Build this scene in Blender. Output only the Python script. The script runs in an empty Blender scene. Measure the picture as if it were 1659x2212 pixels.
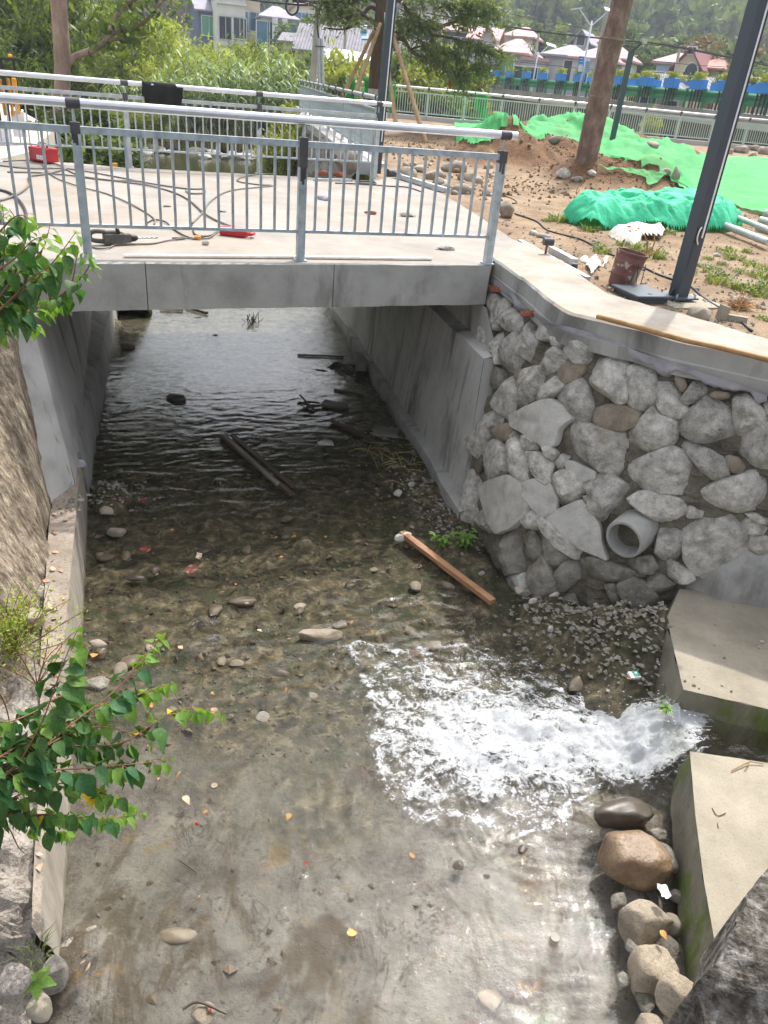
import bpy, bmesh, math, random
import numpy as np
from mathutils import Vector, Matrix, Quaternion, noise
from mathutils.bvhtree import BVHTree
S = bpy.context.scene
COL = S.collection
random.seed(7)
RNG = np.random.default_rng(7)
R_ = math.radians
# ------------------------------------------------------------------ camera
HC = 1.55                                  # eye height above the bridge deck (deck = z 0)
FPX, CXP, CYP = 1663.0, 829.5, 1106.0      # focal length and centre in a 1659 x 2212 frame
_d = Vector(((550 - CXP) / FPX, -(4070 - CYP) / FPX, -1.0)).normalized()
_up = -_d
_fy = (Vector((0, 0, -1)) - _up * (Vector((0, 0, -1)).dot(_up))).normalized()
_fx = _fy.cross(_up)
ROT = Matrix((_fx, _fy, _up))              # camera axes -> world axes
cam_data = bpy.data.cameras.new('camera')
cam = bpy.data.objects.new('camera', cam_data)
COL.objects.link(cam)
cam.matrix_world = Matrix.Translation((0, 0, HC)) @ ROT.to_4x4()
cam_data.sensor_fit = 'VERTICAL'
cam_data.sensor_height = 36
cam_data.lens = FPX / 2212 * 36
cam_data.clip_end = 3000
cam_data.clip_start = 0.05
S.camera = cam
# ------------------------------------------------------------------ light
SUN_EL, SUN_AZ = R_(57), R_(24)
W_ = bpy.data.worlds.new("World")
S.world = W_
W_.use_nodes = True
_nt = W_.node_tree
_sky = _nt.nodes.new('ShaderNodeTexSky')
_sky.sky_type = 'NISHITA'
_sky.sun_disc = False
_sky.sun_elevation = SUN_EL
_sky.sun_rotation = SUN_AZ
_sky.air_density = 1.0
_sky.dust_density = 4.5
_sky.ozone_density = 1.0
_nt.nodes['Background'].inputs['Strength'].default_value = 0.15
_hs = _nt.nodes.new('ShaderNodeHueSaturation')          # a hazy, whitish sky
_hs.inputs['Saturation'].default_value = 0.25
_nt.links.new(_sky.outputs[0], _hs.inputs['Color'])
_nt.links.new(_hs.outputs[0], _nt.nodes['Background'].inputs['Color'])
SUN_DIR = Vector((math.sin(SUN_AZ) * math.cos(SUN_EL), math.cos(SUN_AZ) * math.cos(SUN_EL), math.sin(SUN_EL)))
sun_data = bpy.data.lights.new('sun', 'SUN')
sun_data.energy = 2.0
sun_data.angle = R_(0.9)
sun_data.color = (1.0, 0.955, 0.88)
sun = bpy.data.objects.new('sun', sun_data)
COL.objects.link(sun)
sun.rotation_euler = SUN_DIR.to_track_quat('Z', 'Y').to_euler()
S.view_settings.view_transform = 'Standard'
S.view_settings.look = 'None'
S.view_settings.exposure = 1.2
S.view_settings.gamma = 1.0
S.view_settings.use_curve_mapping = False
S.render.engine = 'CYCLES'
S.cycles.max_bounces = 8
S.cycles.transparent_max_bounces = 24
S.cycles.volume_bounces = 0
# ------------------------------------------------------------------ measuring helpers (photo pixel -> place)
def ray(x, y):
 return ROT @ Vector(((x - CXP) / FPX, -(y - CYP) / FPX, -1.0))
def at(x, y, z=0.0):
 r = ray(x, y)
 t = (z - HC) / r.z
 return Vector((r.x * t, r.y * t, z))
def atd(x, y, d):
 r = ray(x, y)
 t = d / math.hypot(r.x, r.y)
 return Vector((r.x * t, r.y * t, HC + r.z * t))
WZ = -2.35                                  # stream level
Z3 = Vector((0, 0, 1))
UU = Vector((.921, .389, 0))                # along the bridge
VV = Vector((-.389, .921, 0))               # across the bridge, upstream
OO = Vector((-.66, 7.45, 0))                # a point of the bridge's front edge
def uv(u, v, z=0.0):
 p = OO + UU * u + VV * v
 return Vector((p.x, p.y, z))
# ------------------------------------------------------------------ material helpers
def hexc(h):
 h = h.lstrip('#')
 o = []
 for i in (0, 2, 4):
  c = int(h[i:i + 2], 16) / 255
  o.append(c / 12.92 if c <= .04045 else ((c + .055) / 1.055) ** 2.4)
 return (*o, 1.0)
def col(c):
 if isinstance(c, str):
  return hexc(c)
 if isinstance(c, (int, float)):
  return (c, c, c, 1.0)
 return (*c[:3], 1.0)
class NT:
 def __init__(s, name):
  s.m = bpy.data.materials.new(name)
  s.m.use_nodes = True
  s.t = s.m.node_tree
  s.t.nodes.clear()
  s.out = s.t.nodes.new('ShaderNodeOutputMaterial')
 def n(s, typ, ins=None, **props):
  nd = s.t.nodes.new('ShaderNode' + typ)
  for k, v in props.items():
   setattr(nd, k, v)
  for k, v in (ins or {}).items():
   sk = nd.inputs[k]
   if isinstance(v, bpy.types.NodeSocket):
    s.t.links.new(v, sk)
   else:
    sk.default_value = v
  return nd
 def coord(s, stretch=(1, 1, 1), rnd=False, world=False):
  if world:
   v = s.n('NewGeometry').outputs['Position']
  else:
   v = s.n('TexCoord').outputs['Object']
  if stretch != (1, 1, 1):
   v = s.n('VectorMath', {0: v, 1: stretch}, operation='MULTIPLY').outputs[0]
  if rnd:
   r = s.n('ObjectInfo').outputs['Random']
   rv = s.n('VectorMath', {0: (71.3, 37.7, 53.1), 'Scale': r}, operation='SCALE').outputs[0]
   v = s.n('VectorMath', {0: v, 1: rv}, operation='ADD').outputs[0]
  return v
 def noise(s, v, scale, detail=6, rough=.6, dist=0.0):
  return s.n('TexNoise', {'Vector': v, 'Scale': scale, 'Detail': detail, 'Roughness': rough, 'Distortion': dist}).outputs['Fac']
 def ramp(s, fac, stops, interp='LINEAR'):
  nd = s.n('ValToRGB', {0: fac})
  cr = nd.color_ramp
  cr.interpolation = interp
  while len(cr.elements) < len(stops):
   cr.elements.new(.5)
  for e, (p, c) in zip(cr.elements, stops):
   e.position = p
   e.color = col(c)
  return nd.outputs[0]
 def mixc(s, fac, a, b, blend='MIX'):
  nd = s.n('Mix', data_type='RGBA', blend_type=blend)
  for k, v in ((0, fac), (6, a), (7, b)):
   if isinstance(v, bpy.types.NodeSocket):
    s.t.links.new(v, nd.inputs[k])
   else:
    nd.inputs[k].default_value = v if k == 0 else col(v)
  return nd.outputs[2]
 def math(s, op, a, b=0.0, clamp=False):
  return s.n('Math', {0: a, 1: b}, operation=op, use_clamp=clamp).outputs[0]
 def finish(s, sh):
  s.t.links.new(sh, s.out.inputs['Surface'])
  return s.m
def pm(name, stops, scale=4, detail=8, rough=.85, bump=.3, bscale=30, bdist=.01, metal=0.0, spec=.5,
       speck=None, stain=None, stain2=None, stretch=(1, 1, 1), rnd=False, var=0.0, dist=0.0, world=False,
       transl=0.0, coat=0.0, big=None, sub=None):
 """procedural material: noise-ramp colour, optional speckle, stains, wear and bump"""
 N = NT(name)
 v = N.coord(stretch, rnd, world)
 c = N.ramp(N.noise(v, scale, detail, .62, dist), stops)
 if big:                                   # slow variation (scale, amount)
  g = N.ramp(N.noise(v, big[0], 3), [(.3, 1 - big[1]), (.7, 1 + big[1] * .3)])
  c = N.mixc(1.0, c, g, 'MULTIPLY')
 if speck:                                 # (scale, dark value, position)
  g = N.ramp(N.noise(v, speck[0], 3, .7), [(speck[2] - .06, speck[1]), (speck[2] + .06, 1.0)])
  c = N.mixc(1.0, c, g, 'MULTIPLY')
  if len(speck) > 3:
   g = N.ramp(N.noise(v, speck[0] * 1.7, 2, .7), [(.60, 0.0), (.68, speck[3])])
   c = N.mixc(1.0, c, g, 'ADD')
 for stn in (stain, stain2):
  if stn:                               # (colour, scale, lo, hi, stretch, amount)
   v2 = N.coord(stn[4] if len(stn) > 4 else (1, 1, 1), rnd, world)
   f = N.ramp(N.noise(v2, stn[1], 7, .65, .4), [(stn[2], 0.0), (stn[3], stn[5] if len(stn) > 5 else 1.0)])
   c = N.mixc(f, c, stn[0])
 if var:
  r = N.n('ObjectInfo').outputs['Random']
  g = N.n('MapRange', {0: r, 3: 1 - var, 4: 1 + var}).outputs[0]
  c = N.n('VectorMath', {0: c, 'Scale': g}, operation='SCALE').outputs[0]
 p = N.n('BsdfPrincipled', {'Base Color': c, 'Roughness': rough, 'Metallic': metal, 'Specular IOR Level': spec, 'Coat Weight': coat})
 if bump:
  h = N.noise(v, bscale, 8, .65)
  b = N.n('Bump', {'Strength': bump, 'Distance': bdist, 'Height': h}).outputs[0]
  if sub:
   h2 = N.noise(v, sub[0], 4, .6)
   b = N.n('Bump', {'Strength': sub[1], 'Distance': sub[2], 'Height': h2, 'Normal': b}).outputs[0]
  N.t.links.new(b, p.inputs['Normal'])
 sh = p.outputs[0]
 if transl:
  tcol = N.mixc(1.0, c, (1.5, 1.6, .5), 'MULTIPLY')
  t = N.n('BsdfTranslucent', {'Color': tcol}).outputs[0]
  sh = N.n('MixShader', {0: transl, 1: sh, 2: t}).outputs[0]
 return N.finish(sh)
def plain(name, c, rough=.6, metal=0.0, spec=.5, var=.12, sc=8, bump=.08):
 c = col(c)
 d = tuple(x * (1 - var) for x in c[:3])
 e = tuple(min(1, x * (1 + var)) for x in c[:3])
 return pm(name, [(.35, d), (.65, e)], sc, 5, rough, bump, 60, .003, metal, spec)
# ------------------------------------------------------------------ mesh helpers
BASE = {}
KIDS = {}
class MB:
 def __init__(s):
  s.v, s.f, s.mi = [], [], []
 def add(s, vs, fs, mi=0):
  o = len(s.v)
  s.v += [Vector(p) for p in vs]
  for f in fs:
   s.f.append([i + o for i in f])
   s.mi.append(mi)
  return s
 def box(s, c, size, M=None, mi=0):
  hx, hy, hz = size[0] / 2, size[1] / 2, size[2] / 2
  c = Vector(c)
  vs = [Vector((sx * hx, sy * hy, sz * hz)) for sz in (-1, 1) for sy in (-1, 1) for sx in (-1, 1)]
  if M is not None:
   vs = [M @ p for p in vs]
  return s.add([c + p for p in vs], [(0, 2, 3, 1), (4, 5, 7, 6), (0, 1, 5, 4), (2, 6, 7, 3), (0, 4, 6, 2), (1, 3, 7, 5)], mi)
 def bar(s, p0, p1, w, h, up=None, mi=0):
  p0, p1 = Vector(p0), Vector(p1)
  d = (p1 - p0)
  L = d.length
  d.normalize()
  up = Vector(up or (0, 0, 1))
  if abs(d.dot(up)) > .98:
   up = Vector((0, 1, 0))
  x = d.cross(up).normalized()
  z = x.cross(d)
  M = Matrix((x, d, z)).transposed()
  return s.box((p0 + p1) / 2, (w, L, h), M, mi)
 def tube(s, pts, r, n=8, cap=True, mi=0):
  pts = [Vector(p) for p in pts]
  k = len(pts)
  rs = r if isinstance(r, (list, tuple)) else [r] * k
  ring = []
  x = None
  for i, p in enumerate(pts):
   d = (pts[min(i + 1, k - 1)] - pts[max(i - 1, 0)])
   d = d.normalized() if d.length > 1e-9 else Vector((0, 0, 1))
   if x is None:
    a = Vector((0, 0, 1)) if abs(d.z) < .9 else Vector((1, 0, 0))
    x = d.cross(a).normalized()
   else:
    x = (x - d * x.dot(d)).normalized()
   y = d.cross(x)
   ring.append([p + (x * math.cos(t) + y * math.sin(t)) * rs[i] for t in (2 * math.pi * j / n for j in range(n))])
  vs = [q for rg in ring for q in rg]
  fs = [(i * n + j, i * n + (j + 1) % n, (i + 1) * n + (j + 1) % n, (i + 1) * n + j) for i in range(k - 1) for j in range(n)]
  if cap:
   fs.append(tuple(range(n - 1, -1, -1)))
   fs.append(tuple((k - 1) * n + j for j in range(n)))
  return s.add(vs, fs, mi)
 def prism(s, poly, z0, z1, mi=0):
  n = len(poly)
  ar = sum(poly[i][0] * poly[(i + 1) % n][1] - poly[(i + 1) % n][0] * poly[i][1] for i in range(n))
  if ar < 0:
   poly = list(reversed(poly))
  vs = [(p[0], p[1], z0) for p in poly] + [(p[0], p[1], z1) for p in poly]
  fs = [tuple(range(n - 1, -1, -1)), tuple(range(n, 2 * n))]
  fs += [(i, (i + 1) % n, n + (i + 1) % n, n + i) for i in range(n)]
  return s.add(vs, fs, mi)
 def hull8(s, b, t, mi=0):
  """hexahedron from 4 bottom and 4 top corners (counter-clockwise seen from above)"""
  return s.add(list(b) + list(t), [(3, 2, 1, 0), (4, 5, 6, 7), (0, 1, 5, 4), (1, 2, 6, 5), (2, 3, 7, 6), (3, 0, 4, 7)], mi)
 def quad(s, a, b, c, d, mi=0):
  return s.add([a, b, c, d], [(0, 1, 2, 3)], mi)
 def build(s, name, mat, parent=None, smooth=False, base=None, angle=None, kind=None):
  if parent is not None:
   b = BASE[parent.name]
  else:
   if base is None:
    n = max(1, len(s.v))
    base = (sum(p.x for p in s.v) / n, sum(p.y for p in s.v) / n, min(p.z for p in s.v))
   b = Vector(base)
  me = bpy.data.meshes.new(name)
  me.from_pydata([tuple(p - b) for p in s.v], [], s.f)
  mats = mat if isinstance(mat, (list, tuple)) else [mat]
  for m in mats:
   me.materials.append(m)
  if len(mats) > 1:
   me.polygons.foreach_set('material_index', s.mi)
  if smooth:
   me.polygons.foreach_set('use_smooth', [True] * len(s.f))
   if angle:
    me.set_sharp_from_angle(angle=R_(angle))
  me.update()
  return link(name, me, parent, b, kind)
def link(name, me, parent, b, kind=None):
 o = bpy.data.objects.new(name, me)
 COL.objects.link(o)
 if parent is not None:
  o.parent = parent
  KIDS.setdefault(parent.name, []).append(o)
  BASE[o.name] = BASE[parent.name]
 else:
  o.location = b
  BASE[o.name] = Vector(b)
 if kind:
  o['kind'] = kind
 return o
def tag(o, label, cat, group=None):
 o['label'] = label
 o['category'] = cat
 if group:
  o['group'] = group
 return o
def thing(name, label, cat, loc=(0, 0, 0), group=None):
 o = bpy.data.objects.new(name, None)
 o.empty_display_size = .1
 COL.objects.link(o)
 o.location = loc
 BASE[o.name] = Vector(loc)
 return tag(o, label, cat, group)
def copy_tree(o, parent=None):
 c = o.copy()
 COL.objects.link(c)
 BASE[c.name] = BASE[o.name].copy()
 if parent is not None:
  c.parent = parent
  KIDS.setdefault(parent.name, []).append(c)
 for ch in list(KIDS.get(o.name, [])):
  copy_tree(ch, c)
 return c
def dup(o, loc, rz=0.0, sc=1.0, label=None, group=None):
 c = copy_tree(o)
 c.location = loc
 c.rotation_euler = (0, 0, rz)
 c.scale = (sc, sc, sc) if isinstance(sc, (int, float)) else sc
 if label:
  c['label'] = label
 if group:
  c['group'] = group
 return c
def struct(o):
 o['kind'] = 'structure'
 return o
def np_mesh(name, V, F, mat, parent=None, base=(0, 0, 0), smooth=False, attr=None):
 """mesh from numpy arrays, F of equal-length faces"""
 me = bpy.data.meshes.new(name)
 b = BASE[parent.name] if parent is not None else Vector(base)
 V = np.asarray(V, dtype=np.float32) - np.array(b, dtype=np.float32)
 F = np.asarray(F, dtype=np.int32)
 k = F.shape[1]
 me.vertices.add(len(V))
 me.vertices.foreach_set('co', V.ravel())
 me.loops.add(F.size)
 me.loops.foreach_set('vertex_index', F.ravel())
 me.polygons.add(len(F))
 me.polygons.foreach_set('loop_start', np.arange(0, F.size, k, dtype=np.int32))
 me.polygons.foreach_set('loop_total', np.full(len(F), k, dtype=np.int32))
 if smooth:
  me.polygons.foreach_set('use_smooth', np.ones(len(F), dtype=bool))
 if attr is not None:
  for an, av in attr.items():
   a = me.attributes.new(an, 'FLOAT', 'POINT')
   a.data.foreach_set('value', np.asarray(av, dtype=np.float32))
 me.materials.append(mat)
 me.update(calc_edges=True)
 return link(name, me, parent, b)
def grid_faces(nu, nv):
 i = np.arange(nu * nv).reshape(nv, nu)
 return np.stack([i[:-1, :-1], i[:-1, 1:], i[1:, 1:], i[1:, :-1]], -1).reshape(-1, 4)
class VN:
 """cheap vectorised value noise in 2D/3D through a lattice"""
 def __init__(s, seed):
  s.g = np.random.default_rng(seed).random((64, 64))
 def __call__(s, x, y):
  x, y = np.asarray(x, float), np.asarray(y, float)
  i, j = np.floor(x).astype(int), np.floor(y).astype(int)
  fx, fy = x - i, y - j
  fx, fy = fx * fx * (3 - 2 * fx), fy * fy * (3 - 2 * fy)
  g = s.g
  a, b = g[i % 64, j % 64], g[(i + 1) % 64, j % 64]
  c, d = g[i % 64, (j + 1) % 64], g[(i + 1) % 64, (j + 1) % 64]
  return (a * (1 - fx) + b * fx) * (1 - fy) + (c * (1 - fx) + d * fx) * fy
 def fbm(s, x, y, oct=4, lac=2.03, gain=.5):
  t, amp, tot = 0, 1.0, 0.0
  for k in range(oct):
   t = t + amp * s(x * lac ** k + 13.7 * k, y * lac ** k + 7.1 * k)
   tot += amp
   amp *= gain
  return t / tot - .5
vn = VN(3)
vn2 = VN(11)
def rock_mb(c, size, seed, sub=2, ang=.25, M=None, soft=0, boxy=1.0):
 """an uneven stone: displaced icosphere, partly cut by planes"""
 rr = random.Random(seed)
 bm = bmesh.new()
 bmesh.ops.create_icosphere(bm, subdivisions=sub, radius=1)
 off = Vector((rr.uniform(-50, 50), rr.uniform(-50, 50), rr.uniform(-50, 50)))
 cuts = [(Vector((rr.gauss(0, 1), rr.gauss(0, 1), rr.gauss(0, 1))).normalized(), rr.uniform(.58, .88)) for _ in range(int(ang * 50) + 3)]
 for v in bm.verts:
  p = v.co.copy()
  if boxy != 1.0:
   p = Vector([math.copysign(abs(q) ** boxy, q) for q in p]) * .86
  p *= 1 + .30 * noise.noise(p * .9 + off) + .07 * noise.noise(p * 3 + off)
  for n_, d_ in cuts:
   e = p.dot(n_) - d_
   if e > 0:
    p -= n_ * e * .92
  v.co = p
 for _ in range(soft):
  bmesh.ops.smooth_vert(bm, verts=bm.verts, factor=.5, use_axis_x=True, use_axis_y=True, use_axis_z=True)
 if soft:
  for v in bm.verts:
   v.co *= 1.06 + .05 * noise.noise(v.co * 4 + off)
 mb = MB()
 sx, sy, sz = size
 vs = []
 for v in bm.verts:
  p = Vector((v.co.x * sx, v.co.y * sy, v.co.z * sz))
  if M is not None:
   p = M @ p
  vs.append(p + Vector(c))
 mb.add(vs, [[w.index for w in f.verts] for f in bm.faces])
 bm.free()
 return mb
def rz(a):
 return Matrix.Rotation(a, 3, 'Z')
def rot3(a, b, c):
 return Matrix.Rotation(a, 3, 'Z') @ Matrix.Rotation(b, 3, 'X') @ Matrix.Rotation(c, 3, 'Y')
def smooth_path(pts, n=6):
 """Catmull-Rom through the points"""
 pts = [Vector(p) for p in pts]
 if len(pts) < 3:
  return pts
 q = [pts[0] * 2 - pts[1]] + pts + [pts[-1] * 2 - pts[-2]]
 out = []
 for i in range(1, len(q) - 2):
  p0, p1, p2, p3 = q[i - 1:i + 3]
  for k in range(n):
   t = k / n
   out.append(.5 * ((2 * p1) + (p2 - p0) * t + (2 * p0 - 5 * p1 + 4 * p2 - p3) * t * t + (3 * p1 - p0 - 3 * p2 + p3) * t ** 3))
 out.append(pts[-1])
 return out
# ------------------------------------------------------------------ materials
M = {}
M['deck'] = pm('deck_concrete', [(.25, '#7d766f'), (.5, '#958e87'), (.8, '#a6a09a')], 1.4, 10, .9, .35, 30, .006, speck=(75, .78, .38),
               stain=('#8f806b', .6, .48, .70, (1, 1, 1), .7), stain2=('#7d766c', 2.4, .58, .72, (1, 1, 1), .7))
M['coping'] = pm('coping_concrete', [(.25, '#857e74'), (.5, '#9c958b'), (.8, '#aea89e')], 2.4, 10, .92, .45, 34, .008, speck=(80, .75, .38), stain=('#8b7a60', 1.4, .5, .72, (1, 1, 1), .7), stain2=('#7b746a', 4.0, .6, .72, (1, 1, 1), .6))
M['conc'] = pm('grey_concrete', [(.25, '#82817c'), (.5, '#a09f9a'), (.8, '#b5b3ae')], 2.2, 11, .9, .45, 22, .008, speck=(90, .78, .36),
               stain=('#605e58', 1.7, .52, .68, (1, 1, .35), .8), stain2=('#b9b7b2', 3.0, .62, .75, (1, 1, .5), .5))
M['conc_smooth'] = pm('smooth_rendered_concrete', [(.25, '#918f8b'), (.5, '#afada9'), (.8, '#c3c1bd')], 2.2, 10, .82, .3, 18, .005,
                      stain=('#5f5b54', 1.3, .56, .66, (1.2, 1.2, .3), .85), stain2=('#726d63', 3.6, .58, .68, (2.4, 2.4, .16), .75))
M['conc_old'] = pm('weathered_concrete', [(.2, '#7d7668'), (.5, '#958d7d'), (.8, '#a69e8e')], 4, 12, .92, .6, 45, .008, speck=(90, .72, .38, .05),
                   stain=('#6f6a5c', 1.6, .58, .75, (1, 1, 1), .6))
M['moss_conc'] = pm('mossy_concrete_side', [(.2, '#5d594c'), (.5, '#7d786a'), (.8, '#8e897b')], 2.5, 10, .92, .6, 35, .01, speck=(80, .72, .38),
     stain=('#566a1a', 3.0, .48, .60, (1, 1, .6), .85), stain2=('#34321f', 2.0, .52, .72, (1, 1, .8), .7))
M['ledge'] = pm('ledge_concrete', [(.25, '#6f6458'), (.5, '#8d8276'), (.75, '#a69b8f')], 4.0, 11, .92, .6, 34, .012, speck=(60, .6, .42),
    stain=('#8a6f58', 2.5, .56, .74, (1, 1, 1), .6))
M['boarded'] = pm('board_marked_concrete', [(.25, '#6f675c'), (.5, '#8e867a'), (.75, '#a69e92')], 9, 9, .9, .5, 16, .006, stretch=(1, 1, .22),
                  stain=('#6d6252', 2.4, .55, .75, (1, 1, .3), .6))
M['brown_wall'] = pm('old_streaked_render', [(.3, '#54483a'), (.43, '#837462'), (.56, '#a89a86'), (.72, '#c9bdaa')], 14, 12, .95, 1.0, 34, .03, stretch=(1.6, 1.6, .22),
                     speck=(45, .5, .42), stain=('#3d3226', 3.4, .52, .66, (1.5, 1.5, .3), .85), sub=(9, .8, .05))
M['granite'] = pm('rough_granite', [(.3, '#8d8981'), (.5, '#bcb8b0'), (.7, '#dcd8d0')], 12, 12, .9, 1.0, 34, .022, speck=(150, .6, .42, .08),
                  stain=('#6e6453', 4.5, .54, .70, (1, 1, 1), .65), stain2=('#8f7d63', 2.2, .60, .74, (1, 1, 1), .5), rnd=True, var=.2, sub=(11, .9, .04))
M['granite_flat'] = pm('split_granite', [(.25, '#99968f'), (.5, '#b6b3ac'), (.8, '#c9c6bf')], 8, 10, .85, .6, 40, .01, speck=(160, .65, .42, .06), rnd=True, var=.08)
M['granite_brown'] = pm('brown_granite', [(.25, '#6f6353'), (.5, '#8f8373'), (.8, '#a89d8d')], 8, 10, .88, .7, 30, .014, speck=(140, .6, .42, .05), rnd=True, var=.12,
      stain=('#866a45', 5, .6, .7, (1, 1, 1), .45))
M['granite_dark'] = pm('damp_granite', [(.25, '#625e55'), (.5, '#8a857b'), (.8, '#aca79c')], 11, 11, .82, 1.0, 30, .022, speck=(140, .6, .42, .06),
                       stain=('#3f4218', 4, .58, .7, (1, 1, 1), .7), stain2=('#c9c6bf', 5, .66, .76, (1, 1, .6), .8), rnd=True, var=.15, sub=(9, .6, .03))
M['mortar'] = pm('earthy_mortar', [(.25, '#544e43'), (.5, '#736c5f'), (.8, '#8f8878')], 6, 10, .95, 1.0, 28, .03, speck=(60, .6, .42), sub=(12, .8, .03))
M['mortar_wet'] = pm('fresh_grey_mortar', [(.25, '#8f8c93'), (.5, '#a9a6ad'), (.8, '#bbb8bf')], 6, 8, .85, .6, 30, .015, sub=(8, .5, .03))
M['cobble'] = pm('river_cobble', [(.25, '#746a5d'), (.5, '#968b7d'), (.8, '#b0a69a')], 6, 10, .85, .6, 32, .01, speck=(60, .75, .38), rnd=True, var=.22)
M['boulder_wet'] = pm('wet_brown_boulder', [(.2, '#5a4534'), (.45, '#7c6650'), (.65, '#97846b'), (.85, '#aa9c84')], 2.6, 8, .32, .7, 26, .014, speck=(60, .7, .42), sub=(7, .6, .03),
                      stain=('#3d2c1a', 3.5, .58, .66, (1, 1, 1), .8))
M['boulder'] = pm('tan_boulder', [(.25, '#7d705f'), (.5, '#998c7a'), (.8, '#b0a594')], 5, 10, .88, .8, 30, .014, speck=(110, .65, .42, .04), rnd=True, var=.1, sub=(8, .6, .03),
                  stain=('#5d5648', 3.2, .6, .72, (1, 1, 1), .5))
M['slab_wet'] = pm('wet_dark_slab', [(.25, '#37322c'), (.5, '#4d463d'), (.8, '#6b6055')], 6, 9, .38, .4, 24, .008)
M['lichen'] = pm('dark_lichened_concrete', [(.3, '#39342d'), (.45, '#5a544b'), (.58, '#87817a'), (.72, '#b5b1aa')], 13, 11, .95, 1.0, 28, .03, speck=(40, .5, .42), dist=.6,
                 stain=('#1e1b16', 2.4, .5, .66, (1, 1, 1), .7), sub=(7, .7, .04))
def _soil():
 N = NT('site_soil')
 v = N.coord(world=True)
 a = N.ramp(N.noise(v, 1.4, 11, .65), [(.25, '#644f3a'), (.45, '#846c53'), (.62, '#9b856b'), (.8, '#b0a08a')])
 st = N.ramp(N.noise(v, .9, 7, .65, .4), [(.5, 0.0), (.7, .6)])
 a = N.mixc(st, a, '#6f6350')
 b = N.ramp(N.noise(v, 3.2, 11, .68), [(.25, '#402c1b'), (.5, '#684a2e'), (.75, '#8a6b49')])
 c = N.mixc(N.n('Attribute', attribute_name='dug').outputs['Fac'], a, b)
 g = N.ramp(N.noise(v, 38, 4, .7), [(.34, .62), (.46, 1.0)])
 c = N.mixc(1.0, c, g, 'MULTIPLY')
 g = N.ramp(N.noise(v, 60, 2, .7), [(.62, 0.0), (.7, .10)])
 c = N.mixc(1.0, c, g, 'ADD')
 bp = N.n('Bump', {'Strength': .9, 'Distance': .03, 'Height': N.noise(v, 26, 8, .65)}).outputs[0]
 bp = N.n('Bump', {'Strength': .6, 'Distance': .05, 'Height': N.noise(v, 7, 4, .6), 'Normal': bp}).outputs[0]
 return N.finish(N.n('BsdfPrincipled', {'Base Color': c, 'Roughness': .97, 'Normal': bp}).outputs[0])
M['soil'] = _soil()
M['soil_mound'] = pm('dug_brown_soil', [(.2, '#6a543d'), (.5, '#8b7252'), (.8, '#a58d6e')], 2.2, 11, .97, 1.0, 18, .05, world=True, speck=(30, .55, .42, .05), sub=(7, .9, .08))
M['clod'] = pm('soil_clod', [(.25, '#6b5239'), (.5, '#8b7052'), (.8, '#a2917a')], 4, 8, .95, .8, 30, .02, rnd=True, var=.25)
M['gravel'] = pm('grey_rubble', [(.25, '#6d675d'), (.5, '#8b857a'), (.8, '#a8a298')], 5, 9, .93, .7, 34, .015, world=True, speck=(40, .6, .42))
M['bank'] = pm('grassy_bank', [(.25, '#40481f'), (.5, '#5f6a30'), (.75, '#86804e')], .8, 9, .95, 1.0, 8, .1, world=True)
M['plaza'] = pm('plaza_concrete', [(.25, '#ab9f91'), (.5, '#bdb2a4'), (.8, '#c9c0b4')], .8, 9, .92, .2, 20, .006, world=True)
M['rubble_bank'] = pm('cemented_rubble', [(.2, '#7f766c'), (.45, '#a39a90'), (.7, '#bcb3a9'), (.9, '#cdc5bb')], 4.0, 11, .95, 1.0, 22, .04, speck=(60, .55, .42),
                      stain=('#3c352d', 3, .58, .68, (1, 1, 1), .75), stain2=('#9b7758', 4, .62, .72, (1, 1, 1), .6), sub=(6, .8, .06))
M['galv'] = pm('galvanised_steel', [(.3, '#8f9ba2'), (.5, '#abb6bc'), (.7, '#c3cbd0')], 9, 6, .45, .05, 60, .002, .35, stain=('#7b8d92', 4, .55, .7, (1, 1, .3), .6))
M['galv_far'] = pm('bright_galvanised_steel', [(.3, '#a3a9ab'), (.7, '#c3c8ca')], 9, 5, .5, .03, 60, .002, .4)
M['stainless'] = pm('brushed_stainless_pipe', [(.3, '#cfd2da'), (.7, '#e6e8ee')], 3, 4, .28, .02, 60, .001, .55)
M['dark_paint'] = plain('dark_grey_paint', '#4a494d', .55, 0, .4, .2, 12)
M['lamp_paint'] = plain('slate_lamp_paint', '#3f4852', .42, .1, .5, .06, 2, .03)
M['green_rail'] = plain('pale_green_rail_paint', '#b4c6b8', .5, 0, .5, .06)
M['led'] = plain('white_led_strip', '#e9ebf2', .3)
M['white_plastic'] = plain('white_plastic_pipe', '#e6dfd6', .45)
M['black_cable'] = plain('black_cable', '#2b2a29', .6)
M['grey_cable'] = plain('dusty_grey_cable', '#6f6b64', .75)
M['brick'] = pm('red_brick', [(.3, '#8a4a34'), (.6, '#a8644a'), (.8, '#c2a394')], 14, 6, .93, .4, 40, .006)
M['plank_grey'] = pm('weathered_plank', [(.25, '#4f4a42'), (.5, '#75706a'), (.8, '#9a9690')], 9, 8, .75, .5, 30, .004, stretch=(1, .12, 1))
M['plank_dark'] = pm('wet_dark_plank', [(.25, '#2b231c'), (.5, '#4a3d31'), (.8, '#6a5a49')], 9, 8, .5, .5, 30, .004, stretch=(1, .12, 1))
M['lumber'] = pm('red_brown_lumber', [(.25, '#7c5238'), (.5, '#a27a58'), (.8, '#c6a684')], 7, 8, .75, .4, 30, .004, stretch=(1, .1, 1),
                 stain=('#6b3420', 3, .5, .65, (1, .5, 1), .8))
M['stick'] = pm('wooden_pole', [(.25, '#7b5a38'), (.5, '#a67f52'), (.8, '#c0a077')], 8, 7, .7, .3, 30, .003)
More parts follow.
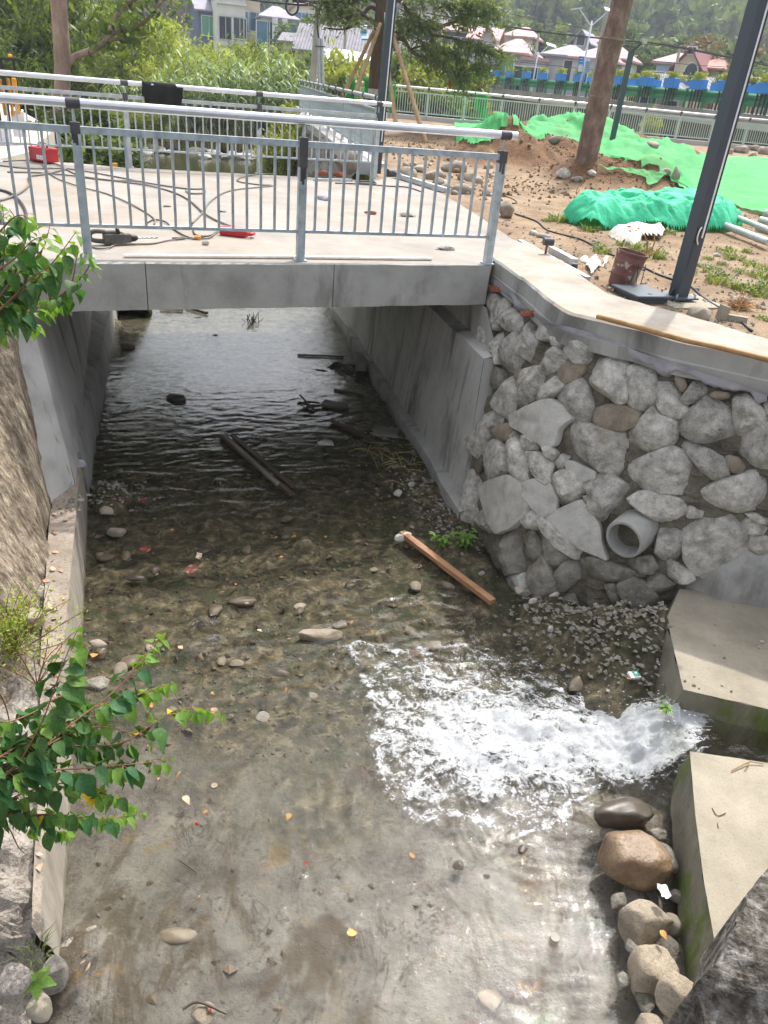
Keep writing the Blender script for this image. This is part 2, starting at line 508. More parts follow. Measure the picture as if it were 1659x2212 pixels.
M['bamboo_pole'] = pm('dry_bamboo_pole', [(.25, '#8a6a49'), (.5, '#a98a66'), (.8, '#c1a684')], 3, 6, .7, .3, 20, .004)
M['bark'] = pm('grey_brown_bark', [(.2, '#5f5047'), (.5, '#8a7568'), (.8, '#a9978a')], 5, 9, .95, .7, 14, .02, stretch=(1, 1, .5))
M['bark_dark'] = pm('dark_fissured_bark', [(.2, '#33271e'), (.5, '#54412f'), (.8, '#6f5843')], 7, 9, .95, 1.0, 16, .04, stretch=(1, 1, .3))
M['bark_brown'] = pm('rough_reddish_bark', [(.25, '#4f4038'), (.5, '#776257'), (.75, '#a08c80')], 6, 9, .95, 1.0, 22, .03, stretch=(1, 1, .5), speck=(40, .7, .4, .05))
M['limewash'] = pm('limewashed_bark', [(.3, '#8f8377'), (.7, '#c9c2b8')], 8, 7, .95, .8, 16, .03, stretch=(1, 1, .3))
M['leaf'] = pm('shrub_leaf', [(.25, '#304f26'), (.5, '#446832'), (.8, '#5c803c')], 9, 5, .56, .35, 30, .004, spec=.35, rnd=True, var=.25, transl=.32)
M['leaf_light'] = pm('young_shrub_leaf', [(.25, '#587a34'), (.5, '#6f9142'), (.8, '#88a452')], 9, 5, .56, .35, 30, .004, spec=.35, rnd=True, var=.2, transl=.4)
M['leaf_dark'] = pm('dark_shrub_leaf', [(.25, '#2a5230'), (.5, '#3d6a40'), (.8, '#527d4b')], 9, 5, .56, .35, 30, .004, spec=.35, rnd=True, var=.2, transl=.25)
M['leaf_yellow'] = pm('yellowing_leaf', [(.25, '#b58a1c'), (.5, '#d2b02c'), (.8, '#cfc04a')], 9, 5, .5, .25, 30, .004, spec=.35, rnd=True, var=.2, transl=.3)
M['leaf_wisp'] = pm('small_dry_leaf', [(.3, '#6d7f2c'), (.5, '#8a9a3c'), (.7, '#a79a4a')], 2.5, 5, .6, 0, world=True, transl=.3)
M['stem'] = plain('reddish_stem', '#7c5540', .7)
M['dry_leaf'] = pm('dry_orange_leaf', [(.3, '#86592e'), (.5, '#ad7e40'), (.7, '#bd9c52')], 12, 4, .55, .1, rnd=True, var=.3)
M['dry_brown'] = pm('dry_brown_leaf', [(.3, '#8d6b55'), (.5, '#b09078'), (.7, '#c9b29c')], 12, 4, .6, .1, rnd=True, var=.3)
M['red_leaf'] = pm('wet_red_leaf', [(.3, '#55201f'), (.5, '#743330'), (.7, '#8f5a45')], 10, 4, .25, .2, rnd=True)
M['bamboo'] = pm('bamboo_foliage', [(.3, '#566226'), (.5, '#8b9446'), (.7, '#bcbd6c')], 1.4, 5, .6, 0, world=True, transl=.45, rnd=False)
M['bamboo2'] = pm('deep_bamboo_foliage', [(.3, '#414d22'), (.5, '#697438'), (.7, '#959a56')], 1.4, 5, .6, 0, world=True, transl=.4)
M['willow'] = pm('dark_leafy_foliage', [(.3, '#2e3d20'), (.5, '#506034'), (.7, '#7e894e')], 1.4, 5, .6, 0, world=True, transl=.4)
M['reed'] = pm('reed_leaf', [(.25, '#5c7346'), (.5, '#82946a'), (.75, '#a9b590')], 1.5, 4, .5, 0, world=True, transl=.3)
M['shrub'] = pm('bright_shrub_foliage', [(.25, '#5f6a26'), (.5, '#868c3a'), (.75, '#adaa55')], 1.2, 5, .6, 0, world=True, transl=.35)
M['weed'] = pm('green_weed', [(.25, '#55623a'), (.5, '#707c4c'), (.75, '#969a68')], 3, 4, .6, 0, world=True, transl=.35)
M['needle'] = pm('conifer_needles', [(.25, '#3f4a2a'), (.5, '#5f6a3c'), (.75, '#8a8f52')], 1.6, 5, .6, 0, world=True, transl=.25)
M['forest'] = pm('forest_foliage', [(.3, '#2c3d27'), (.42, '#4c5f3c'), (.55, '#6e7d4e'), (.7, '#92965f')], .14, 7, .8, 0, world=True, transl=.2)
M['forest_brown'] = pm('autumn_tree_foliage', [(.3, '#4d4a25'), (.5, '#6d5c30'), (.7, '#8a6a3c')], .3, 5, .8, 0, world=True, transl=.2)
M['straw'] = pm('dry_grass', [(.3, '#8a7a48'), (.7, '#b5a870')], 3, 4, .8, 0, world=True, transl=.2)
M['tarp'] = pm('teal_green_tarp', [(.25, '#2a9a76'), (.5, '#3cc596'), (.8, '#58d8ac')], 3, 8, .62, .8, 9, .03, spec=.3, sub=(26, .5, .01), stain=('#8aa07f', 2.6, .58, .74, (1, 1, 1), .5), transl=.15)
M['red_paint'] = plain('red_paint', '#b3202c', .4)
M['black'] = plain('black_plastic', '#232224', .5)
M['drill'] = plain('dusty_dark_plastic', '#55524e', .6, 0, .4, .25, 20, .2)
M['cloth_black'] = pm('black_cloth', [(.3, '#121212'), (.7, '#232323')], 6, 5, .95, .3, 50, .003)
M['orange'] = plain('orange_reflective_bar', '#e09a2c', .5)
M['white_paint'] = plain('white_paint', '#dcdce4', .6)
M['bucket'] = pm('splashed_brown_bucket', [(.3, '#5d3a35'), (.5, '#6f4a43'), (.7, '#7d5a52')], 8, 6, .6, .2, 40, .004, stain=('#b7b1a6', 9, .6, .64, (1, 1, 1), .9), stain2=('#2f5fa0', 2.4, .66, .68, (1, 1, 1), .8))
M['cement_in'] = plain('cement_lining', '#8a877d', .9, 0, .3, .15)
M['sack'] = pm('woven_white_sack', [(.3, '#bdb4a8'), (.5, '#d3cbc0'), (.7, '#ded8cf')], 10, 6, .8, .4, 60, .004)
M['sack_print'] = plain('red_sack_print', '#b3524c', .7)
M['paper'] = plain('white_paper', '#dcdcdc', .8)
M['pink_paper'] = plain('red_patterned_paper', '#7e453c', .4)
M['pack_green'] = plain('green_packet', '#1f8a68', .4)
M['blue'] = plain('blue_planter_paint', '#1f86dd', .5)
M['guard'] = plain('green_guardrail_paint', '#1c7a4c', .45)
M['road_conc'] = pm('viaduct_concrete', [(.25, '#7d7972'), (.5, '#938e86'), (.8, '#a5a19a')], .5, 9, .92, .3, 4, .02, world=True, stain=('#5d564c', .6, .55, .72, (1, 1, .2), .6))
M['viaduct_light'] = plain('pale_deck_edge', '#b9b6b4', .85, 0, .3, .1, .4)
M['viaduct_old'] = pm('old_arch_masonry', [(.25, '#4f4840'), (.5, '#665d52'), (.8, '#7d7468')], .8, 9, .95, .6, 5, .05, world=True)
M['asphalt'] = plain('asphalt', .06, .9)
M['glass'] = plain('window_glass', '#2c3644', .12, 0, .8, .2)
M['glass_blue'] = plain('blue_window_glass', '#4a7c9c', .12, 0, .8, .15)
M['glass_green'] = plain('green_window_glass', '#5aa08a', .15, 0, .8, .15)
M['wall_white'] = pm('white_house_wall', [(.3, '#d2cec9'), (.7, '#e6e3de')], .6, 6, .9, .1, 10, .01, world=True)
M['wall_grey'] = pm('grey_house_wall', [(.3, '#a5a3a8'), (.7, '#bcbabd')], .6, 6, .9, .1, 10, .01, world=True)
M['wall_cream'] = pm('cream_house_wall', [(.3, '#c2b69a'), (.7, '#d4cab2')], .6, 6, .9, .1, 10, .01, world=True)
M['wall_blue'] = plain('blue_grey_house_wall', '#5d6b88', .85, 0, .3, .12, .5)
M['wall_paleblue'] = plain('pale_blue_house_wall', '#9fb3cc', .85, 0, .3, .08, .5)
M['roof_pink'] = pm('faded_pink_roof_tiles', [(.3, '#ab8988'), (.7, '#c0a09e')], .8, 6, .85, .3, 6, .04, world=True)
M['roof_red'] = pm('weathered_red_roof_tiles', [(.3, '#9c6a64'), (.6, '#b9897f'), (.8, '#d0b3a8')], 2.5, 6, .85, .3, 6, .04, world=True)
M['roof_lilac'] = pm('lilac_grey_roof_tiles', [(.3, '#8a8796'), (.7, '#a29eac')], .8, 6, .85, .3, 6, .04, world=True)
M['roof_trim'] = plain('dark_red_roof_trim', '#7c4a4a', .8)
def _slate():
 N = NT('slate_tile_rows')
 v = N.coord()
 c = N.ramp(N.noise(v, 1.2, 6), [(.3, '#75727a'), (.7, '#8f8c94')])
 w = N.n('TexWave', {'Vector': v, 'Scale': 1.1, 'Distortion': .4, 'Detail': 1.0}, wave_type='BANDS', bands_direction='X').outputs['Fac']
 b = N.n('Bump', {'Strength': .8, 'Distance': .08, 'Height': w}).outputs[0]
 return N.finish(N.n('BsdfPrincipled', {'Base Color': c, 'Roughness': .85, 'Normal': b}).outputs[0])
M['roof_slate'] = _slate()
M['utility'] = pm('concrete_utility_pole', [(.3, '#9a958c'), (.7, '#b5b0a6')], 2, 5, .9, .1)
M['lamp_white'] = plain('white_lamp_pole', '#d8dce4', .4, .2)
M['tarp_white'] = plain('pale_blue_white_sheet', '#d3dde8', .5, 0, .4, .08, .6)
M['tarp_blue'] = plain('bright_blue_sheet', '#2d86d0', .5, 0, .4, .15, 2)
M['ribbon'] = plain('red_ribbon', '#c42e28', .6)
def _net(name, a, b, hole=.25):
 N = NT(name)
 v = N.coord(world=True)
 c = N.ramp(N.noise(v, 1.3, 6, .6), [(.3, a), (.7, b)])
 c = N.mixc(N.ramp(N.noise(v, .7, 5, .6), [(.55, 0.0), (.75, .35)]), c, '#8f9a6a')
 bb = N.n('Bump', {'Strength': .5, 'Distance': .03, 'Height': N.noise(v, 7, 6)}).outputs[0]
 p = N.n('BsdfPrincipled', {'Base Color': c, 'Roughness': .7, 'Normal': bb}).outputs[0]
 t = N.n('BsdfTranslucent', {'Color': c}).outputs[0]
 s = N.n('MixShader', {0: .3, 1: p, 2: t}).outputs[0]
 tr = N.n('BsdfTransparent').outputs[0]
 return N.finish(N.n('MixShader', {0: hole, 1: s, 2: tr}).outputs[0])
M['net'] = _net('green_dust_net', '#35ad58', '#58d27a', .2)
M['net_thick'] = _net('folded_green_net', '#1e9a3c', '#2fbe52', 0.0)
def _water():
 N = NT('shallow_stream_water')
 v = N.coord(world=True)
 h1 = N.noise(v, 20, 6, .62, .9)
 b = N.n('Bump', {'Strength': .25, 'Distance': .010, 'Height': h1}).outputs[0]
 h2 = N.noise(v, 85, 3, .55, .3)
 b = N.n('Bump', {'Strength': .14, 'Distance': .003, 'Height': h2, 'Normal': b}).outputs[0]
 lw_ = N.n('LayerWeight', {'Blend': .5, 'Normal': b}).outputs['Facing']
 fr = N.math('ADD', .011, N.math('MULTIPLY', .9, N.math('POWER', lw_, 3.7)))
 g = N.n('BsdfGlossy', {'Color': (1, 1, 1, 1), 'Roughness': .018, 'Normal': b}).outputs[0]
 t = N.n('BsdfTransparent', {'Color': (.88, .88, .86, 1)}).outputs[0]
 return N.finish(N.n('MixShader', {0: fr, 1: t, 2: g}).outputs[0])
M['water'] = _water()
def _river():
 N = NT('river_water')
 v = N.coord(world=True)
 b = N.n('Bump', {'Strength': .3, 'Distance': .03, 'Height': N.noise(v, 3, 5)}).outputs[0]
 p = N.n('BsdfPrincipled', {'Base Color': col('#3c3d28'), 'Roughness': .1, 'Normal': b}).outputs[0]
 return N.finish(p)
M['river'] = _river()
def _bed():
 """stream bed: silt near, algae-brown cobbly middle, darker upstream (its own deposits)"""
 N = NT('stream_bed_deposits')
 v = N.coord(world=True)
 silt = N.ramp(N.noise(v, 3.0, 11, .66, .6), [(.28, '#423d38'), (.45, '#67625b'), (.6, '#7d7870'), (.75, '#918c84')])
 ln = N.math('ABSOLUTE', N.math('SUBTRACT', N.noise(N.coord((1, .6, 1), False, True), 3.4, 8, .62, 1.4), .5))
 ln = N.ramp(ln, [(.004, .85), (.022, 0.0)])
 ln = N.mixc(1.0, ln, N.ramp(N.noise(v, 2.1, 4, .6), [(.45, 0.0), (.6, 1.0)]), 'MULTIPLY')
 silt = N.mixc(ln, silt, '#372e22')
 sp = N.ramp(N.noise(v, 30, 3, .6), [(.60, 0.0), (.66, .75)])
 silt = N.mixc(sp, silt, '#45403a')
 st = N.ramp(N.noise(N.coord((1, .5, 1), False, True), 2.2, 9, .68, 1.2), [(.50, 0.0), (.60, .9)])
 silt = N.mixc(st, silt, '#4b4030')
 st = N.ramp(N.noise(v, 5, 7, .65, .8), [(.60, 0.0), (.68, .7)])
 silt = N.mixc(st, silt, '#7a6238')
 alg = N.ramp(N.noise(v, 9, 12, .72, .5), [(.32, '#17150f'), (.43, '#342e20'), (.53, '#564d37'), (.63, '#7a7059'), (.76, '#9c927c')])
 gr = N.ramp(N.noise(v, 3.1, 8, .68, .8), [(.47, 0.0), (.62, .8)])
 alg = N.mixc(gr, alg, '#2c3412')
 rd = N.ramp(N.noise(v, 4.3, 5, .6), [(.66, 0.0), (.72, .6)])
 alg = N.mixc(rd, alg, '#5d3326')
 f = N.n('Attribute', attribute_name='silt').outputs['Fac']
 c = N.mixc(f, alg, silt)
 h = N.noise(v, 18, 8, .65)
 b = N.n('Bump', {'Strength': .9, 'Distance': .03, 'Height': h}).outputs[0]
 return N.finish(N.n('BsdfPrincipled', {'Base Color': c, 'Roughness': .8, 'Normal': b}).outputs[0])
M['bed'] = _bed()
def _foam():
 N = NT('white_foam')
 v = N.coord(world=True)
 dens = N.n('Attribute', attribute_name='dens').outputs['Fac']
 fl = N.n('CombineXYZ', {0: N.n('Attribute', attribute_name='fu').outputs['Fac'], 1: N.n('Attribute', attribute_name='fv').outputs['Fac']}).outputs[0]
 n1 = N.noise(v, 8, 8, .62, 1.6)
 rid = N.math('ABSOLUTE', N.math('SUBTRACT', n1, .5))
 rid = N.math('SUBTRACT', 1.0, N.math('MULTIPLY', rid, 10.0))
 n2 = N.noise(v, 55, 6, .7, .8)
 n3 = N.noise(v, 4.2, 4, .6, .8)
 st = N.noise(fl, 3.0, 8, .68, .9)
 n5 = N.noise(v, 17, 6, .68, 1.0)
 a = N.math('ADD', N.math('MULTIPLY', rid, .40), N.math('MULTIPLY', N.math('SUBTRACT', n2, .5), 1.9))
 a = N.math('ADD', a, N.math('MULTIPLY', N.math('SUBTRACT', n3, .5), 1.3))
 a = N.math('ADD', a, N.math('MULTIPLY', N.math('SUBTRACT', st, .5), 3.2))
 a = N.math('ADD', a, N.math('MULTIPLY', N.math('SUBTRACT', n5, .5), 2.4))
 a = N.math('ADD', a, N.math('SUBTRACT', N.math('MULTIPLY', dens, 2.3), .95))
 al = N.n('MapRange', {0: a, 1: -.05, 2: .75, 3: 0.0, 4: .97}).outputs[0]
 h = N.math('ADD', N.math('MULTIPLY', n2, .5), N.math('ADD', n5, st))
 b = N.n('Bump', {'Strength': .55, 'Distance': .02, 'Height': h}).outputs[0]
 c = N.ramp(n5, [(.36, '#c2c6ca'), (.54, '#e4e6e9')])
 p = N.n('BsdfPrincipled', {'Base Color': c, 'Roughness': .5, 'Specular IOR Level': .3, 'Normal': b}).outputs[0]
 tl = N.n('BsdfTranslucent', {'Color': (.8, .82, .86, 1)}).outputs[0]
 s = N.n('MixShader', {0: .4, 1: p, 2: tl}).outputs[0]
 t = N.n('BsdfTransparent').outputs[0]
 return N.finish(N.n('MixShader', {0: al, 1: t, 2: s}).outputs[0])
M['foam'] = _foam()
M['drop'] = plain('water_droplet', '#cdd3da', .1)
# ------------------------------------------------------------------ streambed, water
BUMPS = [(232, 1065, .22, .16), (238, 1100, .2, .12), (225, 700, .3, .2), (880, 1000, .35, .12), (925, 1060, .35, .14), (985, 1120, .3, .12), (760, 800, .5, .10), (840, 950, .4, .12),
         (1040, 1230, .22, .12), (1180, 1330, .3, .14), (1260, 1390, .35, .22), (1350, 1410, .35, .26), (1370, 1480, .32, .22), (1320, 1520, .25, .14), (1410, 1450, .25, .26),
         (230, 1250, .22, .05), (200, 1480, .25, .06), (170, 2050, .25, .08), (180, 2150, .2, .08), (960, 1180, .3, .10), (1000, 1190, .2, .1), (1375, 1800, .17, .13), (1380, 1900, .16, .13), (1400, 2000, .14, .13), (1425, 2060, .14, .14), (1440, 2130, .15, .15), (1450, 2210, .16, .14)]
BUMPW = [(at(x, y, WZ), r, h) for x, y, r, h in BUMPS]
def bed_h(x, y):
 h = np.full_like(x, WZ - .075)
 h = h + .07 * vn.fbm(x * 1.6, y * 1.6, 4) + .05 * vn2.fbm(x * 6, y * 6, 3)
 lump = np.maximum(0, vn.fbm(x * 4.2 + 9, y * 4.2, 2) - .12)
 h = h + lump * .25 * np.clip((y - 2.6) / 2, .25, 1)
 for c, r, a in BUMPW:
  d2 = ((x - c.x) ** 2 + (y - c.y) ** 2) / (r * r)
  h = h + a * np.exp(-d2) * (1 + .5 * vn2.fbm(x * 12, y * 12, 2))
 return h
gx, gy = np.meshgrid(np.linspace(-6.5, 4.2, 270), np.linspace(.6, 17.5, 430))
gh = bed_h(gx, gy)
silt = np.clip(1 - (gy - 2.7 - .25 * gx) / 1.5 + 1.3 * vn.fbm(gx * 1.3, gy * 1.3, 3), 0, 1) * .96
bed = np_mesh('stream_bed', np.stack([gx.ravel(), gy.ravel(), gh.ravel()], 1), grid_faces(270, 430), M['bed'], None, (0, 0, 0), True, {'silt': silt.ravel()})
struct(bed)
JET = at(1230, 1620, WZ)                       # where the side channel's water lands
rw = np.random.default_rng(5)
def wave_h(x, y):
 fa = np.clip((y - 2.4) / 2.0, .62, 1.0)    # quiet near the camera, rippled upstream
 u, v = x * UU.x + y * UU.y, x * VV.x + y * VV.y
 wp = 1.6 * vn.fbm(u * .7, v * .7, 3)
 wu, wv = u + .5 * wp, v + .35 * vn2.fbm(u * 1.1 + 5, v * .9, 3)
 e1 = np.clip(.65 + 1.5 * vn.fbm(u * .9 + 3, v * .6, 2), .1, 1.5)
 e2 = np.clip(.65 + 1.8 * vn2.fbm(u * 1.3, v * .8 + 9, 2), .1, 1.6)
 h = .0290 * e1 * vn.fbm(wu * 3.1, wv * 8.3, 4, 2.1, .5) + .0140 * e2 * vn2.fbm(wu * 9.0 + wp * 2, wv * 17 + 3, 3) + .0035 * vn.fbm(x * 15, y * 15, 3) / np.maximum(fa, .45)
 rdg = 1 - np.abs(vn2.fbm(wu * 4.2, wv * 2.2, 3)) * 8
 h = h + .010 * np.clip(rdg, 0, 1) ** 2 * np.clip(e1 - .3, 0, 1)
 h = h * fa * np.clip(1.3 - (y - 6.2) * .21, .16, 1.0)
 d = np.hypot(x - JET.x, y - JET.y)
 h = h + .006 * np.exp(-d / 1.2) * np.sin(d * 38 + 16 * vn(x * 2.2, y * 2.2)) * (1 + 2 * vn2.fbm(x * 6, y * 6, 3))
 h = h + .035 * vn.fbm(x * 5.5, y * 5.5, 4) * np.exp(-(d / 1.2) ** 2)
 return h
NX, NY = 460, 820
gx, gy = np.meshgrid(np.linspace(-5.6, 3.2, NX), .6 + (np.linspace(0, 1, NY) ** 1.45) * 16.4)
gw = WZ + wave_h(gx, gy)
water = np_mesh('stream_water', np.stack([gx.ravel(), gy.ravel(), gw.ravel()], 1), grid_faces(NX, NY), M['water'], None, (0, 0, 0), True)
struct(water)
mb = MB()
mb.add([(-90, 17.0, WZ - .005), (60, 17.0, WZ - .005), (60, 64, WZ - .005), (-90, 64, WZ - .005)], [(0, 1, 2, 3)])
struct(mb.build('river_water', M['river'], base=(0, 40, WZ)))
# ------------------------------------------------------------------ white water from the side channel
FOAM_PX = [(1500, 1586), (1420, 1566), (1350, 1548), (1300, 1505), (1220, 1462), (1150, 1425), (1060, 1405), (1000, 1392), (930, 1408), (850, 1400), (770, 1388), (742, 1402),
           (775, 1470), (800, 1540), (790, 1600), (815, 1680), (830, 1740), (905, 1790), (1000, 1780), (1120, 1815), (1200, 1800), (1260, 1745), (1300, 1690), (1400, 1690), (1470, 1690)]
FP = [at(x, y, WZ) for x, y in FOAM_PX]
SRC = at(1475, 1625, WZ)
def seg_dist(px, py, poly):
 d = np.full_like(px, 9.0)
 n = len(poly)
 inside = np.zeros(px.shape, bool)
 for i in range(n):
  a, b = poly[i], poly[(i + 1) % n]
  ex, ey = b.x - a.x, b.y - a.y
  t = np.clip(((px - a.x) * ex + (py - a.y) * ey) / (ex * ex + ey * ey + 1e-9), 0, 1)
  d = np.minimum(d, np.hypot(px - a.x - t * ex, py - a.y - t * ey))
  c = ((a.y > py) != (b.y > py)) & (px < (b.x - a.x) * (py - a.y) / (b.y - a.y + 1e-12) + a.x)
  inside ^= c
 return np.where(inside, d, -d)
xs, ys = np.linspace(-.45, 2.35, 300), np.linspace(2.9, 5.2, 250)
fx, fy = np.meshgrid(xs, ys)
sd = seg_dist(fx, fy, FP)
core0, core1 = at(1440, 1635, WZ), at(1010, 1590, WZ)
ex, ey = core1.x - core0.x, core1.y - core0.y
tt = np.clip(((fx - core0.x) * ex + (fy - core0.y) * ey) / (ex * ex + ey * ey), 0, 1)
dc = np.hypot(fx - core0.x - tt * ex, fy - core0.y - tt * ey)
dens = np.clip(.27 + .70 * np.exp(-(dc / (.24 + .26 * tt)) ** 2) * (1 - .35 * tt), 0, 1)
dens = np.clip(dens + .35 * np.clip((fx - 1.55) / .35, 0, 1), 0, 1)
dens = np.where(sd > 0, dens * np.clip(.55 + sd / .35, .55, 1), dens * np.clip(.55 + sd / .22, 0, 1))
rim = np.exp(-((sd - .04) / .035) ** 2) * (.5 + vn.fbm(fx * 5, fy * 5, 2)) * .45 * (fx < 1.35)
dens = np.clip(dens + rim, 0, 1)
drop = np.clip((fx - (SRC.x - .42)) / .40, 0, 1)
fz = WZ + .012 + drop * .30 + .05 * np.exp(-((fx - SRC.x + .15) / .28) ** 2) * dens * (1 + 3 * vn.fbm(fx * 5, fy * 9, 3)) + dens * (.045 + .14 * np.maximum(-.15, vn.fbm(fx * 7, fy * 7, 4)) * 1.3) + .03 * vn2.fbm(fx * 14, fy * 14, 3) * dens
fz = np.where(fx > 2.12, np.minimum(fz, -2.03), fz)
fz = fz - np.clip(.1 - dens, 0, .1) * .5
keep = (dens > .03).ravel()
F = grid_faces(300, 250)
F = F[keep[F].any(1)]
foam = np_mesh('white_water', np.stack([fx.ravel(), fy.ravel(), fz.ravel()], 1), F, M['foam'], None, (0, 0, 0), True, {'dens': dens.ravel(), 'fu': (np.hypot(fx - SRC.x - .5, fy - SRC.y) * 1.6).ravel(), 'fv': (np.arctan2(fy - SRC.y, SRC.x + .5 - fx) * 6).ravel()})
foam['kind'] = 'structure'
mb = MB()
rr = random.Random(4)
for i in range(420):
 t = rr.random() ** 1.5
 q = core0.lerp(core1, t)
 a = rr.gauss(0, .16 + .12 * t)
 c = Vector((q.x + rr.gauss(0, .06), q.y + a, WZ + (.30 * (1 - t) ** 3) + rr.uniform(.04, .17)))
 r = rr.uniform(.002, .0055)
 el = rr.uniform(1, 2.2)
 mb.add([c + Vector((r * el, 0, 0)), c + Vector((-r * el, 0, 0)), c + Vector((0, r, 0)), c + Vector((0, -r, 0)), c + Vector((0, 0, r)), c + Vector((0, 0, -r))],
           [(0, 2, 4), (2, 1, 4), (1, 3, 4), (3, 0, 4), (2, 0, 5), (1, 2, 5), (3, 1, 5), (0, 3, 5)])
o = mb.build('water_spray', M['foam_solid'] if 'foam_solid' in M else M['drop'], base=(SRC.x, SRC.y, WZ))
o['kind'] = 'stuff'
# water standing in the side channel
cg, ch = np.meshgrid(np.linspace(1.98, 6, 90), np.linspace(2.5, 4.4, 60))
cz = -2.05 + .02 * vn.fbm(cg * 6, ch * 14, 4)
struct(np_mesh('channel_water', np.stack([cg.ravel(), ch.ravel(), cz.ravel()], 1), grid_faces(90, 60), M['water'], None, (0, 0, 0), True))
# ------------------------------------------------------------------ ground on the right bank and left bank
CAPF = [at(1062, 560), at(1140, 615), at(1215, 672), at(1300, 697), at(1400, 721), at(1500, 746), at(1659, 780), at(1830, 815), at(2000, 845)]
CAPB = [at(1130, 525), at(1205, 562), at(1290, 625), at(1345, 648), at(1430, 672), at(1540, 702), at(1659, 738), at(1830, 772), at(2000, 800)]
DIAG = [at(800, 352), at(735, 295), at(690, 262), at(650, 237)]       # foot of the fence along the stream beyond the bridge
_lp = [(c.y, c.x) for c in [(CAPF[i] + CAPB[i]) / 2 for i in range(9)]]
_lp += [((CAPF[0].y + 1.6), .95), (12.0, .1), (14.9, -.75)] + [(d.y, d.x + .15) for d in DIAG] + [(47, -7.5)]
_lp.sort()
LY, LX = [p[0] for p in _lp], [p[1] for p in _lp]
MOUNDS = [(at(1090, 350).xy, 1.4, 1.0), (at(1190, 345).xy, 1.2, .62), (at(1270, 388).xy, .95, .55), (at(1335, 352).xy, 1.5, .62), (at(1400, 400).xy, .9, .5),
          (at(1140, 300).xy, 3.0, .52), (at(1240, 305).xy, 2.8, .50), (at(1330, 318).xy, 2.2, .45), (at(1430, 345).xy, 2.0, .55), (at(1500, 370).xy, 1.4, .3), (at(950, 300).xy, 1.8, .25), (at(1020, 300).xy, 1.6, .3)]
def ground_h(x, y, mounds=True):
 x, y = np.asarray(x, float), np.asarray(y, float)
 h = -.05 + .05 * vn.fbm(x * .5, y * .5, 3) + .035 * vn2.fbm(x * 2.6, y * 2.6, 4)
 if mounds:
  nz = 1 + .8 * vn.fbm(x * 2.2, y * 2.2, 4)
  for (cx, cy), r, a in MOUNDS:
   h = h + a * np.exp(-((x - cx) ** 2 + (y - cy) ** 2) / (r * r) * 1.3) * nz
 return h
def gz(x, y):
 return float(ground_h(np.array([x]), np.array([y]))[0])
def on_ground(px, py):
 """where the line of sight through a photo pixel meets the uneven soil"""
 r = ray(px, py)
 t = .5 + np.cumsum(.03 + .008 * np.arange(170) ** 1.02)
 z = HC + r.z * t - ground_h(r.x * t, r.y * t)
 k = int(np.argmax(z <= 0))
 if z[k] > 0 or k == 0:
  return at(px, py)
 f = z[k - 1] / (z[k - 1] - z[k])
 tt_ = t[k - 1] + f * (t[k] - t[k - 1])
 x, y = r.x * tt_, r.y * tt_
 return Vector((x, y, gz(x, y)))
ny, nx = 240, 200
yy = 3.2 + (np.linspace(0, 1, ny) ** 1.5) * 43
tt = np.linspace(0, 1, nx) ** 1.8
left = np.interp(yy, LY, LX)
gx = left[:, None] + tt[None, :] * (40 - left[:, None])
gy = np.repeat(yy[:, None], nx, 1)
gh = ground_h(gx, gy)
V = np.stack([gx.ravel(), gy.ravel(), gh.ravel()], 1)
struct(np_mesh('ground', V, grid_faces(nx, ny), M['soil'], None, (0, 0, 0), True, {'dug': np.clip((gh - ground_h(gx, gy, False)) / .16 - .15 + .6 * vn.fbm(gx * 1.5, gy * 1.5, 3), 0, 1).ravel()}))
# left bank: plaza and a slope down to the river
lb = [(-4.3, 13.2), (-5.2, 15.5), (-7.4, 20), (-10.5, 25), (-15, 30), (-24, 36), (-40, 40)]
lx = np.array([p[0] for p in lb]); ly = np.array([p[1] for p in lb])
ny, nx = 150, 90
yy = np.linspace(5.2, 40, ny)
edge = np.interp(yy, np.r_[5.2, 13.0, ly], np.r_[-2.9 - .35, -4.25, lx])
edge = np.where(yy < 13.2, np.interp(yy, [5.2, 6.2, 13.2], [-3.2, -3.2, -6.0]), edge)
s = np.linspace(0, 1, nx) ** 1.6
gx = edge[:, None] - s[None, :] * 42
gy = np.repeat(yy[:, None], nx, 1)
din = (edge[:, None] - gx)
slope = np.clip(din / 1.6, 0, 1)
gh = np.where(gy < 13.2, -.06, -2.5 + 2.42 * slope ** .7) + .10 * vn.fbm(gx * .9, gy * .9, 4) * np.where(gy < 13.2, .1, 1 - .9 * np.clip((din - 1.6) / 2, 0, 1))
struct(np_mesh('bank_ground', np.stack([gx.ravel(), gy.ravel(), gh.ravel()], 1), grid_faces(nx, ny), M['bank'], None, (0, 0, 0), True))
pl = MB()
pl.prism([(-42, 9), (-6.3, 11.5), (-6.5, 14), (-8.0, 18.5), (-12, 25), (-20, 30.5), (-42, 33)], -.3, .012)
struct(pl.build('pavement', M['plaza']))
# far river bank and rising village ground and hills, one polar sheet
def hill_h(az, r):
 base = np.interp(r, [46, 50, 58, 75, 110, 190], [-2.6, -1.9, .6, 1.6, 2.4, 5.5])
 base2 = np.interp(r, [46, 62, 95, 115, 190], [-2.6, -2.5, -1.8, 2.4, 5.5])
 k = np.clip((np.degrees(az) + 4) / 5, 0, 1)
 base = base * (1 - k) + base2 * k
 crest = np.interp(np.degrees(az), [-50, -30, -8, 5, 13, 16.5, 18.5, 20.5, 24, 40], [60, 62, 58, 55, 50, 42, 18, 8, 8, 12])
 f = np.clip((r - 190) / 150, 0, 1)
 f2 = f * f * (3 - 2 * f)
 x, y = np.sin(az) * r, np.cos(az) * r
 return base + crest * f2 + (6 * f + .5) * vn.fbm(x * .03, y * .03, 4) * np.clip((r - 60) / 60, 0, 1)
na, nr = 150, 120
aa = np.radians(np.linspace(-52, 42, na))
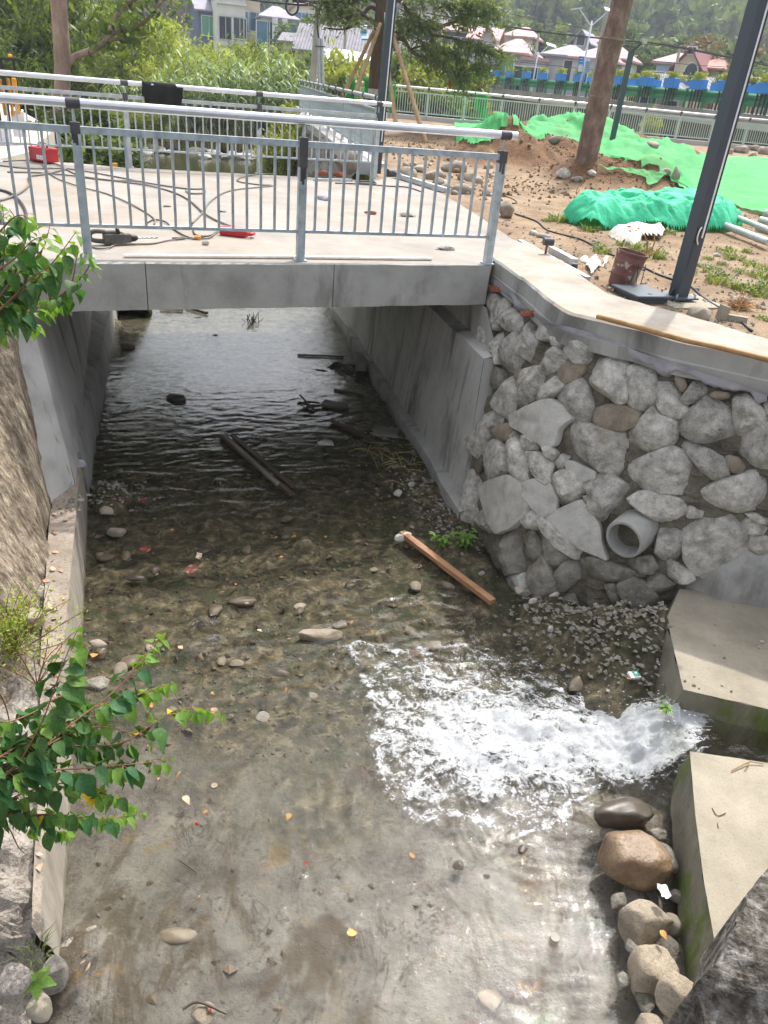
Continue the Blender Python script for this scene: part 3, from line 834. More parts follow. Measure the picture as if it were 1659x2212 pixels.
ra = 46 + (np.linspace(0, 1, nr) ** 1.6) * 320
A, Rr = np.meshgrid(aa, ra)
Hh = hill_h(A, Rr)
struct(np_mesh('hillside', np.stack([(np.sin(A) * Rr).ravel(), (np.cos(A) * Rr).ravel(), Hh.ravel()], 1), grid_faces(na, nr), M['bank'], None, (0, 0, 0), True))
A, Rr = np.meshgrid(np.radians(np.linspace(-45, 45, 120)), np.linspace(560, 900, 30))
f = np.clip((Rr - 560) / 250, 0, 1)
Hh = 4 + f * (82 + 60 * vn.fbm(np.degrees(A) * .12, Rr * .006, 4))
struct(np_mesh('distant_mountain', np.stack([(np.sin(A) * Rr).ravel(), (np.cos(A) * Rr).ravel(), Hh.ravel()], 1), grid_faces(120, 30), M['forest'], None, (0, 0, 0), True))
def vground(x, y):
 r = math.hypot(x, y)
 return float(hill_h(np.array([math.atan2(x, y)]), np.array([r]))[0])
# ------------------------------------------------------------------ bridge
DF_R = at(1058, 571)
br = thing('concrete_bridge', 'low flat concrete slab bridge over the stream with a pale dusty deck', 'bridge', (-.7, 7.6, 0))
dk = MB()
f0 = uv(-7, .005)
deck_poly = [f0, DF_R, at(1075, 552), at(1140, 530), at(1106, 516), at(1030, 464), at(960, 421), at(900, 393), at(864, 378), at(806, 391), at(600, 379), at(255, 361), at(160, 352)]
deck_poly += [uv(-7, 6.9)]
dk.prism([(p.x, p.y) for p in deck_poly], -.41, 0)
dk.build('deck_slab', M['deck'], br)
# edge beam in three pours with open joints
e0, e1 = uv(-4.6, 0), DF_R.copy()
ed = (e1 - e0).normalized()
js = [e0, at(313, 568), at(724, 572), e1]
ts = [(p - e0).dot(ed) for p in js]
out = Vector((ed.y, -ed.x, 0))
for i in range(3):
 a, b = e0 + ed * (ts[i] + (.004 if i else 0)), e0 + ed * (ts[i + 1] - .004)
 nn = 22
 mb = MB()
 rows = []
 for k in range(nn + 1):
  p = a.lerp(b, k / nn)
  w1, w2 = .006 * noise.noise(p * 3), .008 * noise.noise(p * 4 + Vector((9, 0, 0)))
  rows.append([p + out * .0 + Vector((0, 0, .004 + w1)), p + out * .028 + Vector((0, 0, -.006 + w1)), p + out * .03 + Vector((0, 0, -.2)), p + out * (.028) + Vector((0, 0, -.405 + w2)), p - out * .25 + Vector((0, 0, -.415))])
 vs = [q for r_ in rows for q in r_]
 fs = [(k * 5 + j, k * 5 + j + 1, (k + 1) * 5 + j + 1, (k + 1) * 5 + j) for k in range(nn) for j in range(4)]
 fs += [(0, 4, 3, 2, 1), tuple(nn * 5 + j for j in range(5))]
 mb.add(vs, fs)
 mb.build('edge_beam', M['conc'], br)
# abutment walls
B0, B1 = at(990, 1122, WZ - .12), Vector((-1.40, 15.0, WZ - .12))
S0, S1 = at(1046, 775, -.8), Vector((-1.32, 15.0, -.8))
T0 = Vector((DF_R.x + .02, DF_R.y - .12, -.415)); T1 = Vector((-1.05, 15.0, -.415))
ab = MB()
nn, mm = 40, 14
def ruled(a0, a1, b0, b1, nn, mm, amp=.0, seed=0):
 vs = []
 for j in range(mm + 1):
  for i in range(nn + 1):
   p = a0.lerp(a1, i / nn).lerp(b0.lerp(b1, i / nn), j / mm)
   p = p + Vector((amp * noise.noise(p * 1.7 + Vector((seed, 0, 0))), 0, 0))
   vs.append(p)
 fs = [(j * (nn + 1) + i, j * (nn + 1) + i + 1, (j + 1) * (nn + 1) + i + 1, (j + 1) * (nn + 1) + i) for j in range(mm) for i in range(nn)]
 return vs, fs
ab.add(*ruled(B0, B1, S0, S1, nn, mm, .012))
S0b, S1b = S0 + Vector((.14, .06, .03)), S1 + Vector((.14, .05, .03))
ab.add(*ruled(S0, S1, S0b, S1b, nn, 2, .01))
ab.add(*ruled(S0b, S1b, T0, T1, nn, 3, .01))
ab.quad(B0 + Vector((.9, .4, 0)), B0, S0, S0 + Vector((.8, .5, 0)))
ab.build('abutment_wall', M['conc_smooth'], br, True, angle=35)
# concrete toe strip along the foot of the right abutment
t0, t1 = at(1000, 1128, WZ), Vector((-1.42, 15, WZ))
ts_ = MB()
pp = [t0.lerp(t1, k / 14) + Vector((-.05 - .03 * math.sin(k * 2.1), 0, 0)) for k in range(15)]
vs = []
for k, p in enumerate(pp):
 hgt = .13 + .04 * noise.noise(p * 2)
 vs += [p + Vector((-.01, 0, -.2)), p + Vector((0, 0, hgt)), p + Vector((.22, .08, hgt + .03))]
ts_.add(vs, [(k * 3 + j, k * 3 + j + 1, (k + 1) * 3 + j + 1, (k + 1) * 3 + j) for k in range(14) for j in range(2)])
ts_.build('abutment_toe', M['conc'], br)
LB0, LB1 = at(163, 1045, -1.9), at(202, 659, -1.9)
LB1 = LB0.lerp(LB1, 1.3)
LT0 = at(63, 677, -.42)
LT1 = LB1 + (LT0 - LB0) * .5
LT1.z = -.415
la = MB()
la.add(*ruled(LB1, LB0, LT1, LT0, 34, 14, .012, 5))
la.quad(LB1 + Vector((-2, -.8, 0)), LB1, LT1, LT1 + Vector((-2, -.8, 0)))
la.build('abutment_wall', M['conc_smooth'], br, True, angle=35)
# near-side return wall of the left abutment (pale smooth render)
RW0, RW1 = at(112, 1100, -1.93), at(-4, 672, -.40)
wr = MB()
wr.add(*ruled(RW0, LB0 + Vector((.002, 0, -.03)), RW1, LT0, 12, 14, .015, 8))
wr.build('return_wall', M['conc_smooth'], br, True)
# footing strip with vertical face, under the left abutment
lw = [at(198, 996, WZ), LB1 + Vector((.33, .1, 0))]
fo = MB()
a, b = lw
c0_, c1_ = at(193, 1075, WZ), at(140, 1085, -1.87)
vs = [Vector((c0_.x + .02, c0_.y, WZ - .2)), Vector((c0_.x - .05, c0_.y, WZ + .44)), c1_]
for k in range(25):
 p = a.lerp(b, k / 24)
 p.z = 0
 i = LB0.lerp(LB1, k / 24)
 q = .02 * noise.noise(p * 3)
 vs += [Vector((p.x + .02, p.y, WZ - .2)), Vector((p.x - .03, p.y, WZ + .40 + q)), Vector((i.x - .02, i.y, -1.86 + q))]
fo.add(vs, [(k * 3 + j, k * 3 + j + 1, (k + 1) * 3 + j + 1, (k + 1) * 3 + j) for k in range(25) for j in range(2)])
fo.build('footing', M['conc'], br, True, angle=30)
# ------------------------------------------------------------------ left ledge, old streaked wall, rubble bank
LO = [at(198, 1000, WZ), at(190, 1080, WZ), at(180, 1300, WZ), at(165, 1500, WZ), at(150, 1750, WZ), at(135, 2000, WZ), at(131, 2060, WZ)]
LTp = [at(172, 1010, -1.93), at(166, 1085, -1.9), at(152, 1250, -1.9), at(130, 1450, -1.9), at(106, 1700, -1.9), at(91, 1950, -1.9), at(86, 2030, -1.9)]
LIp = [at(140, 1020, -1.88), at(110, 1105, -1.88), at(98, 1260, -1.88), at(88, 1420, -1.88), at(85, 1640, -1.87), at(72, 1900, -1.87), at(68, 2000, -1.87)]
LO, LTp, LIp = (smooth_path(q, 8) for q in (LO, LTp, LIp))
ldg = thing('concrete_ledge', 'narrow concrete ledge with leaf litter running along the left edge of the stream', 'ledge', LO[8])
mb = MB()
vs = []
for k in range(len(LO)):
 j1 = Vector((.008 * noise.noise(LTp[k] * 6), 0, .012 * noise.noise(LTp[k] * 5)))
 vs += [LTp[k] + j1, LIp[k] + Vector((0, 0, .02 * noise.noise(LIp[k] * 7)))]
mb.add(vs, [(k * 2, k * 2 + 1, k * 2 + 3, k * 2 + 2) for k in range(len(LO) - 1)])
mb.build('ledge_top', M['ledge'], ldg)
mb = MB()
vs = []
for k in range(len(LO)):
 j1 = Vector((.008 * noise.noise(LTp[k] * 6), 0, .012 * noise.noise(LTp[k] * 5)))
 vs += [LO[k] + Vector((0, 0, -.15)), LO[k].lerp(LTp[k], .5) + Vector((.01 * noise.noise(LO[k] * 4), 0, 0)), LTp[k] + j1]
mb.add(vs, [(k * 3 + j, k * 3 + j + 1, (k + 1) * 3 + j + 1, (k + 1) * 3 + j) for k in range(len(LO) - 1) for j in range(2)])
mb.build('ledge_face', M['boarded'], ldg)
# streaked old wall
wb = [at(112, 1100, -1.92), at(106, 1170, -1.92), at(99, 1250, -1.92), at(90, 1340, -1.92), at(70, 1430, -1.92), at(20, 1560, -1.92)]
wt_ = [at(33, 735, -.62), at(20, 712, -.5), at(-8, 690, -.42), at(-80, 700, -.4), at(-180, 740, -.4), at(-330, 800, -.4)]
mw = [at(70, 865, -1.15), at(52, 900, -1.12), at(22, 930, -1.1), at(-20, 980, -1.1), at(-80, 1060, -1.1), at(-190, 1150, -1.1)]
wb, wt_, mw = (smooth_path(q, 9) for q in (wb, wt_, mw))
ow = MB()
kk = 26
vs = []
for j in range(kk + 1):
 t = j / kk
 for i in range(len(wb)):
  p = wb[i] * ((1 - t) * (1 - 2 * t)) + mw[i] * (4 * t * (1 - t)) + wt_[i] * (t * (2 * t - 1))
  a_ = .05 * noise.noise(Vector((p.x * 3, p.y * 3, p.z * .7))) + .015 * noise.noise(p * 14)
  vs.append(p + Vector((a_, a_ * .4, 0)))
n_ = len(wb)
ow.add(vs, [(j * n_ + i, j * n_ + i + 1, (j + 1) * n_ + i + 1, (j + 1) * n_ + i) for j in range(kk) for i in range(n_ - 1)])
o = ow.build('old_retaining_wall', M['brown_wall'], smooth=True)
tag(o, 'old brown streaked wall leaning above the left ledge, lit by the sun', 'wall')
# cemented rubble below it
rb = MB()
nu, nv_ = 60, 90
inner = smooth_path([at(99, 1240, -1.93), at(93, 1320, -1.92), at(88, 1400, -1.9), at(86, 1560, -1.9), at(82, 1700, -1.9), at(72, 1900, -1.9), at(82, 2030, -2.0), at(100, 2090, -2.2), at(62, 2170, -2.28), at(50, 2280, -2.3)], 16)
vs = []
for i, p in enumerate(inner):
 for k in range(nu):
  t = k / (nu - 1)
  q = Vector((p.x - t * 2.2, p.y - t * .25, p.z - .03 + 1.45 * t ** 1.25))
  e = noise.fractal(q * 3.6, .6, 2.1, 6) * .17 + abs(noise.noise(q * 6 + Vector((4, 0, 0)))) * .13 + .02 * noise.noise(q * 22)
  vs.append(q + Vector((.25 * e if t < .02 else 0, 0, e * min(1, t * 9 + .25))))
rb.add(vs, [(i * nu + k, i * nu + k + 1, (i + 1) * nu + k + 1, (i + 1) * nu + k) for i in range(len(inner) - 1) for k in range(nu - 1)])
o = rb.build('rubble_bank', M['rubble_bank'], smooth=False)
struct(o)
eb = MB()
vs = []
for p in wt_:
 for k in range(12):
  q = Vector((p.x - k * .45, p.y - k * .04, p.z - .02 + .34 * min(1, k / 3)))
  vs.append(q + Vector((0, 0, .06 * noise.noise(q * 2))))
eb.add(vs, [(i * 12 + k, i * 12 + k + 1, (i + 1) * 12 + k + 1, (i + 1) * 12 + k) for i in range(len(wt_) - 1) for k in range(11)])
struct(eb.build('bank_top', M['soil_mound']))
for i, (px, py, z, sz, lab, mt) in enumerate([
  (75, 1335, -1.8, (.085, .10, .075), 'purplish grey round stone on the ledge under the straggly shrub', 'cobble'),
  (112, 2115, -2.22, (.09, .07, .13), 'angular grey stone at the foot of the left bank beside the bright sprout', 'granite_dark'),
  (30, 2125, -1.95, (.10, .09, .08), 'pinkish stone at the bottom left corner beside the bright sprout', 'rubble_bank'),
  (85, 2175, -2.15, (.09, .07, .06), 'rough tan stone in the bottom left corner below the bright sprout', 'conc_old'),
  ]):
 o = rock_mb(at(px, py, z), sz, 40 + i, 3, .4, rz(i * .7), 1, .6).build('bank_stone', M[mt], smooth=True, angle=40)
 tag(o, lab, 'stone')
# ------------------------------------------------------------------ stone retaining wall, right
wall = thing('stone_retaining_wall', 'rough granite rubble retaining wall with a concrete coping and a drain pipe', 'wall', at(1200, 1330, WZ))
TOPL = [CAPF[0] + Vector((.0, .05, 0)), CAPF[1], CAPF[2], CAPF[3], CAPF[4], CAPF[5], CAPF[6], CAPF[7], CAPF[8]]
TOPL = [Vector((p.x + .03, p.y + .03, -.2)) for p in TOPL]
BOT = [B0 + Vector((-.02, 0, 0)), at(1030, 1190, WZ - .1), at(1065, 1245, WZ - .1), at(1150, 1306, WZ - .1), at(1250, 1352, WZ - .1), at(1340, 1386, WZ - .1), at(1450, 1415, WZ - .1), at(1680, 1450, WZ - .1), at(1900, 1480, WZ - .1)]
tA, tB = smooth_path(TOPL, 8), smooth_path(BOT, 8)
ext_t, ext_b = tA[0] + Vector((-.05, .5, 0)), tB[0] + Vector((-.12, .5, 0))
tA, tB = [ext_t] + tA, [ext_b] + tB
vs, fs = [], []
mm = 26
for j in range(mm + 4):
 for i in range(len(tA)):
  vs.append(tB[i].lerp(tA[i], j / mm))
n_ = len(tA)
fs = [(j * n_ + i, j * n_ + i + 1, (j + 1) * n_ + i + 1, (j + 1) * n_ + i) for j in range(mm + 3) for i in range(n_ - 1)]
WBVH = BVHTree.FromPolygons([tuple(p) for p in vs], fs)
def onwall(px, py):
 r = ray(px, py).normalized()
 loc, nr, idx, dist = WBVH.ray_cast(Vector((0, 0, HC)), r)
 if loc is None:
  return None, None
 if nr.dot(r) > 0:
  nr = -nr
 return loc, nr
mv = []
for j in range(mm * 3 + 1):
 for i in range(n_):
  p = tB[i].lerp(tA[i], j / (mm * 3))
  e = .05 * noise.noise(p * 6) + .03 * noise.noise(p * 17)
  mv.append(p + Vector((e * .6 + .02, e * .8 + .03, e * .4)))
mb = MB().add(mv, [(j * n_ + i, j * n_ + i + 1, (j + 1) * n_ + i + 1, (j + 1) * n_ + i) for j in range(mm * 3) for i in range(n_ - 1)])
mb.build('mortar_bed', M['mortar'], wall)
A_ = lambda pts: [(972 + .4142 * x, 540 + .4142 * y) for x, y in pts]
B_ = lambda pts: [(972 + .4142 * x, 918 + .4142 * y) for x, y in pts]
STONES = []   # (polygon, kind)
for k, pts in [
 ('g', [(182, 190), (230, 185), (270, 225), (240, 244), (190, 227)]), ('g', [(188, 232), (262, 245), (285, 300), (280, 370), (240, 412), (190, 380), (176, 310)]),
 ('g', [(148, 410), (185, 392), (235, 420), (225, 470), (180, 532), (132, 500)]), ('g', [(290, 330), (310, 305), (368, 320), (365, 390), (340, 430), (290, 410), (278, 380)]),
 ('g', [(268, 250), (300, 258), (302, 320), (270, 340)]), ('g', [(220, 480), (275, 420), (300, 470), (270, 540), (265, 590), (215, 585), (195, 540)]),
 ('g', [(270, 540), (350, 440), (370, 540), (395, 580), (345, 670), (300, 640), (262, 570)]), ('g', [(360, 360), (420, 355), (440, 440), (475, 470), (465, 590), (440, 602), (385, 540), (352, 500)]),
 ('g', [(428, 400), (480, 385), (545, 410), (550, 450), (510, 473), (440, 465)]), ('g', [(537, 460), (580, 445), (610, 460), (605, 500), (560, 512), (540, 500)]),
 ('g', [(480, 490), (520, 475), (545, 510), (565, 514), (605, 560), (600, 610), (560, 655), (510, 660), (462, 600), (465, 530)]), ('g', [(612, 490), (690, 480), (760, 540), (800, 570), (745, 592), (660, 590), (600, 540)]),
 ('m', [(765, 528), (838, 532), (848, 550), (790, 562)]), ('b', [(570, 610), (610, 580), (680, 575), (722, 600), (690, 660), (620, 705), (575, 690), (558, 650)]),
 ('g', [(680, 640), (760, 575), (880, 560), (920, 600), (927, 770), (870, 795), (800, 740), (700, 700)]), ('g', [(930, 620), (1000, 600), (1060, 640), (1075, 800), (1050, 830), (985, 830), (935, 800), (926, 700)]),
 ('g', [(1070, 690), (1100, 660), (1160, 680), (1190, 730), (1240, 830), (1200, 865), (1130, 870), (1080, 800)]), ('b', [(1165, 650), (1200, 645), (1242, 690), (1230, 740), (1190, 737)]),
 ('g', [(1220, 760), (1270, 688), (1320, 690), (1342, 740), (1300, 790), (1220, 805), (1195, 790)]), ('b', [(1352, 735), (1440, 735), (1472, 760), (1440, 782), (1360, 778)]),
 ('g', [(1165, 890), (1250, 850), (1340, 775), (1465, 790), (1480, 880), (1495, 990), (1518, 1035), (1410, 1060), (1290, 1010), (1170, 920)]), ('g', [(1480, 780), (1560, 762), (1640, 850), (1640, 900), (1570, 980), (1500, 960), (1482, 880)]),
 ('g', [(1640, 800), (1720, 780), (1740, 900), (1652, 888)]), ('g', [(1500, 1010), (1600, 930), (1700, 890), (1740, 1150), (1580, 1120), (1510, 1060)]),
 ('d', [(210, 640), (240, 610), (285, 640), (270, 720), (225, 725), (205, 690)]), ('g', [(250, 700), (300, 650), (345, 690), (350, 740), (345, 830), (310, 885), (250, 810)]),
 ('b', [(345, 640), (380, 612), (412, 640), (390, 680), (350, 692)]), ('g', [(340, 735), (420, 640), (455, 615), (490, 650), (480, 700), (440, 760), (420, 805), (365, 800)]),
 ('g', [(480, 700), (540, 655), (595, 700), (560, 745), (490, 800), (455, 770)]), ('g', [(555, 760), (620, 710), (680, 675), (720, 730), (740, 800), (747, 900), (720, 920), (640, 870), (580, 830)]),
 ('b', [(745, 860), (780, 805), (900, 800), (990, 830), (1000, 880), (950, 945), (840, 945), (760, 920)]), ('f', [(340, 870), (430, 820), (540, 785), (600, 830), (645, 880), (575, 930), (555, 1010), (500, 1020), (440, 970), (350, 920)]),
 ('b', [(225, 930), (280, 905), (340, 905), (345, 945), (330, 995), (270, 1000), (230, 970)]), ('m', [(165, 770), (245, 770), (248, 840), (200, 862)]),
 ('g', [(560, 960), (640, 885), (740, 920), (840, 950), (935, 960), (930, 1030), (890, 1110), (850, 1160), (720, 1120), (600, 1080), (555, 1020)]), ('g', [(945, 950), (1060, 830), (1100, 870), (1170, 900), (1170, 990), (1100, 1060), (985, 1072), (940, 1030)]),
 ('g', [(125, 920), (185, 850), (240, 840), (300, 880), (290, 900), (222, 930), (200, 1010), (160, 1080), (130, 1000)]), ('m', [(1245, 830), (1340, 768), (1360, 785), (1260, 845)]),
 ('b', [(296, 460), (340, 440), (345, 452), (302, 475)])]:
 STONES.append((A_(pts), k))
for k, pts in [
 ('g', [(165, 150), (215, 85), (270, 95), (305, 180), (300, 240), (225, 310), (180, 250)]), ('g', [(275, 100), (360, 85), (400, 120), (440, 260), (400, 285), (340, 280), (305, 200)]),
 ('g', [(362, 60), (390, 45), (455, 90), (440, 130), (400, 130), (370, 90)]), ('g', [(325, 60), (350, 32), (362, 75), (330, 82)]),
 ('g', [(420, 150), (470, 150), (535, 200), (530, 290), (510, 305), (440, 250)]), ('g', [(450, 120), (530, 110), (560, 150), (535, 185), (470, 150)]),
 ('g', [(540, 190), (580, 155), (622, 170), (600, 220), (535, 260)]), ('f', [(612, 190), (650, 190), (760, 240), (755, 275), (690, 292), (640, 270), (615, 220)]),
 ('g', [(538, 280), (600, 240), (680, 260), (710, 320), (690, 370), (600, 435), (570, 410), (540, 330)]), ('g', [(705, 320), (745, 270), (835, 260), (900, 310), (950, 370), (950, 400), (890, 450), (830, 490), (775, 515), (740, 440), (735, 360)]),
 ('f', [(380, 310), (470, 285), (530, 310), (560, 380), (555, 440), (490, 475), (440, 420), (400, 370)]), ('f', [(205, 370), (240, 310), (330, 275), (380, 320), (420, 400), (400, 470), (330, 530), (270, 555), (235, 500)]),
 ('g', [(30, 340), (70, 270), (120, 250), (160, 300), (150, 400), (130, 480), (90, 500), (40, 480)]), ('g', [(140, 405), (165, 395), (230, 440), (240, 520), (257, 580), (215, 600), (170, 530), (140, 480)]),
 ('g', [(165, 300), (200, 290), (235, 330), (203, 380), (215, 430), (170, 380)]), ('g', [(380, 490), (430, 445), (490, 470), (495, 510), (450, 545), (400, 530)]),
 ('f', [(515, 480), (690, 400), (730, 440), (780, 520), (790, 600), (820, 690), (720, 650), (640, 600), (590, 560)]), ('g', [(480, 510), (510, 490), (590, 570), (640, 610), (720, 660), (690, 695), (640, 690), (560, 630), (500, 560)]),
 ('g', [(950, 390), (1010, 350), (1120, 360), (1200, 395), (1225, 440), (1215, 545), (1170, 545), (1050, 480)]), ('g', [(918, 250), (950, 205), (1060, 160), (1150, 120), (1230, 160), (1260, 220), (1350, 290), (1340, 340), (1220, 362), (1090, 345), (930, 310)]),
 ('g', [(1220, 120), (1240, 95), (1370, 140), (1420, 170), (1450, 260), (1430, 290), (1380, 300), (1310, 230)]), ('b', [(1415, 170), (1480, 150), (1540, 200), (1540, 240), (1490, 262), (1440, 220)]),
 ('g', [(1310, 360), (1420, 300), (1570, 250), (1700, 300), (1700, 500), (1560, 460), (1440, 440), (1340, 420)]), ('g', [(1220, 435), (1260, 425), (1320, 455), (1310, 485), (1240, 480)]),
 ('g', [(1225, 510), (1300, 490), (1440, 460), (1480, 510), (1540, 570), (1550, 640), (1490, 720), (1390, 790), (1290, 760), (1240, 690), (1225, 600)]), ('g', [(1510, 530), (1560, 490), (1659, 540), (1630, 572), (1540, 567)]),
 ('g', [(1545, 465), (1600, 465), (1690, 505), (1680, 530), (1590, 505)]), ('g', [(1100, 530), (1160, 520), (1215, 570), (1220, 640), (1180, 700), (1110, 695), (1075, 650), (1090, 580)]),
 ('d', [(240, 660), (270, 590), (350, 550), (380, 600), (400, 680), (395, 750), (330, 770), (270, 790), (237, 750)]), ('d', [(370, 570), (400, 540), (440, 560), (470, 620), (480, 670), (430, 700), (395, 660)]),
 ('d', [(455, 570), (490, 560), (560, 640), (600, 680), (610, 730), (550, 770), (510, 740), (470, 640)]), ('g', [(125, 560), (150, 530), (200, 600), (245, 620), (238, 700), (215, 755), (160, 720), (120, 640)]),
 ('d', [(405, 760), (480, 690), (520, 740), (550, 800), (540, 890), (500, 925), (450, 890), (410, 800)]), ('d', [(545, 790), (600, 720), (690, 700), (700, 760), (650, 830), (560, 880)]),
 ('d', [(705, 700), (760, 690), (900, 735), (990, 770), (990, 795), (900, 815), (780, 800), (705, 780)]), ('d', [(880, 740), (960, 690), (1050, 680), (1080, 740), (1050, 770), (990, 765)]),
 ('g', [(1085, 720), (1160, 710), (1260, 760), (1270, 800), (1200, 815), (1110, 780)]), ('g', [(265, 800), (390, 775), (430, 860), (445, 910), (420, 920), (330, 870)]),
 ('d', [(640, 850), (700, 800), (780, 820), (820, 880), (855, 965), (800, 1080), (740, 1080), (690, 990)]), ('d', [(495, 940), (560, 900), (640, 890), (670, 970), (670, 1040), (620, 1010), (530, 960)]),
 ('d', [(810, 840), (870, 830), (930, 940), (880, 965), (850, 930)]), ('d', [(890, 830), (970, 800), (1050, 850), (1100, 940), (1090, 990), (1020, 1015), (950, 960), (900, 880)]),
 ('d', [(1035, 800), (1080, 775), (1170, 830), (1150, 880), (1100, 905), (1050, 870)]), ('g', [(800, 1040), (850, 990), (930, 960), (990, 1030), (1010, 1100), (940, 1090), (810, 1080)]),
 ('g', [(697, 370), (735, 370), (738, 405), (700, 402)]), ('m', [(95, 180), (130, 110), (163, 150), (160, 230), (120, 258), (95, 230)]),
 ('g', [(0, 330), (20, 360), (22, 440), (0, 470), (-20, 400)]), ('g', [(18, 470), (60, 482), (72, 520), (30, 530)]),
 ('m', [(1010, 320), (1100, 345), (1230, 372), (1300, 400), (1210, 392), (1100, 352)]), ('d', [(1000, 1020), (1080, 1000), (1075, 1090), (1020, 1100)]),
 ('g', [(1555, 580), (1650, 585), (1700, 640), (1650, 700), (1560, 660)])]:
 STONES.append((B_(pts), k))
_rs = random.Random(88)
for gx_ in range(5):
 for gy_ in range(7):
  cx_, cy_ = 1735 + gx_ * 66 + (gy_ % 2) * 30 + _rs.uniform(-8, 8), 880 + gx_ * 22 + gy_ * 62 + _rs.uniform(-8, 8)
  STONES.append(([(cx_ + 36 * _rs.uniform(.75, 1.05) * math.cos(t), cy_ + 33 * _rs.uniform(.75, 1.05) * math.sin(t)) for t in np.linspace(0, 5.3, 7)], 'g'))
def stone_mesh(poly, kind, seed):
 rr = random.Random(seed)
 P = []
 c2 = Vector((sum(p[0] for p in poly) / len(poly), sum(p[1] for p in poly) / len(poly)))
 n = len(poly)
 for i in range(n):
  a, b, c = Vector(poly[i - 1]), Vector(poly[i]), Vector(poly[(i + 1) % n])
  if kind in 'b':
   P += [b.lerp(a, .34), b * .64 + (a + c) * .18, b.lerp(c, .34)]
  else:
   P += [b.lerp(a, .11), b.lerp(c, .11) if (c - b).length > 14 else b * .9 + (a + c) * .05]
  if (c - b).length > 24 and kind not in 'b':
   m = b.lerp(c, .5)
   P.append(m + Vector((rr.uniform(-1.4, 1.4), rr.uniform(-1.4, 1.4))))
 P = [c2 + (p - c2) * 1.0 for p in P]
 w3 = []
 for p in P:
  loc, nr = onwall(p.x, p.y)
  if loc is None:
   return None
  w3.append(loc)
 cc, cn = onwall(c2.x, c2.y)
 if cc is None:
  return None
 size = sum((p - cc).length for p in w3) / len(w3)
 proud = {'g': .065, 'b': .05, 'f': .05, 'd': .065, 'm': .01}[kind] * min(1.25, .5 + size * 3.2) + rr.uniform(-.012, .015)
 off = Vector((rr.uniform(-9, 9), rr.uniform(-9, 9), rr.uniform(-9, 9)))
 tilt = (Vector((rr.uniform(-1, 1), rr.uniform(-1, 1), rr.uniform(-1, 1))) - cn * 0)
 tilt = (tilt - cn * tilt.dot(cn)) * (.16 if kind in 'gd' else .08)
 # facets: planes that slice the front face
 cuts = []
 if kind in 'gd':
  for _ in range(rr.randint(4, 6)):
   t = Vector((rr.uniform(-1, 1), rr.uniform(-1, 1), rr.uniform(-1, 1)))
   t = (t - cn * t.dot(cn)).normalized()
   cuts.append((t, rr.uniform(.05, .55) * size, rr.uniform(.25, .75)))
 rings = [(1.15, -.50), (1.20, .40), (1.165, .84), (1.05, 1.03), (.64, 1.08), (.32, 1.05)] if kind != 'f' else [(1.10, -.50), (1.14, .5), (1.115, .93), (1.03, 1.01), (.6, 1.02), (.3, 1.02)]
 if kind == 'b':
  rings = [(1.03, -.50), (1.05, .15), (.98, .60), (.8, .85), (.55, 1.02), (.28, 1.1)]
 vs = []
 k = len(w3)
 for (s, h) in rings:
  for i, p in enumerate(w3):
   q = cc + (p - cc) * (s * (1 + .03 * noise.noise(p * 7 + off)))
   hh = proud * h
   if h > .1:
    hh += tilt.dot(q - cc) * min(1, h)
    hh += (.020 if kind in 'gd' else .006) * noise.noise(q * 8 + off) + (.010 if kind in 'gd' else .003) * noise.noise(q * 19 + off)
    for t, d, m_ in cuts:
     e = t.dot(q - cc) - d
     if e > 0:
      hh -= e * m_
   vs.append(q + cn * hh)
 vs.append(cc + cn * (proud * rings[-1][1]))
 fs = [(r * k + i, r * k + (i + 1) % k, (r + 1) * k + (i + 1) % k, (r + 1) * k + i) for r in range(len(rings) - 1) for i in range(k)]
 fs += [((len(rings) - 1) * k + i, (len(rings) - 1) * k + (i + 1) % k, len(vs) - 1) for i in range(k)]
 return MB().add(vs, fs)
SM = {'g': M['granite'], 'b': M['granite_brown'], 'f': M['granite_flat'], 'd': M['granite_dark'], 'm': M['mortar']}
for i, (poly, k) in enumerate(STONES):
 mb = stone_mesh(poly, k, 100 + i)
 if mb:
  o = mb.build('mortar_lump' if k == 'm' else 'stone', SM[k], wall, True, angle=28)
# chinking fragments between the stones (uncountable grit): one part
mb = MB()
rr = random.Random(12)
for i in range(420):
 px, py = rr.uniform(985, 1640), rr.uniform(620, 1400)
 loc, nr = onwall(px, py)
 if loc is None or loc.z > -.3 or loc.z < WZ:
  continue
 r = rr.uniform(.012, .035)
 c = loc - nr * .045
 q = Matrix.Rotation(rr.uniform(0, 6), 3, 'X') @ Matrix.Rotation(rr.uniform(0, 6), 3, 'Z')
 vs = [c + q @ (Vector(v) * r * rr.uniform(.6, 1.2)) for v in ((1, 0, 0), (-1, .2, 0), (0, 1, .1), (.1, -1, 0), (0, 0, 1), (0, .2, -1))]
 mb.add(vs, [(0, 2, 4), (2, 1, 4), (1, 3, 4), (3, 0, 4), (2, 0, 5), (1, 2, 5), (3, 1, 5), (0, 3, 5)])
mb.build('chinking', M['mortar'], wall, kind='stuff')
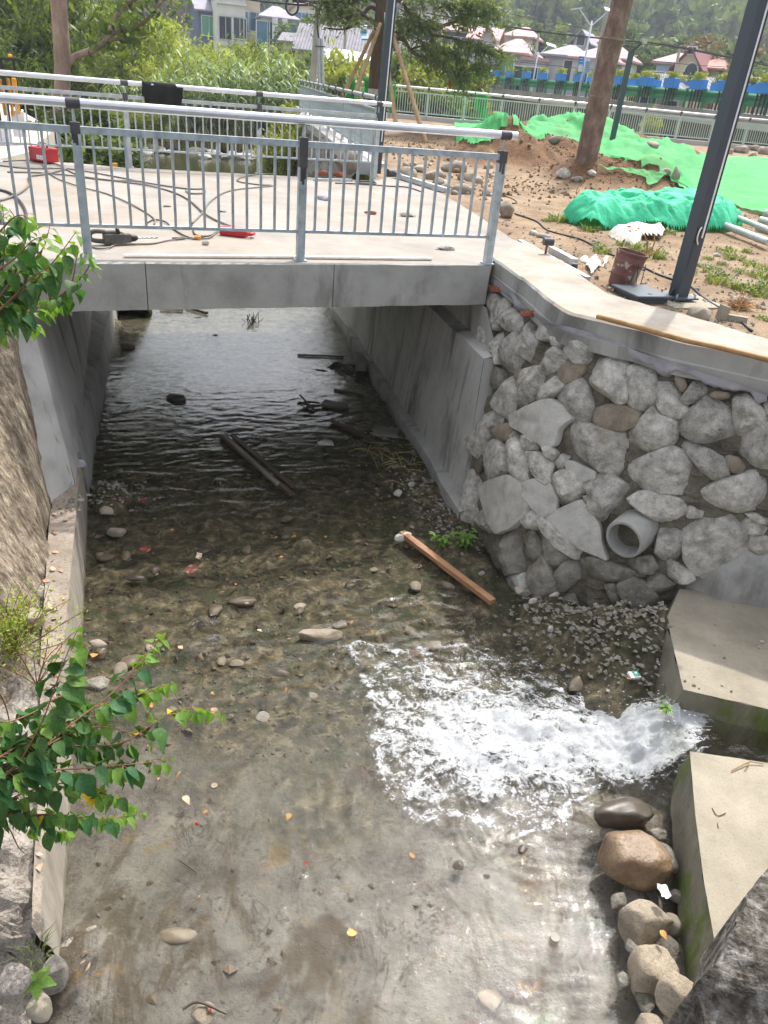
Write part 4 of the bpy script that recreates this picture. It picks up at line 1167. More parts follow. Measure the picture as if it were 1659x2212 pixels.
# coping
cp = MB()
cf, cb = smooth_path(CAPF, 8), smooth_path(CAPB, 8)
vs = []
for k in range(len(cf)):
 a, b = cf[k], cb[k]
 dn = (a - b).normalized()
 j1, j2 = .010 * noise.noise(a * 4), .012 * noise.noise(a * 6 + Vector((5, 0, 0)))
 vs += [b + Vector((0, 0, -.2)), b + Vector((0, 0, .018 + j2)), a - dn * .03 + Vector((0, 0, .02 + j1)), a + dn * j2 + Vector((0, 0, .0 + j1)), a + dn * (.008 + j2) + Vector((0, 0, -.13)),
           a + dn * (.022 + j2) + Vector((0, 0, -.14 + j1)), a + dn * (.02 + j2) + Vector((0, 0, -.245 + j1)), a - dn * .12 + Vector((0, 0, -.26))]
n_ = 8
cp.add(vs, [(k * n_ + j, (k + 1) * n_ + j, (k + 1) * n_ + j + 1, k * n_ + j + 1) for k in range(len(cf) - 1) for j in range(n_ - 1)] + [tuple(range(n_))])
cp_top = MB()
cp.build('coping', [M['coping'], M['conc']], wall)
me = KIDS[wall.name][-1].data
for pl_ in me.polygons:
 pl_.material_index = 0 if abs(pl_.normal.z) > .7 and pl_.center.z + BASE[wall.name].z > -.06 else 1
# pale mortar smeared under the coping
sm = MB()
low = A_([(200, 160), (240, 200), (330, 262), (380, 330), (440, 330), (520, 400), (575, 410), (640, 470), (720, 480), (840, 520), (905, 560), (1000, 600), (1060, 640), (1130, 665), (1180, 640), (1250, 660), (1310, 690), (1400, 735), (1500, 740), (1560, 740), (1600, 800), (1655, 800)])
upp = A_([(195, 100), (250, 150), (330, 200), (390, 262), (460, 320), (530, 365), (590, 395), (650, 405), (740, 430), (840, 470), (910, 490), (1000, 535), (1080, 560), (1150, 585), (1200, 600), (1270, 620), (1330, 640), (1410, 665), (1500, 690), (1560, 715), (1610, 740), (1655, 752)])
lo2 = smooth_path([Vector((x, y, 0)) for x, y in low], 4)
up2 = smooth_path([Vector((x, y, 0)) for x, y in upp], 4)
vs = []
for a, b in zip(up2, lo2):
 row = []
 for t in (0, .25, .5, .75, 1):
  p = a.lerp(b, t * (1 + .35 * noise.noise(Vector((a.x * .06, a.y * .06, 0)))))
  loc, nr = onwall(p.x, p.y)
  if loc is None:
   row = None
   break
  row.append(loc + nr * ((.085 if t < 1 else -.03) - .04 * t + .03 * noise.noise(loc * 9) + .012 * noise.noise(loc * 24)))
 if row:
  vs += row
sm.add(vs, [(k * 5 + j, k * 5 + j + 1, (k + 1) * 5 + j + 1, (k + 1) * 5 + j) for k in range(len(vs) // 5 - 1) for j in range(4)])
sm.build('mortar_smear', M['mortar_wet'], wall, True)
# cement plastered against the right-hand end where the wall meets the block
ps = MB()
vs, fs, idx = [], [], {}
for j in range(13):
 for i in range(19):
  px, py = 1480 + i * 13, 1205 + j * 14 - i * 2.2
  loc, nr = onwall(px, py)
  if loc is None:
   continue
  edge_ = min(1, i / 5, j / 3)
  idx[i, j] = len(vs)
  vs.append(loc + nr * (-.05 + .13 * edge_ + .03 * noise.noise(loc * 6)))
for j in range(12):
 for i in range(18):
  q = [(i, j), (i, j + 1), (i + 1, j + 1), (i + 1, j)]
  if all(k_ in idx for k_ in q):
   fs.append([idx[k_] for k_ in q])
ps.add(vs, fs)
ps.build('cement_plaster', M['conc'], wall, True)
# drain pipe
pc, pn = onwall(1415, 1150)
pm0 = at(1347, 1166, 0); r_ = ray(1347, 1166).normalized()
pdir = (Vector((-.62, -.70, -.10))).normalized()
dist = (pc - Vector((0, 0, HC))).length - .10
pmouth = Vector((0, 0, HC)) + r_ * dist
pback = pmouth - pdir * .42
dp = MB()
n = 28
x = pdir.cross(Z3).normalized(); y = x.cross(pdir)
def ringp(c, r, j=0.0):
 return [c + (x * math.cos(t) + y * math.sin(t)) * (r + j * noise.noise(c * 9 + Vector((math.cos(t) * 2, math.sin(t) * 2, 0)))) for t in (2 * math.pi * k / n for k in range(n))]
RO, RI = .168, .134
rg = [ringp(pback, RO), ringp(pmouth.lerp(pback, .5), RO + .004, .008), ringp(pmouth.lerp(pback, .05), RO, .004), ringp(pmouth, RO - .008, .004), ringp(pmouth, RI + .006, .003), ringp(pmouth.lerp(pback, .05), RI), ringp(pback, RI)]
dp.add([q for r2 in rg for q in r2], [(k * n + j, k * n + (j + 1) % n, (k + 1) * n + (j + 1) % n, (k + 1) * n + j) for k in range(6) for j in range(n)])
dp.add(ringp(pback + pdir * .02, RI + .001), [tuple(range(n))])
dp.build('drain_pipe', M['conc'], wall, True, angle=40)
l_, n__ = onwall(1202, 1283)
mb = MB()
mb.tube([l_ + n__ * .12, l_ - n__ * .05], .022, 12)
mb.build('weep_pipe', M['white_plastic'], wall)
# brick ends left sticking out under the coping
for (x0, y0, x1, y1) in [(228, 205, 310, 215), (136, 292, 185, 292), (392, 340, 485, 335)]:
 pa, pb = A_([(x0, y0), (x1, y1)])
 l1, n1 = None, None
 sx = 0
 while l1 is None and sx < 60:
  l1, n1 = onwall(pb[0] + sx, pb[1])
  sx += 3
 l0, n0 = onwall(pa[0] + sx, pa[1])
 if l0 is None:
  l0, n0 = l1 - Vector((.14, -.02, .0)), n1
 d = (l1 - l0).normalized()
 if sx > 3:
  l0, l1 = l0 - d * .12, l1 - d * .12
 c = (l0 + l1) / 2 + n0 * .05
 mb = MB()
 mb.bar(c - d * .10, c + d * .10, .10, .05)
 o = mb.build('brick', M['brick'], wall)
# ------------------------------------------------------------------ side-channel blocks
def block(top, base, name, label, zt, zb, mats):
 mb = MB()
 n = len(top)
 for i in range(n - 1):
  a, b = top[i], top[i + 1]
  c, d = base[i], base[i + 1]
  vs, fs = ruled(c, d, a, b, 16, 10, 0)
  vs = [p + Vector((.014 * noise.noise(p * 5) + .008 * noise.noise(p * 21), .014 * noise.noise(p * 5 + Vector((3, 0, 0))), .008 * noise.noise(p * 9))) for p in vs]
  mb.add(vs, fs, 1)
 c = Vector((4.2, (top[0].y + top[-1].y) / 2, zt))
 vs, fs = [], []
 # top as fan strips towards the far right edge
 pts = []
 for i in range(n - 1):
  pts += [top[i].lerp(top[i + 1], t / 10) for t in range(10)]
 pts.append(top[-1])
 m = 22
 for k, p in enumerate(pts):
  t_ = k / (len(pts) - 1)
  e = top[0].lerp(top[-1], t_)
  for j in range(m + 1):
   q = p.lerp(e, j / m)
   vs.append(q + Vector((0, 0, .008 * noise.noise(q * 4) * (1 if j else .4))))
 fs = [(k * (m + 1) + j, k * (m + 1) + j + 1, (k + 1) * (m + 1) + j + 1, (k + 1) * (m + 1) + j) for k in range(len(pts) - 1) for j in range(m)]
 mb.add(vs, fs, 0)
 o = mb.build(name, mats, smooth=True, angle=40)
 tag(o, label, 'concrete block')
 return o
ZT = -1.85
tp = [Vector((4.5, 5.6, ZT)), at(1700, 1290, ZT), at(1468, 1272, ZT), at(1440, 1335, ZT), at(1476, 1490, ZT), at(1659, 1532, ZT), Vector((5.0, 3.6, ZT))]
bt = [Vector((4.5, 5.6, WZ - .3)), at(1700, 1290, ZT) + Vector((0, 0, -.8)), at(1384, 1400, WZ - .15), at(1366, 1470, WZ - .15), at(1384, 1580, WZ - .05), at(1659, 1632, WZ + .1), Vector((5.0, 3.6, WZ - .3))]
bt = [Vector((p.x, p.y, WZ - .3)) for p in bt]
block(tp, bt, 'channel_block', 'tan concrete block with green moss on its streamward side, upstream of the white water', ZT, WZ, [M['conc_old'], M['moss_conc']])
tp = [Vector((5.0, 3.25, ZT)), at(1659, 1648, ZT), at(1490, 1622, ZT), at(1502, 1760, ZT), at(1520, 1900, ZT), at(1540, 2010, ZT), at(1555, 2110, ZT), at(1575, 2240, ZT), Vector((2.2, 1.2, ZT))]
bt = [Vector((5.0, 3.25, -2.4)), at(1659, 1705, -2.4), at(1452, 1690, -2.3), at(1450, 1820, -2.3), at(1466, 1960, -2.3), at(1474, 2080, -2.3), at(1490, 2180, -2.3), at(1500, 2290, -2.3), Vector((1.9, 1.2, -2.4))]
block(tp, bt, 'channel_block', 'tan sunlit concrete block at the lower right with shaded mossy side above the boulders', ZT, WZ, [M['conc_old'], M['moss_conc']])
# dark weathered concrete in the bottom right corner
edge = smooth_path([at(1760, 1760, -1.35), at(1659, 1848, -1.35), at(1596, 1925, -1.35), at(1552, 2000, -1.38), at(1532, 2062, -1.42), at(1490, 2108, -1.5), at(1486, 2170, -1.6), at(1470, 2300, -1.7)], 8)
mb = MB()
vs = []
m = 26
for k, p in enumerate(edge):
 for j in range(m + 1):
  t = j / m
  q = Vector((p.x + t * 1.1, p.y - t * .55 , p.z + .10 * math.sin(min(1, t * 3) * 1.57) + t * .06))
  e = .06 * noise.fractal(q * 5, .8, 2.1, 4)
  vs.append(q + Vector((e * .4, -e * .3, e + (-.5 if j == 0 else 0))))
mb.add(vs, [(k * (m + 1) + j, k * (m + 1) + j + 1, (k + 1) * (m + 1) + j + 1, (k + 1) * (m + 1) + j) for k in range(len(edge) - 1) for j in range(m)])
o = mb.build('weathered_parapet', M['lichen'], smooth=False)
tag(o, 'dark lichen-blotched concrete mass in the bottom right corner of the view', 'parapet')
# boulders along the foot of the lower block
def rock_at(px, py, z, size, seed, name, label, cat, mat, M_=None, sub=3, ang=.1, group=None):
 o = rock_mb(at(px, py, z), size, seed, sub, ang, M_, 2, .62).build(name, M[mat], smooth=True, angle=45)
 return tag(o, label, cat, group)
rock_at(1366, 1856, -2.20, (.19, .185, .18), 201, 'boulder', 'wet brown boulder with dark spots just below the white water', 'boulder', 'boulder_wet', rz(.3), 4, .1)
rock_at(1393, 1992, -2.22, (.165, .145, .15), 202, 'boulder', 'tan rounded boulder under the white scrap of card', 'boulder', 'boulder', rz(.4), 4, .16)
rock_at(1414, 2108, -2.22, (.135, .145, .15), 203, 'boulder', 'greyish tan boulder third from the white water, below the card', 'boulder', 'boulder', rz(-.3), 4, .16)
rock_at(1462, 2150, -2.1, (.095, .10, .10), 204, 'boulder', 'small cracked tan boulder wedged against the dark parapet', 'boulder', 'boulder', rz(.9), 4, .1)
rock_at(1410, 2225, -2.22, (.09, .07, .07), 205, 'boulder', 'pale stone at the very bottom edge beside the boulders', 'boulder', 'boulder', None, 3, .1)
rock_at(1455, 2000, -2.2, (.05, .08, .08), 206, 'boulder', 'flat grey-green stone jammed between the boulders and the block', 'boulder', 'moss_conc', rz(.2), 3, .2)
rock_at(1440, 1850, -2.2, (.05, .12, .06), 207, 'boulder', 'low brown stone jammed between the wet boulder and the block', 'boulder', 'granite_dark', rz(.2), 3, .2)
mb = MB()
c = at(1350, 1750, -2.14)
mb = rock_mb(c - Z3 * .05, (.21, .095, .11), 208, 4, .2, rz(.12), 2, .6)
o = mb.build('wet_slab', M['slab_wet'], smooth=True, angle=50)
tag(o, 'dark glistening wet slab at the lip of the white water', 'stone')
# ------------------------------------------------------------------ railings on the bridge
def bridge_rail(label, posts, first_left, last_right, mat, pmat, seed, cols, over0, over1):
 """posts: ground points of the posts, left to right; panels between them plus a run beyond the left one"""
 rr = random.Random(seed)
 root = thing('bridge_railing', label, 'railing', posts[0], 'steel railings on the bridge')
 d = (posts[-1] - posts[0]).normalized()
 d.z = 0
 up = Vector((0, 0, 1))
 Mx = Matrix((d, Vector((-d.y, d.x, 0)), up)).transposed()
 # posts
 for i, p in enumerate(posts):
  mb = MB()
  mb.box(p + up * .525, (.072, .072, 1.05), Mx)
  po = mb.build('post', mat, root)
  mb = MB()
  hh = rr.uniform(.07, .12) if i != len(posts) // 2 else .24
  mb.box(p + up * (1.05 - hh / 2 + .004), (.0745, .0745, hh), Mx)
  for k in range(3):
   w = rr.uniform(.012, .03)
   L = rr.uniform(.04, .16)
   mb.box(p + d * rr.uniform(-.022, .022) - Vector((-d.y, d.x, 0)) * .0365 + up * (1.05 - hh - L / 2 + .005), (w, .002, L), Mx)
  mb.build('dark_paint_patch', M['dark_paint'], po)
  mb = MB()
  mb.box(p + up * .006, (.11, .11, .012), Mx)
  mb.build('foot_plate', M['galv'], po)
  mb = MB()
  mb.add([p + up * 1.05 + d * .012, p + up * 1.05 - d * .012, p + up * 1.155 - d * .006, p + up * 1.155 + d * .006] + [q + Vector((-d.y, d.x, 0)) * .008 for q in (p + up * 1.05 + d * .012, p + up * 1.05 - d * .012, p + up * 1.155 - d * .006, p + up * 1.155 + d * .006)],
               [(0, 1, 2, 3), (7, 6, 5, 4), (0, 4, 5, 1), (1, 5, 6, 2), (2, 6, 7, 3), (3, 7, 4, 0)])
  mb.build('bracket', M['galv'], root)
  mb = MB()
  mb.tube([p + up * 1.19 - d * .055, p + up * 1.19 + d * .055], .0405, 20)
  mb.build('sleeve', M['dark_paint'], root)
 # handrail pipe
 a, b = first_left + up * 1.19, last_right + up * 1.19
 mb = MB()
 mb.tube([a - d * over0, b + d * over1], .036, 24)
 mb.build('handrail', M['stainless'], root, True, angle=40)
 spans = [(first_left, posts[0])] + [(posts[i], posts[i + 1]) for i in range(len(posts) - 1)]
 base = None
 for a, b in spans:
  L = (b - a).length
  mb = MB()
  mb.bar(a + d * .036 + up * 1.0, b - d * .036 + up * 1.0, .05, .052)
  mb.build('top_rail', mat, root)
  mb = MB()
  mb.bar(a + d * .036 + up * .265, b - d * .036 + up * .265, .042, .026)
  mb.build('bottom_rail', mat, root)
  n = max(3, int(round(L / .1285)))
  for k in range(1, n):
   p = a + d * (L * k / n)
   if base is None:
    mb = MB()
    mb.box(p + up * .626, (.022, .022, .696), Mx)
    base = mb.build('baluster', mat, root)
    base_p = p
   else:
    c = base.copy()
    COL.objects.link(c)
    c.parent = root
    KIDS[root.name].append(c)
    c.location = p - base_p
 return root
P1, P2, P3 = at(191, 556), at(648, 563), at(1052, 570)
d_ = (P3 - P1).normalized()
P0 = P1 - d_ * 1.93
bridge_rail('near galvanised railing on the bridge, with a shiny handrail and dark painted post tops', [P1, P2, P3], P0, P3, M['galv'], M['dark_paint'], 3, 0, .6, .12)
Q2, Q3 = at(281, 362), at(808, 386)
dq = (Q3 - Q2).normalized()
Qm = Q2.lerp(Q3, .5)
Q0 = Q2 - dq * 1.95
bridge_rail('far railing on the bridge with a black garment over its handrail', [Q0 + dq * .0, Q2, Qm, Q3], Q0, Q3, M['galv_far'], M['dark_paint'], 4, 0, .45, .22)
# black garment over the far handrail
g0, g1 = at(291, 178, 0), 0
ga = Q2 + dq * .26 + Z3 * 1.19
gb = ga + dq * .62
nrm = Vector((dq.y, -dq.x, 0))
vs = []
prof = [(-.05, -.16), (-.045, -.02), (-.03, .025), (0, .041), (.032, .025), (.046, -.03), (.05, -.12), (.052, -.22), (.053, -.31), (.052, -.37)]
cols_ = 22
for j, (o_, z) in enumerate(prof):
 for i in range(cols_):
  t = i / (cols_ - 1)
  p = ga.lerp(gb, t) + nrm * (o_ + .018 * noise.noise(Vector((t * 6, z * 2, 0))) * min(1, j / 4)) + Z3 * z
  if j > 5:
   p += dq * ((.5 - t) * .10 * (j - 5) / 4) + Z3 * (.03 * noise.noise(Vector((t * 4, 9, 0))))
  if t > .85:
   p += Z3 * (-.03 if j < 5 else .12 * (t - .85) / .15 * (j - 4) / 5)
  vs.append(p)
mb = MB().add(vs, [(j * cols_ + i, j * cols_ + i + 1, (j + 1) * cols_ + i + 1, (j + 1) * cols_ + i) for j in range(len(prof) - 1) for i in range(cols_ - 1)])
o = mb.build('garment', M['cloth_black'], smooth=True)
sol = o.modifiers.new('thickness', 'SOLIDIFY'); sol.thickness = .006
tag(o, 'black garment hung over the far handrail of the bridge', 'clothing')
# ------------------------------------------------------------------ things lying on the bridge deck
def on_deck(px, py, z=0.0):
 return at(px, py, z)
# rotary hammer
c = at(248, 529)
dr = thing('hammer_drill', 'dark dusty hammer drill lying on the bridge deck behind the left post', 'power drill', c)
ax = (at(326, 525) - at(190, 528)).normalized()
sd_ = Vector((-ax.y, ax.x, 0))
Mx = Matrix((ax, sd_, Z3)).transposed()
mb = MB()
mb.box(c + Z3 * .055 + ax * .0, (.20, .085, .10), Mx); mb.box(c + Z3 * .075 + ax * .03 + sd_ * .02, (.14, .1, .06), Mx)
mb.box(c + Z3 * .06 + ax * .12, (.07, .07, .08), Mx); mb.box(c + Z3 * .115 - ax * .03, (.12, .06, .03), Mx)
o = mb.build('motor_housing', M['drill'], dr)
bv = o.modifiers.new('bevel', 'BEVEL'); bv.width = .012; bv.segments = 2
mb = MB()
mb.tube(smooth_path([c - ax * .08 + Z3 * .12, c - ax * .17 + Z3 * .125, c - ax * .215 + Z3 * .10, c - ax * .20 + Z3 * .05, c - ax * .08 + Z3 * .03], 5), .021, 10)
mb.build('handle', M['drill'], dr, True)
mb = MB(); mb.tube([c + ax * .15 + Z3 * .06, c + ax * .19 + Z3 * .06, c + ax * .215 + Z3 * .058], [.035, .032, .018], 14); mb.build('chuck', M['black'], dr, True, angle=40)
mb = MB(); mb.tube([c + ax * .21 + Z3 * .058 + (sd_ * math.cos(k * 1.1) + Z3 * math.sin(k * 1.1)) * .003 + ax * (.2 * k / 26) for k in range(27)], .008, 8); mb.build('drill_bit', M['galv'], dr, True)
mb = MB(); mb.tube([c + Z3 * .10 + ax * .05, c + Z3 * .15 + ax * .02 - sd_ * .05], .017, 10); mb.build('side_grip', M['black'], dr, True)
# red case
a, b = at(474, 508), at(543, 516)
ax = (b - a).normalized(); ce = (a + b) / 2
sd_ = Vector((-ax.y, ax.x, 0))
Mx = Matrix((ax, sd_, Z3)).transposed()
rc = thing('tool_case', 'flat red tool case lying on the deck near the middle of the near railing', 'case', ce)
L = (b - a).length
mb = MB(); mb.box(ce + Z3 * .045 - ax * .03 + sd_ * .05, (L * .82, .13, .085), Mx)
o = mb.build('case_body', M['red_paint'], rc); bv = o.modifiers.new('bevel', 'BEVEL'); bv.width = .015; bv.segments = 2
mb = MB(); mb.tube(smooth_path([ce + ax * (L * .35) + Z3 * .04 + sd_ * .0, ce + ax * (L * .5) + Z3 * .045 + sd_ * .01, ce + ax * (L * .5) + Z3 * .045 + sd_ * .09, ce + ax * (L * .35) + Z3 * .04 + sd_ * .10], 4), .018, 8); mb.build('case_handle', M['red_paint'], rc, True)
# red welding set
a, b = at(60, 348), at(105, 356)
ax = (b - a).normalized(); ce = (a + b) / 2
sd_ = Vector((-ax.y, ax.x, 0))
Mx = Matrix((ax, sd_, Z3)).transposed()
L = (b - a).length * .85
H_ = atd(80, 318, math.hypot(ce.x, ce.y)).z
ws = thing('welding_set', 'red welding inverter box with a black carrying handle on the left of the deck', 'welding machine', ce)
mb = MB(); mb.box(ce + Z3 * (H_ / 2 + .01) + sd_ * .12, (L, .24, H_ - .02), Mx)
o = mb.build('casing', M['red_paint'], ws); bv = o.modifiers.new('bevel', 'BEVEL'); bv.width = .02; bv.segments = 2
mb = MB(); mb.tube(smooth_path([ce - ax * L * .25 + sd_ * .12 + Z3 * (H_ - .01), ce - ax * L * .2 + sd_ * .12 + Z3 * (H_ + .05), ce + ax * L * .2 + sd_ * .12 + Z3 * (H_ + .05), ce + ax * L * .25 + sd_ * .12 + Z3 * (H_ - .01)], 4), .014, 8); mb.build('carry_handle', M['black'], ws, True)
mb = MB()
for k in range(4):
 mb.box(ce - sd_ * .0025 + ax * (-.0 + .035 * k) + Z3 * (H_ * .42), (.026, .003, .05), Mx)
mb.box(ce - sd_ * .0025 + ax * .07 + Z3 * (H_ * .28), (.17, .003, .012), Mx)
mb.build('front_print', M['white_paint'], ws)
mb = MB()
for k in range(7):
 mb.box(ce - sd_ * .0025 - ax * (L * .33) + Z3 * (H_ * .25 + .03 * k), (.09, .003, .008), Mx)
mb.build('vent_slots', M['black'], ws)
mb = MB(); mb.tube([ce - ax * (L * .55) + Z3 * 0, ce - ax * (L * .55) + Z3 * .42], .007, 6)
tag(mb.build('upright_rod', M['black']), 'thin upright rod beside the red welding box', 'rod')
# white pipe along the front edge
mb = MB(); a, b = at(268, 557), at(932, 563)
mb.tube([a + Z3 * .017, a.lerp(b, .5) + Z3 * .018 + VV * .02, b + Z3 * .017], .016, 14)
tag(mb.build('white_pipe', M['white_plastic'], smooth=True, angle=40), 'long white plastic pipe lying along the front edge of the bridge deck', 'pipe')
# cables
def cable(pts, r, mat, label, nm='cable', z=.0, cat='cable'):
 P = smooth_path([at(x, y) + Z3 * (r + z + .004 * i % .01) for i, (x, y) in enumerate(pts)], 8)
 mb = MB(); mb.tube(P, r, 7)
 return tag(mb.build(nm, M[mat], smooth=True), label, cat)
D4 = lambda pts: [(.358 * x, 216 + .358 * y) for x, y in pts]
D5 = lambda pts: [(540 + .3411 * x, 216 + .3411 * y) for x, y in pts]
D6 = lambda pts: [(1065 + .358 * x, 216 + .358 * y) for x, y in pts]
cable(D4([(0, 400), (180, 420), (420, 425), (680, 465), (900, 510), (1120, 540), (1230, 545), (1225, 570), (1150, 570), (1120, 555)]), .011, 'grey_cable', 'dusty cable running across the deck to a small loop in the middle')
cable(D4([(45, 440), (220, 445), (480, 470), (740, 500), (900, 525), (1040, 560), (1140, 610), (1230, 690), (1300, 730), (1390, 770)]), .011, 'grey_cable', 'dusty cable crossing the deck and dropping towards the red case')
cable(D4([(20, 375), (160, 370), (330, 390), (430, 440), (480, 460), (560, 480), (760, 495), (840, 498)]), .010, 'grey_cable', 'cable leading from the red welding box along the deck')
cable(D4([(250, 390), (330, 470), (480, 530), (640, 570), (780, 630), (890, 690), (935, 730), (930, 760)]), .009, 'grey_cable', 'thin cable curving from the left towards the middle of the near railing')
cable(D4([(0, 550), (60, 570), (120, 620), (155, 680), (160, 740)]), .015, 'black_cable', 'thick black cable hooking down at the left of the deck')
cable(D4([(0, 615), (80, 590), (150, 550), (180, 510), (180, 470), (260, 455), (400, 425)]), .014, 'grey_cable', 'pale hose bending across the left of the deck')
cable(D4([(550, 890), (600, 905), (660, 900), (700, 880), (800, 878), (920, 872), (1000, 858), (1110, 845), (1180, 845), (1260, 840), (1310, 805), (1390, 770)]), .008, 'grey_cable', 'power lead trailing from the hammer drill along the deck')
cable(D4([(880, 750), (930, 730), (1000, 745), (1040, 780), (1120, 830), (1180, 840), (1240, 830)]), .008, 'black_cable', 'black lead looped on the deck behind the near railing')
cable(D4([(1160, 760), (1180, 820), (1260, 830), (1310, 800)]), .008, 'black_cable', 'short black lead curled beside the red case')
cable(D4([(1160, 750), (1220, 690), (1280, 610), (1400, 550), (1640, 525), (1560, 515), (1450, 500), (1440, 480), (1540, 455), (1660, 450)]), .010, 'grey_cable', 'grey cable looping over the back of the deck')
cable(D5([(540, 530), (640, 535), (780, 545), (880, 550), (1000, 560), (1100, 590)]), .010, 'black_cable', 'black cable running along the back right of the deck')
cable(D5([(670, 520), (700, 535), (790, 540), (780, 525), (690, 522)]), .014, 'black_cable', 'small black coil of cable at the back right of the deck')
mb = MB(); mb.box(at(427, 518) + Z3 * .02, (.06, .035, .035), rz(.2))
o = mb.build('cable_plug', M['orange']); tag(o, 'orange plug on the lead beside the red case', 'plug')
mb = MB(); mb.tube([at(373, 519) + Z3 * .014, at(399, 517) + Z3 * .014], .013, 8)
tag(mb.build('cable_plug', M['black'], smooth=True), 'black cable connector on the deck right of the drill bit', 'plug')
mb = MB(); mb.box(at(247, 359) + Z3 * .02, (.10, .05, .05), rz(.4))
tag(mb.build('plastic_scrap', M['orange']), 'small orange plastic scrap at the back edge of the deck', 'scrap')
def deck_stone(px, py, size, seed, label, mat='granite', cat='stone', a=.3, ang=.2, z=.02):
 o = rock_mb(at(px, py) + Z3 * z, size, seed, 2, ang, rz(a)).build('stone_fragment' if cat == 'stone' else 'brick_fragment', M[mat], smooth=True, angle=35)
 return tag(o, label, cat)
deck_stone(444, 529, (.045, .03, .03), 1, 'small grey stone chip on the deck below the red case', 'granite')
deck_stone(964, 540, (.12, .045, .04), 2, 'long flat grey stone on the deck near the right end of the railing', 'granite', a=.25)
deck_stone(880, 468, (.14, .05, .04), 3, 'pale elongated stone on the deck behind the right panel of railing', 'cobble', a=.35)
deck_stone(800, 463, (.11, .03, .03), 4, 'brick-red fragment on the deck behind the near railing', 'brick', 'brick', a=.2, ang=.3)
deck_stone(700, 432, (.16, .06, .05), 5, 'pale lump of mortar on the deck behind the near railing', 'mortar_wet', a=-.8)
deck_stone(748, 376, (.24, .20, .30), 6, 'yellowish boulder at the back right corner of the deck', 'cobble', z=.2)
deck_stone(735, 384, (.16, .07, .05), 7, 'reddish brick lying in front of the yellowish boulder', 'brick', 'brick', a=.4, ang=.3, z=.05)
deck_stone(695, 381, (.12, .06, .05), 8, 'brown brick end at the back edge of the deck', 'brick', 'brick', a=.4, ang=.3, z=.05)
deck_stone(362, 447, (.06, .03, .02), 9, 'small yellowish chip in the middle of the deck', 'cobble', a=.6, z=.01)
deck_stone(480, 458, (.06, .03, .015), 10, 'dark crumb of mortar in the middle of the deck', 'granite_dark', a=.6, z=.01)
mb = MB(); mb.bar(at(678, 391) + Z3 * .02, at(760, 392) + Z3 * .02, .05, .04)
tag(mb.build('steel_bar', M['galv_far']), 'short pale steel bar at the back of the deck', 'bar')
# spare rail post lying at the right edge of the deck, with its sleeve
c0, c1 = at(866, 388), at(970, 420)
ro = thing('spare_rail_post', 'spare steel rail post with a dark sleeve lying at the right deck edge', 'rail post', c0)
mb = MB(); mb.bar(c0 + Z3 * .05, c1 + Z3 * .05, .075, .075); mb.build('post', M['galv_far'], ro)
dd = (c0 - c1).normalized()
mb = MB(); mb.bar(c0 + Z3 * .055 + dd * .0, c0 + dd * .25 + Z3 * .07, .08, .08); mb.build('dark_paint_patch', M['dark_paint'], ro)
mb = MB(); q = c0 + dd * .42; mb.tube([q + Vector((-.06, -.05, .06)), q + Vector((.06, .05, .06))], .07, 14); mb.build('sleeve', M['dark_paint'], ro, True, angle=40)
# ------------------------------------------------------------------ right bank: posts, lamps, litter of the building site
def lamp_post(name, label, base, top, w, yaw, led=True, plate=True, arm=None):
 root = thing(name, label, 'lamp post', base)
 d = (top - base).normalized()
 x = Vector((math.cos(yaw), math.sin(yaw), 0))
 x = (x - d * x.dot(d)).normalized()
 y = d.cross(x)
 Mx = Matrix((x, y, d)).transposed()
 L = (top - base).length
 mb = MB(); mb.box((base + top) / 2, (w, w, L), Mx)
 o = mb.build('column', M['lamp_paint'], root)
 if led:
  mb = MB(); mb.box((base + top) / 2 + x * (w * .22) - y * (w / 2 + .003) + d * .25, (w * .13, .006, L - .6), Mx)
  mb.build('led_strip', M['led'], root)
  mb = MB(); mb.box((base + top) / 2 + x * (w * .36) - y * (w / 2 + .002) + d * .25, (w * .13, .004, L - .6), Mx)
  mb.build('strip_channel', M['black'], root)
 if plate:
  mb = MB(); mb.box(base + Vector((0, 0, .008)), (w * 2.1, w * 2.1, .016), rz(yaw))
  mb.build('base_plate', M['lamp_paint'], root)
  for sx in (-1, 1):
   for sy in (-1, 1):
    q = base + rz(yaw) @ Vector((sx * w * .85, sy * w * .85, 0))
    mb = MB(); mb.tube([q + Z3 * .012, q + Z3 * .05], .010, 8); mb.build('anchor_bolt', M['galv'], root)
  for sx in (-1, 1):
   mb = MB()
   q = base + x * (sx * w / 2)
   t_ = y * .004
   mb.add([q - t_, q + x * (sx * w * .5) - t_, q + d * .09 - t_, q + t_, q + x * (sx * w * .5) + t_, q + d * .09 + t_], [(0, 1, 2), (5, 4, 3), (0, 3, 4, 1), (1, 4, 5, 2), (2, 5, 3, 0)])
   mb.build('gusset', M['lamp_paint'], root)
 if arm:
  mb = MB(); mb.bar(top - d * .02, arm, w * .95, w * .6)
  mb.build('arm', M['lamp_paint'], root)
  a2 = top.lerp(arm, .5); dn = (arm - top).normalized()
  mb = MB(); mb.bar(a2 - Z3 * (w * .36), arm - dn * .05 - Z3 * (w * .36), w * .8, .03); mb.build('lamp_panel', M['led'], root)
  mb = MB(); mb.box(arm + dn * .02, (w * 1.1, w * 1.1, w * .95), rz(yaw)); mb.build('lamp_head', M['viaduct_light'], root)
 return root, x, y, d
bs = on_ground(1462, 648)
tp_ = atd(1642, 0, math.hypot(bs.x, bs.y) + .0)
tp2 = bs + (tp_ - bs) * 1.35
rt, x_, y_, d_l = lamp_post('lamp_post', 'tall slate lamp post with a white light strip, nearest on the right bank', bs + Z3 * .03, tp2, .128, R_(24))
